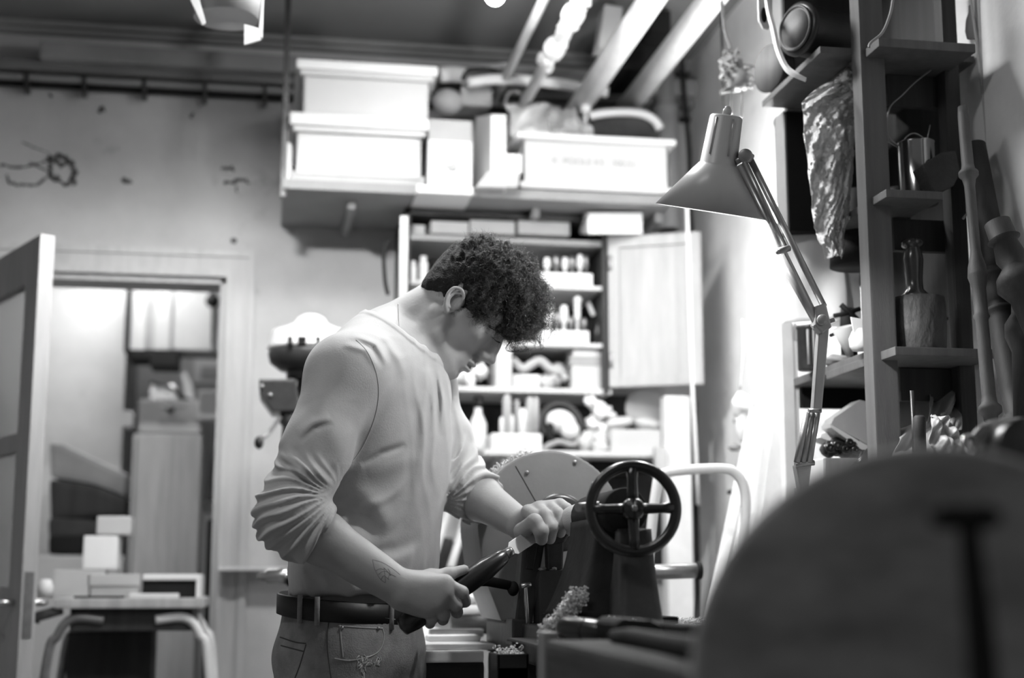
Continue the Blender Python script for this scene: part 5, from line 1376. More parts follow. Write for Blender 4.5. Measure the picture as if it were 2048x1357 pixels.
# black bin of shavings
a = P(1025, 1330, 2.35)
g = root('shavings_bin', 'small black bin of shavings at the bottom edge below the bracket', 'bin', a)
x0 = P(994, 1340, 2.35).x; x1 = P(1058, 1340, 2.35).x; zt3 = P(0, 1318, 2.35).z
bld('bin', MB().box((x0, 2.35, zt3 - .3), (x1, 2.36, zt3), .002).box((x0, 2.41, zt3 - .3), (x1, 2.42, zt3), .002).box((x0, 2.35, zt3 - .3), (x0 + .006, 2.42, zt3), .002).box((x1 - .006, 2.35, zt3 - .3), (x1, 2.42, zt3), .002).box((x0, 2.35, zt3 - .3), (x1, 2.42, zt3 - .02), .002), M_BLACK, g)
bld('bin_stand', MB().box((x0 + .01, 2.36, 0), (x1 - .01, 2.41, zt3 - .3), .003), M_BLACK, g)
pile(lambda r: V3(r.uniform(x0 + .005, x1 - .005), r.uniform(2.355, 2.415), zt3 - .01 + abs(r.gauss(0, .008))), 260, 9, 'bin_shavings', 'shavings heaped in the small black bin')

# ================================================================== FOREGROUND
dc = P(1890, 1395, 1.02)
g = root('wooden_disc', 'big blurred dusty wooden disc in the lower right foreground', 'disc', (dc.x, 1.05, 0))
Rf = (P(1890 + 463, 1395, 1.02) - dc).length
axf = (CAM - dc); axf = V3(axf.x * .6, axf.y, 0).normalized()
bld('disc', MB().lathe([(0, 0), (Rf * .965, 0), (Rf * .985, -.004), (Rf, -.012), (Rf, -.035), (Rf * .97, -.04), (0, -.04)], dc, axf, 96), M_STONE, g)
bld('disc_stand', MB().box((dc.x - .05, 1.07, 0), (dc.x + .05, 1.13, dc.z - .05), .006), M_CAST, g)
g = root('t_handle', 'black blurred T-shaped handle standing in front of the wooden disc', 'handle', P(1960, 1357, .86))
hy = .86
bld('crossbar', MB().tube([P(1866, 1036, hy), P(1885, 1034, hy), P(1930, 1034, hy), P(1975, 1034, hy), P(1994, 1036, hy)], [.006, .0088, .0082, .0088, .006], 16), M_BLACKM, g)
bld('stem', MB().tube([P(1936, 1036, hy), P(1944, 1120, hy), P(1958, 1250, hy), P(1970, 1400, hy), P(1974, 1520, hy)], [.0066, .0078, .0092, .0098, .010], 16), M_BLACKM, g)
pb = P(1974, 1520, hy)
bld('bracket', MB().tube([pb, (pb.x, hy, .6), (pb.x, 1.1, .5)], .012, 12), M_BLACKM, g)
# pale machine at the right edge
g = root('pale_grinder', 'pale rounded machine housing with dark disc at the right edge', 'machine', P(2000, 940, 1.75))
bld('housing', MB().prism([P(x, y, 1.75) for x, y in [(1936, 1317), (1936, 876), (1955, 850), (1985, 838), (2040, 834), (2090, 836), (2090, 1317)]], (.105, .2, 0), .012), M_TOTE, g)
bld('plate', MB().pprism([(1948, 868), (1962, 852), (1985, 848), (1980, 862), (1958, 882)], 1.745, .004, .001), M_GREY5, g)
bld('wheel', MB().cyl(P(2065, 905, 1.70), P(2065, 905, 1.70) + V3(0, .04, 0), .045), M_DARKSTEEL, g)
bld('chrome_ring', MB().torus(P(1938, 895, 1.74), (.6, -1, 0), .014, .004, 24, 8), M_STEEL, g)
# ================================================================== SCULPTING: distance fields turned into one continuous skin
def _cone(p, a, b, ra, rb):
    ba = b - a; l2 = float(ba @ ba)
    pa = p - a
    rr_ = ra - rb
    a2 = l2 - rr_ * rr_
    if a2 <= 1e-12:
        return np.linalg.norm(pa, axis=1) - max(ra, rb)
    il2 = 1.0 / l2
    y = pa @ ba; z = y - l2
    x2 = ((pa * l2 - y[:, None] * ba) ** 2).sum(1)
    y2 = y * y * l2; z2 = z * z * l2
    k = np.sign(rr_) * rr_ * rr_ * x2
    d = (np.sqrt(x2 * a2 * il2) + y * rr_) * il2 - ra
    m1 = np.sign(z) * a2 * z2 > k
    d1 = np.sqrt(x2 + z2) * il2 - rb
    m2 = (np.sign(y) * a2 * y2 < k) & ~m1
    d2 = np.sqrt(x2 + y2) * il2 - ra
    return np.where(m1, d1, np.where(m2, d2, d))
def _ell(p, c, r, R):
    q = p - c
    if R is not None: q = q @ R            # columns of R are the axes
    k0 = np.sqrt(((q / r) ** 2).sum(1)) + 1e-9
    k1 = np.sqrt(((q / (r * r)) ** 2).sum(1)) + 1e-9
    return k0 * (k0 - 1.0) / k1
class SDF:
    def __init__(s): s.pr = []
    def cone(s, a, b, ra, rb=None, k=.01, op=1):
        s.pr.append(('c', np.array(a, float), np.array(b, float), ra, ra if rb is None else rb, k, op)); return s
    def chain(s, pts, rs, k=.01, op=1):
        for i in range(len(pts) - 1): s.cone(pts[i], pts[i + 1], rs[i], rs[i + 1], k, op)
        return s
    def ell(s, c, r, R=None, k=.01, op=1):
        s.pr.append(('e', np.array(c, float), np.array(r, float), None if R is None else np.array(R, float), None, k, op)); return s
    def plane(s, c, n, k=.004, op=-1):      # cut away everything on the side n points to
        n = np.array(n, float); n = n / np.linalg.norm(n)
        s.pr.append(('p', np.array(c, float), n, None, None, k, op)); return s
    def ev(s, q, p):
        if q[0] == 'c': return _cone(p, q[1], q[2], q[3], q[4])
        if q[0] == 'e': return _ell(p, q[1], q[2], q[3])
        return (q[1] - p) @ q[2]
    def __call__(s, p, cull=None):
        d = np.full(len(p), 10.0)
        for q in s.pr:
            if cull is not None and q[0] != 'p':
                c, rad = cull
                dc = float(s.ev(q, c[None])[0])
                if dc > rad * 1.6 + q[5] + .03 and q[6] == 1 and len(p) > 1: 
                    continue
                if q[6] == -1 and dc > rad * 1.6 + q[5] + .03: continue
            e = s.ev(q, p); k = q[5]
            if q[6] == 1:
                h = np.clip(.5 + .5 * (d - e) / k, 0, 1); d = d + (e - d) * h - k * h * (1 - h)
            else:
                e = -e
                h = np.clip(.5 - .5 * (d - e) / k, 0, 1); d = d + (e - d) * h + k * h * (1 - h)
        return d
def sdf_mesh(name, f, lo, hi, h, disp=None, B=16):
    lo = np.array(lo, float); hi = np.array(hi, float)
    n = np.ceil((hi - lo) / (h * B)).astype(int)
    W = int(n.max() * B + 4)
    bi = np.stack(np.meshgrid(*[np.arange(k) for k in n], indexing='ij'), -1).reshape(-1, 3)
    cen = lo + (bi + .5) * h * B
    rad = h * B * .87
    dc = f(cen)
    keep = bi[np.abs(dc) < rad * 1.7 + .02]
    # group the blocks so that neighbours are evaluated together
    grp = {}
    for b in keep: grp.setdefault(tuple(b // 3), []).append(b)
    ax = np.arange(B + 1)
    loc = np.stack(np.meshgrid(ax, ax, ax, indexing='ij'), -1)
    ids = []; pos = []; quads = []
    for gk, bl in grp.items():
        bl = np.array(bl)
        gi = (bl * B)[:, None, None, None, :] + loc[None]
        P_ = lo + gi.reshape(-1, 3) * h
        c0 = (P_.min(0) + P_.max(0)) / 2; r0 = np.linalg.norm(P_.max(0) - c0)
        d = f(P_, (c0, r0))
        if disp is not None:
            near = np.abs(d) < h * 3 + .02
            if near.any():
                dd = np.zeros(len(d)); dd[near] = disp(P_[near]); d = d - dd
        d = d.reshape(len(bl), B + 1, B + 1, B + 1).astype(np.float32)
        s = d < 0
        c = np.stack([s[:, i:B + i, j:B + j, k:B + k] for i in (0, 1) for j in (0, 1) for k in (0, 1)], -1)
        cnt = c.sum(-1); act = (cnt > 0) & (cnt < 8)
        A = np.argwhere(act)
        if len(A):
            D = np.stack([d[:, i:B + i, j:B + j, k:B + k][act] for i in (0, 1) for j in (0, 1) for k in (0, 1)], -1)
            S = D < 0
            cor = np.array([(i, j, k) for i in (0, 1) for j in (0, 1) for k in (0, 1)], float)
            acc = np.zeros((len(A), 3)); w = np.zeros(len(A))
            for a_ in range(8):
                for b_ in range(a_ + 1, 8):
                    if np.abs(cor[a_] - cor[b_]).sum() == 1:
                        x = S[:, a_] != S[:, b_]
                        t = np.where(x, D[:, a_] / np.where(x, D[:, a_] - D[:, b_], 1), 0)
                        acc += x[:, None] * (cor[a_] + t[:, None] * (cor[b_] - cor[a_])); w += x
            g = bl[A[:, 0]] * B + A[:, 1:]
            pos.append(lo + (g + acc / w[:, None]) * h)
            ids.append((g[:, 0] * W + g[:, 1]) * W + g[:, 2])
        for axn in range(3):
            sl0 = [slice(None), slice(0, B), slice(0, B), slice(0, B)]
            sl1 = list(sl0); sl1[axn + 1] = slice(1, B + 1)
            a0 = s[tuple(sl0)]; a1 = s[tuple(sl1)]
            E = np.argwhere(a0 != a1)
            if not len(E): continue
            fl = a0[tuple(E.T)]
            g = bl[E[:, 0]] * B + E[:, 1:]
            u, v = [(1, 2), (2, 0), (0, 1)][axn]
            eu = np.zeros(3, int); eu[u] = 1; ev_ = np.zeros(3, int); ev_[v] = 1
            q = [g - eu - ev_, g - ev_, g, g - eu]
            q = np.stack([(x[:, 0] * W + x[:, 1]) * W + x[:, 2] for x in q], -1)
            q[~fl] = q[~fl][:, ::-1]
            quads.append(q)
    ids = np.concatenate(ids); pos = np.concatenate(pos); quads = np.concatenate(quads)
    o = np.argsort(ids); ids = ids[o]; pos = pos[o]
    ix = np.searchsorted(ids, quads); ix[ix >= len(ids)] = 0
    ok = (ids[ix] == quads).all(1); ix = ix[ok]
    me = bpy.data.meshes.new(name)
    me.vertices.add(len(pos)); me.vertices.foreach_set('co', pos.astype(np.float32).ravel())
    me.loops.add(len(ix) * 4); me.loops.foreach_set('vertex_index', ix.astype(np.int32).ravel())
    me.polygons.add(len(ix)); me.polygons.foreach_set('loop_start', np.arange(0, len(ix) * 4, 4, dtype=np.int32))
    me.polygons.foreach_set('loop_total', np.full(len(ix), 4, dtype=np.int32))
    me.polygons.foreach_set('use_smooth', np.ones(len(ix), dtype=bool))
    me.update(calc_edges=True); me.validate()
    print(name, 'verts', len(pos), 'faces', len(ix))
    return me
def me_np(me):
    a = np.empty(len(me.vertices) * 3); me.vertices.foreach_get('co', a); return a.reshape(-1, 3)
def me_set(me, a): me.vertices.foreach_set('co', a.astype(np.float32).ravel()); me.update()
def bvh_of(me):
    V = [v.co.copy() for v in me.vertices]; Fc = [tuple(p.vertices) for p in me.polygons]
    return BVHTree.FromPolygons(V, Fc)
def on_surface(bvh, pix, lift=0.0):
    """points of a surface along the sight line through the pixels (to draw seams, stitches and ink on it)"""
    out = []
    for x, y in pix:
        d = (P(x, y, 3.0) - CAM).normalized()
        h_, nrm, i, dist = bvh.ray_cast(CAM, d)
        if h_ is not None:
            out.append(h_ + nrm * lift * (1 if nrm.dot(d) < 0 else -1))
    return out
def dens(pix, step=4.0):
    out = []
    for a, b in zip(pix[:-1], pix[1:]):
        n = max(1, int(math.hypot(b[0] - a[0], b[1] - a[1]) / step))
        for i in range(n): out.append((lerp(a[0], b[0], i / n), lerp(a[1], b[1], i / n)))
    out.append(pix[-1]); return out
def cpix(pix, n=40):
    return [(p.x, p.y) for p in curve([(x, y, 0) for x, y in pix], n)]
# ================================================================== THE MAN
def N(v): return np.array(v, float)
def PP(x, y, Y): return N(P(x, y, Y))
CR = N((math.cos(YAW), -math.sin(YAW), 0)); CF = N((math.sin(YAW), math.cos(YAW), 0)); UP = N((0, 0, 1))
TA = math.radians(20)
FW = math.cos(TA) * CR - math.sin(TA) * CF      # the way his chest faces (right, a little towards the camera)
LF = math.cos(TA) * CF + math.sin(TA) * CR      # his left (away from the camera)

# joints
S_R = PP(690, 752, 2.60); E_R = PP(580, 1036, 2.53); W_R = PP(806, 1180, 2.52)
S_L = PP(843, 770, 2.93); E_L = PP(925, 975, 2.86); W_L = PP(1046, 1052, 2.735)
NB = PP(790, 690, 2.77)                          # neck base
PEL = PP(706, 1290, 2.78)
CH = PP(752, 860, 2.77)
WA = PP(714, 1130, 2.78)

skin = mat('skin', .35, .55, var=.06, scale=12, bump=.05, bscale=200, sss=.0)
shirt_m = mat('shirt_cotton', .44, .95, var=.05, scale=30, bump=.08, bscale=320, sheen=.2)
denim = mat('denim', .25, .9, var=.25, scale=28, bump=.2, bscale=350)
hair_m = mat('dark_hair', .010, .8, var=.4, scale=40, bump=.8, bscale=300)
man = root('person', 'young man in grey long-sleeved shirt and jeans bending over the lathe', 'person', (float(PEL[0]), float(PEL[1]), 0))

# ---- head frame: x forward (face), y his left, z crown
HP = math.radians(42)
hyaw = math.radians(3)
hf0 = math.cos(hyaw) * CR - math.sin(hyaw) * CF
hl = math.cos(hyaw) * CF + math.sin(hyaw) * CR
hx = math.cos(HP) * hf0 - math.sin(HP) * UP
hz_ = math.sin(HP) * hf0 + math.cos(HP) * UP
HR = np.stack([hx, hl, hz_], 1)                  # columns: axes
EAR = PP(906, 604, 2.70)
HO = EAR + hl * .074                             # centre between the ears
def H(x, y, z): return HO + HR @ N((x, y, z))
sk = SDF()
def he(c, r, k=.01, op=1, rot=None):
    R = HR if rot is None else HR @ N(rot)
    sk.ell(H(*c), r, R, k, op)
def hc(a, b, ra, rb, k=.01, op=1): sk.cone(H(*a), H(*b), ra, rb, k, op)
def ry(a): 
    c, s = math.cos(a), math.sin(a); return ((c, 0, s), (0, 1, 0), (-s, 0, c))
he((.004, 0, .052), (.088, .076, .088), .01)
he((.050, 0, .046), (.050, .062, .056), .02)
he((.041, 0, -.018), (.052, .056, .052), .02)
he((.012, 0, -.045), (.055, .052, .045), .02)
for s in (-1, 1):
    hc((.062, s * .040, -.010), (.028, s * .060, -.006), .018, .014, .02)          # cheekbone
    hc((-.004, s * .057, -.035), (.008, s * .054, -.066), .017, .016, .012)         # jaw angle
    hc((.008, s * .054, -.066), (.068, s * .016, -.098), .016, .015, .014)         # jaw line
hc((.068, -.014, -.099), (.068, .014, -.099), .016, .016, .015)
he((.077, 0, -.097), (.013, .017, .014), .010)
he((.045, 0, -.078), (.042, .042, .030), .02)
he((.078, 0, -.068), (.018, .028, .022), .012)                                      # mouth mound
for s in (-1, 1):
    hc((.095, s * .008, .032), (.082, s * .042, .034), .0095, .009, .012)          # brow
    sk.ell(H(.108, s * .034, .014), N((.017, .018, .011)), HR, .012, -1)             # eye socket
    he((.0815, s * .032, .012), (.0135, .0145, .0125), .003)                         # closed lids
    hc((.0935, s * .020, .0055), (.087, s * .046, .007), .0022, .0018, .003)        # lower lid
he((.094, 0, -.012), (.022, .0125, .030), .010); hc((.098, 0, .018), (.113, 0, -.024), .0085, .0095, .010)                          # nose bridge
he((.1155, 0, -.030), (.0125, .0110, .0100), .008)
for s in (-1, 1): he((.103, s * .0125, -.034), (.011, .0075, .0085), .006)
for s in (-1, 1): sk.ell(H(.111, s * .007, -.0415), N((.0045, .0032, .004)), HR, .002, -1)
hc((.100, 0, -.038), (.096, 0, -.050), .0075, .0060, .008)
he((.0965, 0, -.0600), (.0085, .0210, .0058), .005)                                  # upper lip
he((.0940, 0, -.0745), (.0090, .0190, .0068), .004)                                  # lower lip
sk.ell(H(.108, 0, -.0672), N((.018, .025, .0013)), HR, .0025, -1)                    # mouth line
sk.ell(H(.094, 0, -.0880), N((.006, .020, .005)), HR, .008, -1)
# ears (only the near one shows, both are built)
for s in (-1, 1):
    y = s * .074
    tilt = lambda x, z: (x * .97 - z * .22 + .003, z * .97 + x * .22)
    def er(x, z, dy=0):
        X, Z = tilt(x, z); return (X, y + s * (dy), Z)
    ES = .84
    X0, Z0 = tilt(0, 0)
    he((X0 - .001, y - s * .001, Z0 + .005), (.0158, .0065, .0275), .006)
    rp = [(.010, -.004, .003), (.0145, .008, .006), (.0145, .020, .009), (.007, .030, .011), (-.005, .0325, .012), (-.0155, .026, .0135), (-.0195, .012, .0135), (-.018, -.002, .0125), (-.0135, -.014, .010), (-.007, -.025, .006)]
    rim = [N(q) for q in curve([H(*er(a_ * ES, b_ * ES, c_)) for a_, b_, c_ in rp], 26)]
    sk.chain(rim, [.0029] * 27, .0025)
    sk.cone(H(*er(-.010 * ES, -.018 * ES, .008)), H(*er(-.006 * ES, -.024 * ES, .006)), .0048, .0050, .005)
    sk.ell(H(*er(.001, .006, .014)), N((.0085, .0085, .0135)), HR, .003, -1)
    ah = [N(q) for q in curve([H(*er(*q)) for q in ((.004, .020, .008), (-.005, .016, .0095), (-.010, .006, .0105), (-.008, -.006, .0095), (-.001, -.013, .008))], 12)]
    sk.chain(ah, [.0020] * 13, .0025)
    he(er(.0105, -.002, .005), (.0035, .0035, .0055), .003)

# ---- neck and body
sk.cone(H(-.022, 0, -.012), NB - FW * .018 + UP * .01, .047, .060, .02)
sk.cone(H(-.006, 0, -.045), NB + FW * .022 - UP * .02, .036, .050, .012)
sk.cone(H(-.040, 0, .01), NB - FW * .045 + UP * .0, .036, .05, .02)
sk.cone(H(-.012, -.052, -.035), NB + FW * .045 - LF * .022, .010, .013, .03)
def body_core(S, g, k=.04):
    """the trunk: g grows every radius"""
    RB = np.stack([FW, LF, UP], 1)
    S.cone(NB - UP * .02, NB - UP * .06 + LF * .0, .060 + g, .075 + g, k)
    S.cone(S_R + LF * .03, S_L - LF * .03, .058 + g, .058 + g, k)
    S.cone(NB - FW * .02, S_R + UP * .005, .050 + g, .052 + g, k)
    S.cone(NB - FW * .02, S_L + UP * .005, .050 + g, .052 + g, k)
    u = (NB - PEL); u = u / np.linalg.norm(u)
    f2 = FW - u * (FW @ u); f2 /= np.linalg.norm(f2)
    R2 = np.stack([f2, LF, u], 1)
    S.ell(CH, (.112 + g, .165 + g, .20 + g), R2, k)
    S.ell((CH + WA) / 2 + FW * .006, (.102 + g, .150 + g, .20 + g), R2, k)
    S.ell(WA, (.098 + g, .148 + g, .16 + g), RB, k)
    S.ell(PEL, (.112 + g, .165 + g, .12 + g), RB, k)
body_core(sk, 0)
HIP_R = PEL - LF * .085 - UP * .03; HIP_L = PEL + LF * .085 - UP * .03
KN_R = HIP_R - UP * .42 + FW * .05 - LF * .01; KN_L = HIP_L - UP * .42 + FW * .09 + LF * .02
AN_R = KN_R - UP * .40 - FW * .03; AN_L = KN_L - UP * .40 - FW * .0
for hp, kn, an in ((HIP_R, KN_R, AN_R), (HIP_L, KN_L, AN_L)):
    an[2] = .08
    sk.cone(hp, kn, .078, .055, .03); sk.cone(kn, an, .052, .038, .02)
# arms
def arm(S, s, e, w, r0, r1, r2, r3, k=.015):
    m_ = lerp(s, e, .35)
    S.cone(s, m_, r0, r0 * .96, k); S.cone(m_, e, r0 * .96, r1, k)
    f_ = lerp(e, w, .28)
    S.cone(e, f_, r1, r2, k); S.cone(f_, w, r2, r3, k)
arm(sk, S_R, E_R, W_R, .052, .043, .0445, .0275)
arm(sk, S_L, E_L, W_L, .050, .042, .043, .0275)
# wrist is wider than it is thick
dR = (W_R - E_R); dR /= np.linalg.norm(dR)
sk.cone(lerp(E_R, W_R, .6) + UP * .004, W_R + UP * .006, .030, .023, .01)
sk.cone(lerp(E_R, W_R, .6) - UP * .008, W_R - UP * .009, .030, .023, .01)

# ---- right hand, closed round the chisel handle; back of the hand to the camera
def fing(S, pts, rs, k=.0035):
    S.chain([PP(*p) if len(p) == 3 else p for p in pts], rs, k)
hY = 2.50
K1, K2, K3, K4 = PP(889, 1168, hY), PP(889, 1188, hY - .004), PP(877, 1207, hY), PP(858, 1220, hY + .01)
for kk, w_, r_ in ((K1, W_R + UP * .008, .0165), (K2, W_R + UP * .001, .016), (K3, W_R - UP * .006, .0155), (K4, W_R - UP * .013, .0145)):
    sk.cone(w_, kk, .0215, r_, .012)
sk.ell(PP(846, 1196, hY + .018), (.036, .018, .030), np.stack([CR, CF, UP], 1), .015)
fing(sk, [(889, 1168, hY), (924, 1186, hY + .006), (930, 1204, hY + .040), (908, 1192, hY + .066)], [.0125, .0112, .0100, .0085])
fing(sk, [(889, 1188, hY - .004), (911, 1211, hY + .004), (914, 1225, hY + .038), (896, 1205, hY + .066)], [.0122, .0112, .0100, .0085])
fing(sk, [(877, 1207, hY), (888, 1231, hY + .008), (886, 1240, hY + .040), (872, 1216, hY + .066)], [.0115, .0105, .0095, .0080])
fing(sk, [(858, 1220, hY + .01), (864, 1239, hY + .018), (860, 1248, hY + .045), (850, 1228, hY + .066)], [.0105, .0095, .0085, .0075])
# thumb lies along the top of the handle
sk.cone(PP(826, 1170, hY + .02), PP(862, 1158, hY + .035), .022, .0165, .012)
fing(sk, [(862, 1158, hY + .035), (896, 1150, hY + .045), (928, 1140, hY + .055)], [.0150, .0115, .0085], .008)

# ---- left hand, palm down over the blade, fingers curled toward the camera
gY = 2.640
for kk, r_ in ((PP(1060, 1030, gY + .03), .017), (PP(1080, 1020, gY + .03), .017), (PP(1100, 1018, gY + .035), .016), (PP(1117, 1014, gY + .04), .014)):
    sk.cone(W_L, kk, .023, r_, .012)
fing(sk, [(1056, 1024, gY + .028), (1070, 1034, gY - .002), (1086, 1058, gY - .010), (1086, 1076, gY - .002)], [.0135, .0128, .0130, .0105])
fing(sk, [(1077, 1020, gY + .026), (1090, 1032, gY - .010), (1102, 1056, gY - .022), (1100, 1078, gY - .008)], [.0138, .0130, .0132, .0105])
fing(sk, [(1100, 1017, gY + .028), (1114, 1028, gY - .004), (1124, 1048, gY - .012), (1121, 1066, gY + .004)], [.0130, .0122, .0120, .0098])
fing(sk, [(1120, 1009, gY + .032), (1133, 1018, gY + .010), (1140, 1036, gY + .004), (1133, 1052, gY + .014)], [.0115, .0106, .0102, .0085])
# thumb folded across in front
fing(sk, [(1052, 1078, gY + .030), (1044, 1063, gY - .004), (1069, 1044, gY - .032), (1082, 1063, gY - .038), (1083, 1079, gY - .030)], [.0165, .0148, .0142, .0136, .0115], .004)

def skin_detail(p):
    q = p * 1.0
    return .0004 * np.sin(q[:, 0] * 310 + 2 * np.sin(q[:, 2] * 150)) * np.sin(q[:, 1] * 270 + q[:, 2] * 210)
pts_all = np.array([S_R, S_L, E_R, E_L, W_R, W_L, H(.12, 0, .13), H(-.12, 0, .16), K1, PP(1150, 1000, 2.7)])
lo = pts_all.min(0) - .12; hi = pts_all.max(0) + .12; lo[2] = .02; lo[1] -= .05; hi[1] += .08
HS = .0021
me = sdf_mesh('body', sk, lo, hi, HS)
body = mesh_obj('body', me, skin, man)
OFF[body] = OFF[man]

# hands get hair-fine finish from the mesh smoothing only; nails
body_bvh = None
# ---- hair: a curly mass plus individual curls
hs = SDF()
def ge(c, r, k=.015, rot=None): hs.ell(H(*c), r, HR if rot is None else HR @ N(rot), k)
ge((.003, 0, .064), (.098, .086, .094), .01)
ge((-.052, 0, .022), (.036, .060, .052), .02)                # back of the head
ge((-.062, 0, -.004), (.018, .046, .028), .02)               # nape
ge((.042, 0, .108), (.074, .074, .056), .02)                # thick on the crown front
ge((.088, 0, .082), (.040, .062, .050), .02)                # fringe mass
ge((.106, 0, .052), (.022, .048, .036), .015)
for s in (-1, 1):
    ge((.030, s * .066, .038), (.040, .016, .040), .015)
    ge((.020, s * .070, .008), (.011, .008, .020), .01)      # sideburn
# clear the ears and face
for s in (-1, 1): hs.ell(H(-.010, s * .088, .000), N((.026, .030, .034)), HR, .006, -1)
hs.ell(H(.105, 0, -.010), N((.075, .12, .034)), HR, .016, -1); hs.ell(H(.055, 0, -.03), N((.06, .12, .045)), HR, .010, -1)
hs.ell(H(-.03, 0, -.075), N((.12, .12, .060)), HR, .010, -1)
rs_ = np.random.default_rng(5)
K_ = rs_.normal(size=(14, 3)) * np.array([190, 190, 190]); PH_ = rs_.uniform(0, 6.28, 14)
def hdisp(p):
    d = np.zeros(len(p))
    for i in range(14): d += np.sin(p @ K_[i] + PH_[i])
    loc = (p - HO) @ HR
    a = np.clip((loc[:, 2] * .6 + loc[:, 0] * .8 + .06) / .12, .12, 1.0)     # the nape is cut short, the top is long
    return .0017 * d * a - .002
c0 = HO; me = sdf_mesh('hair', hs, c0 - .20, c0 + .20, .0026, hdisp)
hair = mesh_obj('hair', me, hair_m, man)
# curls
tmp_v = me_np(me) + np.array(OFF[man])
nrm = np.empty(len(me.vertices) * 3); me.vertex_normals.foreach_get('vector', nrm); nrm = nrm.reshape(-1, 3)
loc = (tmp_v - HO) @ HR
wt = np.clip((loc[:, 2] * .6 + loc[:, 0] * .8 + .03) / .10, .0, 1.0)
wt = wt ** 1.5
wt[(loc[:, 2] < .0)] *= .3
wt += .10 * wt.max() * (loc[:, 0] > -.05)
wt /= wt.sum()
NC = 8500
pick = rs_.choice(len(tmp_v), NC, p=wt)
vs = []; fs = []
SEG = 3
for ii in pick:
    p0 = tmp_v[ii] - nrm[ii] * .004; n0 = nrm[ii]
    t = np.cross(n0, rs_.normal(size=3)); t /= np.linalg.norm(t) + 1e-9
    # hair falls forward over the brow
    flow = n0 * rs_.uniform(.10, .5) + t * .8 - hz_ * .1 + hx * .35
    flow /= np.linalg.norm(flow)
    L = rs_.uniform(.012, .034); cr = rs_.uniform(.002, .0058); turns = rs_.uniform(.8, 2.4); ph = rs_.uniform(0, 6.28)
    a1 = np.cross(flow, n0); a1 /= np.linalg.norm(a1) + 1e-9; a2 = np.cross(flow, a1)
    NP = 13; rad = rs_.uniform(.00022, .00045)
    base = len(vs)
    pp = [p0 + flow * L * (j / NP) - UP * .004 * (j / NP) ** 2 + (a1 * math.cos(ph + turns * 6.28 * j / NP) + a2 * math.sin(ph + turns * 6.28 * j / NP)) * cr * min(1, j / 4) for j in range(NP)]
    for j in range(NP):
        tt = pp[min(j + 1, NP - 1)] - pp[max(j - 1, 0)]; tt /= np.linalg.norm(tt) + 1e-9
        u_ = np.cross(tt, n0); u_ /= np.linalg.norm(u_) + 1e-9; v_ = np.cross(tt, u_)
        r_ = rad * (1 - .6 * j / NP)
        for k in range(SEG):
            vs.append(pp[j] + (u_ * math.cos(2.094 * k) + v_ * math.sin(2.094 * k)) * r_)
    for j in range(NP - 1):
        for k in range(SEG):
            fs.append((base + j * SEG + k, base + j * SEG + (k + 1) % SEG, base + (j + 1) * SEG + (k + 1) % SEG, base + (j + 1) * SEG + k))
# loose locks hanging over the forehead
def lock(pix, Y, cr, turns, rad, wob=0):
    c = curve([P(x, y, Y) for x, y in pix], 40); base = len(vs)
    for j, p in enumerate(c):
        tt = c[min(j + 1, 40)] - c[max(j - 1, 0)]; tt.normalize()
        u_ = tt.orthogonal().normalized(); v_ = tt.cross(u_)
        ctr = p + (u_ * math.cos(turns * 6.28 * j / 40 + wob) + v_ * math.sin(turns * 6.28 * j / 40 + wob)) * cr
        for k in range(SEG):
            q = ctr + (u_ * math.cos(2.094 * k) + v_ * math.sin(2.094 * k)) * rad
            vs.append(N(q))
    for j in range(40):
        for k in range(SEG):
            fs.append((base + j * SEG + k, base + j * SEG + (k + 1) % SEG, base + (j + 1) * SEG + (k + 1) % SEG, base + (j + 1) * SEG + k))
lr = random.Random(17)
for i in range(46):
    x0 = lr.uniform(1028, 1090); y0 = lr.uniform(640, 668); 
    x1 = x0 + lr.uniform(-14, 12); y1 = y0 + lr.uniform(16, 46)
    lock([(x0 - 6, y0 - 30), (x0, y0), ((x0 + x1) / 2 + lr.uniform(-8, 8), (y0 + y1) / 2), (x1, y1), (x1 + lr.uniform(-10, 10), y1 + lr.uniform(-6, 8))], lr.uniform(2.72, 2.82), lr.uniform(.001, .004), lr.uniform(1, 3), .00045, lr.uniform(0, 6))
for i in range(14):
    x0 = lr.uniform(1015, 1040); lock([(1040, 660), (x0, 690), (x0 - 3, 700), (x0 + 14, 704), (x0 + 28, 698)], lr.uniform(2.70, 2.78), .001, 1, .0004, i)
for i in range(60):
    y0 = lr.uniform(585, 660); x0 = 1082 + (y0 - 585) * .12
    lock([(x0 - 10, y0), (x0 + lr.uniform(4, 14), y0 + lr.uniform(-6, 8)), (x0 + lr.uniform(8, 26), y0 + lr.uniform(-8, 14)), (x0 + lr.uniform(0, 24), y0 + lr.uniform(8, 24))], lr.uniform(2.70, 2.84), lr.uniform(.002, .005), lr.uniform(1, 3), .00035, i)
mc = bpy.data.meshes.new('curls'); mc.from_pydata([tuple(v) for v in vs], [], fs)
mc.polygons.foreach_set('use_smooth', np.ones(len(mc.polygons), dtype=bool))
curls_m = mat('curl_strands', .022, .38, var=.3, scale=40)
mesh_obj('curls', mc, curls_m, hair)

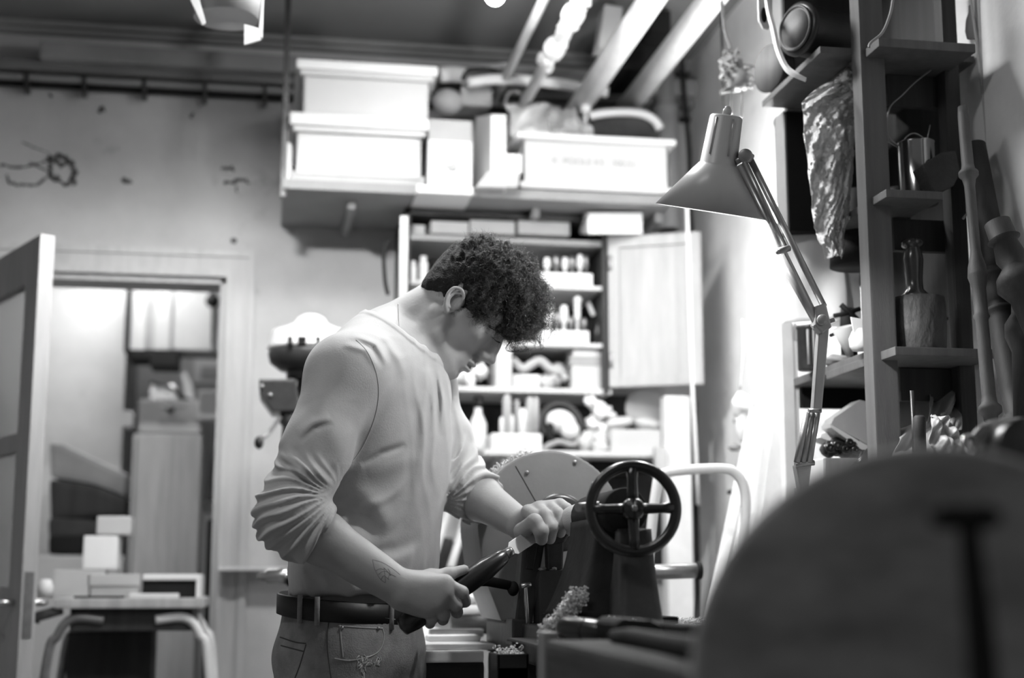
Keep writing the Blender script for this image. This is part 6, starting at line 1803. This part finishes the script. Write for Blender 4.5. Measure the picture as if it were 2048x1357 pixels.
# brows, lashes
bb = bvh_of(body.data)
class Sh:  # shifted BVH: body mesh coordinates are relative to the man's base
    def __init__(s, me): s.t = bvh_of(me)
    def ray_cast(s, o, d):
        r = s.t.ray_cast(o - OFF[man], d)
        return (r[0] + OFF[man] if r[0] is not None else None, r[1], r[2], r[3])
bb = Sh(body.data)
def lines(name, bvh, pls, r, m_, parent, lift=0.0, seg=6, label=None):
    m = MB(); n = 0
    for pl in pls:
        q = on_surface(bvh, pl, lift)
        if len(q) > 1: m.tube(q, r, seg); n += 1
    if n: return bld(name, m, m_, parent, label=label)
br = []
er_ = random.Random(3)
for i in range(30):
    f = i / 29; x = lerp(975, 1009, f) + er_.uniform(-2, 2); y = lerp(648, 672, f) + er_.uniform(-3, 3)
    br.append([(x, y + 2), (x + 3, y + 2 + er_.uniform(-1, 2)), (x + 6, y + 5)])
lines('eyebrow', bb, br, .0005, hair_m, man, .0004, 4)
la = []
for i in range(26):
    f = i / 25; x = lerp(984, 999, f); y = lerp(674, 684, f ** 1.2) + 3 * math.sin(f * PI)
    la.append([(x, y), (x + 1, y + 1.5), (x + 2, y + 3)])
lines('eyelash', bb, la, .0003, hair_m, man, .0006, 4)

# ================================================================== CLOTHES
def unit(v): return v / (np.linalg.norm(v) + 1e-12)
uR = unit(W_R - E_R); uL = unit(W_L - E_L)
CUF_R = lerp(E_R, W_R, .17); CUF_L = lerp(E_L, W_L, .20)
sh = SDF()
body_core(sh, .010, .05)
R2 = np.stack([FW, LF, UP], 1)
# the cloth hangs forward of the belly and blouses over the belt
sh.ell(lerp(CH, WA, .55) + FW * .022, (.115, .150, .22), R2, .05)
sh.ell(WA + FW * .018 - UP * .005, (.118, .163, .110), R2, .04)
sh.ell(CH + FW * .012, (.118, .168, .17), R2, .04)
class Cut:
    def __init__(s, base, planes): s.b = base; s.pl = planes; s.pr = base.pr
    def __call__(s, p, cull=None):
        d = s.b(p, cull)
        for c, n, k in s.pl:
            e = (p - c) @ n                     # positive on the removed side
            h = np.clip(.5 - .5 * (d - e) / k, 0, 1); d = d + (e - d) * h + k * h * (1 - h)
        return d
def sleeve(s_, e_, w_, u_, r, cut):
    S = SDF(); m_ = lerp(s_, e_, .5)
    S.cone(s_, m_, r[0], r[1], .03); S.cone(m_, e_, r[1], r[2], .02); S.cone(e_, e_ + u_ * .12, r[2], r[3], .02)
    return Cut(S, [(e_ + u_ * cut, u_, .004)])
CUTR, CUTL = .062, .060
slR = sleeve(S_R, E_R, W_R, uR, (.064, .060, .058, .055), CUTR)
slL = sleeve(S_L, E_L, W_L, uL, (.060, .056, .054, .050), CUTL)
HEM = PP(700, 1192, 2.78)
hemn = unit(-UP + FW * .03)
COLN = unit(HO - NB)
pC = PP(798, 684, 2.77) - unit(.57 * CR + .82 * UP) * .016
nC = unit(.57 * CR + .82 * UP)
RC = np.stack([nC, unit(np.cross(CF, nC)), CF], 1)
COLC = pC + nC * .058; COLR = N((.060, .098, .110))
sh.ell(COLC, COLR, RC, .004, -1)
trunk = Cut(sh, [(HEM, hemn, .012)])
def shc(p, cull=None):
    d = trunk(p, cull)
    for q, k in ((slR, .028), (slL, .028)):
        e = q(p, cull)
        h = np.clip(.5 + .5 * (d - e) / k, 0, 1); d = d + (e - d) * h - k * h * (1 - h)
    e = -_ell(p, COLC, COLR, RC); k = .004
    h = np.clip(.5 - .5 * (d - e) / k, 0, 1); d = d + (e - d) * h + k * h * (1 - h)
    return d
def fold_noise(p, K, PH):
    return sum(np.sin(p @ K[i] + PH[i]) for i in range(len(PH))) / len(PH)
r9 = np.random.default_rng(9)
KA = r9.normal(size=(6, 3)) * 22; PA = r9.uniform(0, 6.28, 6)
KB = r9.normal(size=(6, 3)) * 60; PB_ = r9.uniform(0, 6.28, 6)
def sfold(x, w=.17):
    t = np.mod(x, 1.0); return np.exp(-((t - .5) / w) ** 2)
CRT = np.array(CAMR)
def pxy(p):
    v = (p - N(CAM)) @ CRT
    return CX - F_PX * v[:, 0] / v[:, 2], CY + F_PX * v[:, 1] / v[:, 2]
def seg_d(x, y, pl):
    best = np.full(len(x), 1e9)
    for (ax, ay), (bx, by) in zip(pl[:-1], pl[1:]):
        dx, dy = bx - ax, by - ay
        t = np.clip(((x - ax) * dx + (y - ay) * dy) / (dx * dx + dy * dy), 0, 1)
        best = np.minimum(best, np.hypot(x - ax - t * dx, y - ay - t * dy))
    return best
# where the cloth is creased (width, depth) along these lines of the near side
FOLDS = [([(722, 932), (762, 908), (812, 890)], 4, -.0050), ([(735, 950), (790, 930), (845, 915)], 10, .0022),
         ([(664, 985), (712, 1018), (745, 1058), (762, 1090)], 13, -.0080), ([(690, 972), (745, 1008), (785, 1062)], 13, .0045), ([(668, 1030), (705, 1075), (720, 1110)], 12, .0045),
         ([(668, 1088), (730, 1108), (795, 1100), (845, 1074)], 8, -.0042), ([(690, 1120), (760, 1130), (830, 1105)], 10, .0030),
         ([(862, 738), (869, 800), (862, 880)], 4, .0034), ([(875, 742), (884, 800), (885, 870)], 4, .0032), ([(850, 735), (852, 790), (846, 870)], 5, .0024), ([(846, 780), (846, 880), (830, 1000), (822, 1060)], 7, .0030), ([(830, 800), (826, 900), (812, 1000)], 9, -.0024),
         ([(868, 740), (877, 800), (873, 870)], 3, -.0028),
         ([(700, 668), (752, 690), (778, 738)], 5, .0032), ([(686, 688), (732, 702), (757, 742)], 4, .0030), ([(722, 656), (772, 680), (798, 722), (812, 760)], 5, .0030), ([(710, 678), (745, 696), (768, 735)], 3.5, -.0030),
         ([(596, 1132), (622, 1178)], 6, .0035), ([(640, 1140), (662, 1186)], 6, .0030), ([(700, 1150), (712, 1190)], 7, .0026), ([(760, 1150), (770, 1196)], 7, .0026),
         ([(598, 886), (628, 858), (665, 845)], 4, -.0036), ([(596, 872), (628, 846), (662, 834)], 6, .0030), ([(640, 800), (672, 880), (690, 950)], 12, .0026), ([(700, 800), (712, 870), (700, 930)], 12, -.0020),
         ([(556, 905), (585, 925), (612, 960)], 6, .0050), ([(552, 918), (590, 944), (620, 975)], 4, -.0050), ([(600, 930), (640, 950), (664, 972)], 6, .0040)]
def shirt_disp(p):
    nA = fold_noise(p, KA, PA); nB = fold_noise(p, KB, PB_)
    d = .0018 * nA + .0006 * nB
    x, y = pxy(p)
    dia = (x * .5 + y * .85) / 70 + nA * .9
    ver = (x * .97 - y * .10) / 24 + nA * .55
    fr = np.clip((x - 800) / 60, 0, 1)
    lowp = np.clip(fold_noise(p * .8, KA, PB_) * 2.2 + .25, 0, 1)
    d = d + .0042 * (sfold(dia, .2) - .3) * lowp * (1 - fr) * np.clip((y - 780) / 120, .15, 1) + .0026 * (sfold(ver, .24) - .35) * fr * np.clip((1040 - y) / 160, .2, 1)
    near = np.clip(((p - CH) @ -CF + .02) / .04, 0, 1)
    for pl, w, a in FOLDS:
        w = w * 1.7; q = seg_d(x, y, pl); m_ = q < w * 3
        if m_.any():
            (ax_, ay_), (bx_, by_) = pl[0], pl[-1]
            t = ((x - ax_) * (bx_ - ax_) + (y - ay_) * (by_ - ay_)) / ((bx_ - ax_) ** 2 + (by_ - ay_) ** 2)
            fade = np.clip(4 * t * (1 - t), 0, 1) ** .8
            e = np.zeros(len(x)); e[m_] = np.exp(-(q[m_] / w) ** 2); d = d + a * 1.35 * e * near * fade
    for (s_, e_, u_, ck, x0, A, fr, cut) in ((S_R, E_R, uR, (676, 992), 1, .0078, 5.6, CUTR), (S_L, E_L, uL, (872, 1006), 0, .0062, 6.5, CUTL)):
        ua = unit(e_ - s_); La = np.linalg.norm(e_ - s_)
        ta = (p - s_) @ ua; ra = np.linalg.norm(p - s_ - ta[:, None] * ua, axis=1)
        tf = (p - e_) @ u_; rf = np.linalg.norm(p - e_ - tf[:, None] * u_, axis=1)
        onarm = np.clip((.092 - np.minimum(ra, rf)) / .02, 0, 1)
        th = np.arctan2(y - ck[1], -(x - ck[0]) if x0 else (x - ck[0]))          # -pi..pi, 0 = straight out from the crook
        rr_ = np.hypot(x - ck[0], y - ck[1])
        w = np.clip((ta - La * .62) / (La * .16), 0, 1) * np.clip((cut + .012 - tf) / .015, 0, 1) * onarm * np.clip((rr_ - 16) / 55, 0, 1)
        s1 = th * fr * (.86 + .14 * np.sin(th * 2 + 1)) + nA * 1.1 + nB * .12 + .35 * np.sin(rr_ * .035 + th * 4)
        d = d + w * (A * (sfold(s1, .24) - .4) + A * .25 * (sfold(s1 * 1.6 + .3, .2) - .2))
        band = np.clip(1 - np.abs(tf - cut + .008) / .010, 0, 1) * np.clip((.09 - rf) / .02, 0, 1)
        d = d + band * .0030
    # collar rib
    e = _ell(p, COLC, COLR, RC)
    d = d + .0020 * np.clip((.017 - e) / .003, 0, 1)
    # gathered hem all round
    wh = np.clip((HEM[2] + .09 - p[:, 2]) / .07, 0, 1)
    q = p - CH; th = np.arctan2(q @ LF, q @ FW)
    d = d + wh * .0040 * (sfold(th * 2.6 + nA * .8) - .3)
    return d
lo2 = np.array([S_R, E_R, CUF_R, S_L, E_L, CUF_L, NB + UP * .08, HEM - FW * .15 - LF * .18, HEM + FW * .17 + LF * .18]).min(0) - .09
hi2 = np.array([S_R, E_R, CUF_R, S_L, E_L, CUF_L, NB + UP * .08, HEM - FW * .15, HEM + FW * .15 + LF * .18]).max(0) + .09
me = sdf_mesh('shirt', shc, lo2, hi2, .0026, shirt_disp)
shirt = mesh_obj('shirt', me, shirt_m, man)
sb = Sh(shirt.data)
# collar rib, seams
def ring_on(bv, c, n, R, lift, cnt=90, f0=None):
    """a ring where the surface meets the cone of directions around an axis"""
    pass
lines('shirt_seam', sb, [dens(cpix([(712, 680), (735, 705), (752, 745), (757, 790), (748, 840), (728, 890), (704, 925)]), 3)], .0009, shirt_m, shirt, .0002, 5)
# necklace: thin chain round the neck
m = MB()
q = on_surface(bb, dens(cpix([(796, 610), (797, 640), (799, 668), (806, 690)]), 2.0), .0006)
for i in range(0, len(q)):
    m.ell(q[i], (.0009, .0009, .0012), seg=6)
bld('necklace', m, M_STEEL, man, label='thin beaded neck chain')

# jeans
jn = SDF()
PELJ = PEL
jn.ell(PELJ, (.122, .176, .13), R2, .03)
jn.ell(PELJ + UP * .06, (.112, .164, .07), R2, .03)
jn.ell(PELJ - FW * .045 - UP * .03, (.085, .150, .09), R2, .03)
for hp, kn, an in ((HIP_R, KN_R, AN_R), (HIP_L, KN_L, AN_L)):
    jn.cone(hp, kn, .094, .074, .03); jn.cone(kn, an + UP * .02, .074, .070, .02)
WB = PP(700, 1218, 2.78)                        # top of the waistband
def jean_disp(p):
    nA = fold_noise(p, KA, PA); nB = fold_noise(p, KB, PB_)
    a = (p - PEL) @ FW; b = (p - PEL) @ LF; c = (p - PEL) @ UP
    v = c * 12 + a * 8 + nA
    return .002 * nA + .001 * nB + .004 * (sfold(v) - .3) * np.clip((-.02 - c) / .05, 0, 1)
jc = Cut(jn, [(WB, unit(UP * 1 + FW * .10), .003), (PP(700, 1300, 2.78) * N((1, 1, 0)) + UP * .10, -UP, .003)])
lj = PEL - .30; lj[2] = .05; hj_ = PEL + .34; hj_[2] = PEL[2] + .15
me = sdf_mesh('jeans', jc, lj, hj_, .0038, jean_disp)
jeans = mesh_obj('jeans', me, denim, man)
jb = Sh(jeans.data)
stitch = mat('denim_stitch', .42, .9)
dark_seam = mat('dark_seam', .07, .9)
lines('seam', jb, [dens(cpix([(660, 1225), (655, 1270), (656, 1310), (662, 1357)]), 3), dens(cpix([(612, 1290), (600, 1330), (590, 1357)]), 3),
                   dens(cpix([(560, 1275), (590, 1285), (612, 1288)]), 3), dens(cpix([(562, 1292), (585, 1298), (608, 1304)]), 3)], .0011, dark_seam, jeans, .0002, 5)
lines('stitching', jb, [dens(cpix([(676, 1252), (720, 1256), (765, 1258)]), 3), dens(cpix([(680, 1250), (682, 1280), (686, 1315)]), 3), dens(cpix([(764, 1256), (768, 1275), (760, 1300), (740, 1314), (700, 1322), (668, 1318)]), 3),
                       dens(cpix([(664, 1222), (720, 1228), (790, 1240)]), 3)], .0012, stitch, jeans, .0002, 5)
frs = []; fr_ = random.Random(8)
for i in range(26):
    x = 726 + fr_.uniform(-12, 34); y = 1318 + fr_.uniform(-8, 14); frs.append([(x, y), (x + fr_.uniform(-8, 8), y + fr_.uniform(3, 9)), (x + fr_.uniform(-8, 8), y + fr_.uniform(6, 14))])
for i in range(14):
    x = 724 + fr_.uniform(-4, 6); y = 1335 + i * 2; frs.append([(x, y), (x + fr_.uniform(-3, 3), y + 8)])
lines('frayed_threads', jb, frs, .0009, mat('white_threads', .7, .9), jeans, .0004, 4)
m = MB()
for (x, y) in ((684, 1257), (756, 1258)):
    q = on_surface(jb, [(x, y)], .001)
    if q: m.ell(q[0], (.0035, .0035, .0035), seg=10)
bld('rivets', m, M_DULLSTEEL, jeans)
# belt: a ring of leather round the waist, following an ellipse a little larger than the waistband
def belt_ring(c, a, b, h_, th, n=80, tilt=.10):
    rows = []
    mm = MB()
    for i in range(n):
        t = 2 * PI * i / n
        o = FW * math.cos(t) * a + LF * math.sin(t) * b
        p = c + o - UP * (o @ FW) * tilt
        nn = unit(FW * math.cos(t) / a + LF * math.sin(t) / b)
        rows.append([mm.bm.verts.new(Vector(x)) for x in (p - UP * h_, p + nn * th - UP * h_ * .9, p + nn * th + UP * h_ * .9, p + UP * h_)])
    for i in range(n):
        A = rows[i]; B = rows[(i + 1) % n]
        for k in range(4): mm.bm.faces.new((A[k], A[(k + 1) % 4], B[(k + 1) % 4], B[k])).smooth = True
    return mm
BC = PP(702, 1216, 2.78)
belt = bld('belt', belt_ring(BC, .120, .170, .0195, .005), mat('belt_leather', .012, .5, var=.3, spec=.4), man, label='wide black leather belt')
bld('belt_buckle', MB().pprism([(786, 1216), (845, 1226), (850, 1255), (788, 1262)], 2.56, .012, .004), M_BLACKM, man) if False else None
for (x0, y0, x1, y1) in ((634, 1192, 630, 1240), (600, 1195, 592, 1225), (783, 1225, 778, 1262)):
    A = N(P(x0, y0, 2.6)); 
    q0 = None
    t0_ = BC
    # belt loops: short strips standing on the belt surface
    d = (P(x0, y0, 3) - CAM).normalized()
    best = None
    for i in range(400):
        t = 2 * PI * i / 400; o = FW * math.cos(t) * .126 + LF * math.sin(t) * .176
        p = BC + o - UP * (o @ FW) * .10
        if (o @ CF) > 0: continue
        # pixel distance
        v = CAMR.transposed() @ (Vector(p) - CAM); px = CX - F_PX * v.x / v.z
        if best is None or abs(px - x0) < best[0]: best = (abs(px - x0), p)
    p = Vector(best[1])
    bld('belt_loop', MB().tube([p + V3(0, 0, .024), p + V3(0, 0, .0), p + V3(0, 0, -.026)], .0048, 8), denim, jeans)
# shoes
for s, an in ((-1, AN_R), (1, AN_L)):
    fd = unit(FW + LF * s * .15)
    R3 = np.stack([fd, np.cross(UP, fd), UP], 1)
    ss = SDF(); c_ = an * N((1, 1, 0)) + UP * .045
    ss.ell(c_ + fd * .07, (.13, .048, .045), R3, .02); ss.ell(c_ - fd * .01 + UP * .02, (.06, .042, .055), R3, .02)
    sc = Cut(ss, [(N((0, 0, .002)), -UP, .003)])
    me = sdf_mesh('shoe', sc, c_ - .22, c_ + .24, .006)
    mesh_obj('shoe', me, M_DARKWOOD, man)
# tattoo on the near forearm: fine ink lines lying on the skin
ink = mat('tattoo_ink', .16, .7)
tt = [cpix([(745, 1120), (750, 1140), (760, 1158), (770, 1166)], 20), cpix([(745, 1120), (765, 1126), (785, 1138), (800, 1150)], 20), cpix([(768, 1136), (770, 1150), (771, 1166)], 12),
      cpix([(752, 1142), (760, 1138), (768, 1140)], 12), cpix([(768, 1136), (780, 1148), (792, 1154)], 12), cpix([(757, 1150), (764, 1144), (774, 1144), (782, 1152)], 12), cpix([(762, 1160), (768, 1152), (778, 1160)], 12), cpix([(776, 1138), (780, 1146), (776, 1158)], 12)]
lines('forearm_tattoo', bb, [dens(t, 2) for t in tt], .0006, ink, man, -.0002, 5)

# ================================================================== THE CHISEL he holds
TA0 = P(1010, 1111, 2.592); TB0 = P(800, 1258, 2.530)
g = root('turning_chisel', 'wood turning chisel with fat black handle and bright blade in his hands', 'chisel', TA0)
d = (TB0 - TA0); L = d.length
bld('handle', MB().lathe([(0, 0), (.0105, .0), (.0135, .004), (.0165, .02), (.0205, .05), (.0215, .09), (.0190, .15), (.0200, L - .03), (.016, L - .006), (0, L)], TA0, d, 40), M_BLACK, g)
du = d.normalized()
bld('ferrule', MB().lathe([(0, -.016), (.0085, -.016), (.0095, -.013), (.0095, .001), (0, .001)], TA0, d, 32), M_STEEL, g)
nd = V3(*CF); s_ = du.cross(nd).normalized()
e1 = P(1018, 1103, 2.592); e2 = P(1135, 1026, 2.71)
ub = (e2 - e1).normalized(); sb_ = ub.cross(nd).normalized()
if sb_.z < 0: sb_ = -sb_
w = .0135
LB = (e2 - e1).length
pts = [e1 + sb_ * .004, e1 + ub * .012 + sb_ * w, e2 + sb_ * w, e2 + ub * .008 - sb_ * w, e1 + ub * .016 - sb_ * w, e1 + ub * .002 - sb_ * .004]
bld('blade', MB().prism([p - nd * .002 for p in pts], nd * .005, .0008), mat('blade_steel', .62, .5, metal=.3, var=.06), g)
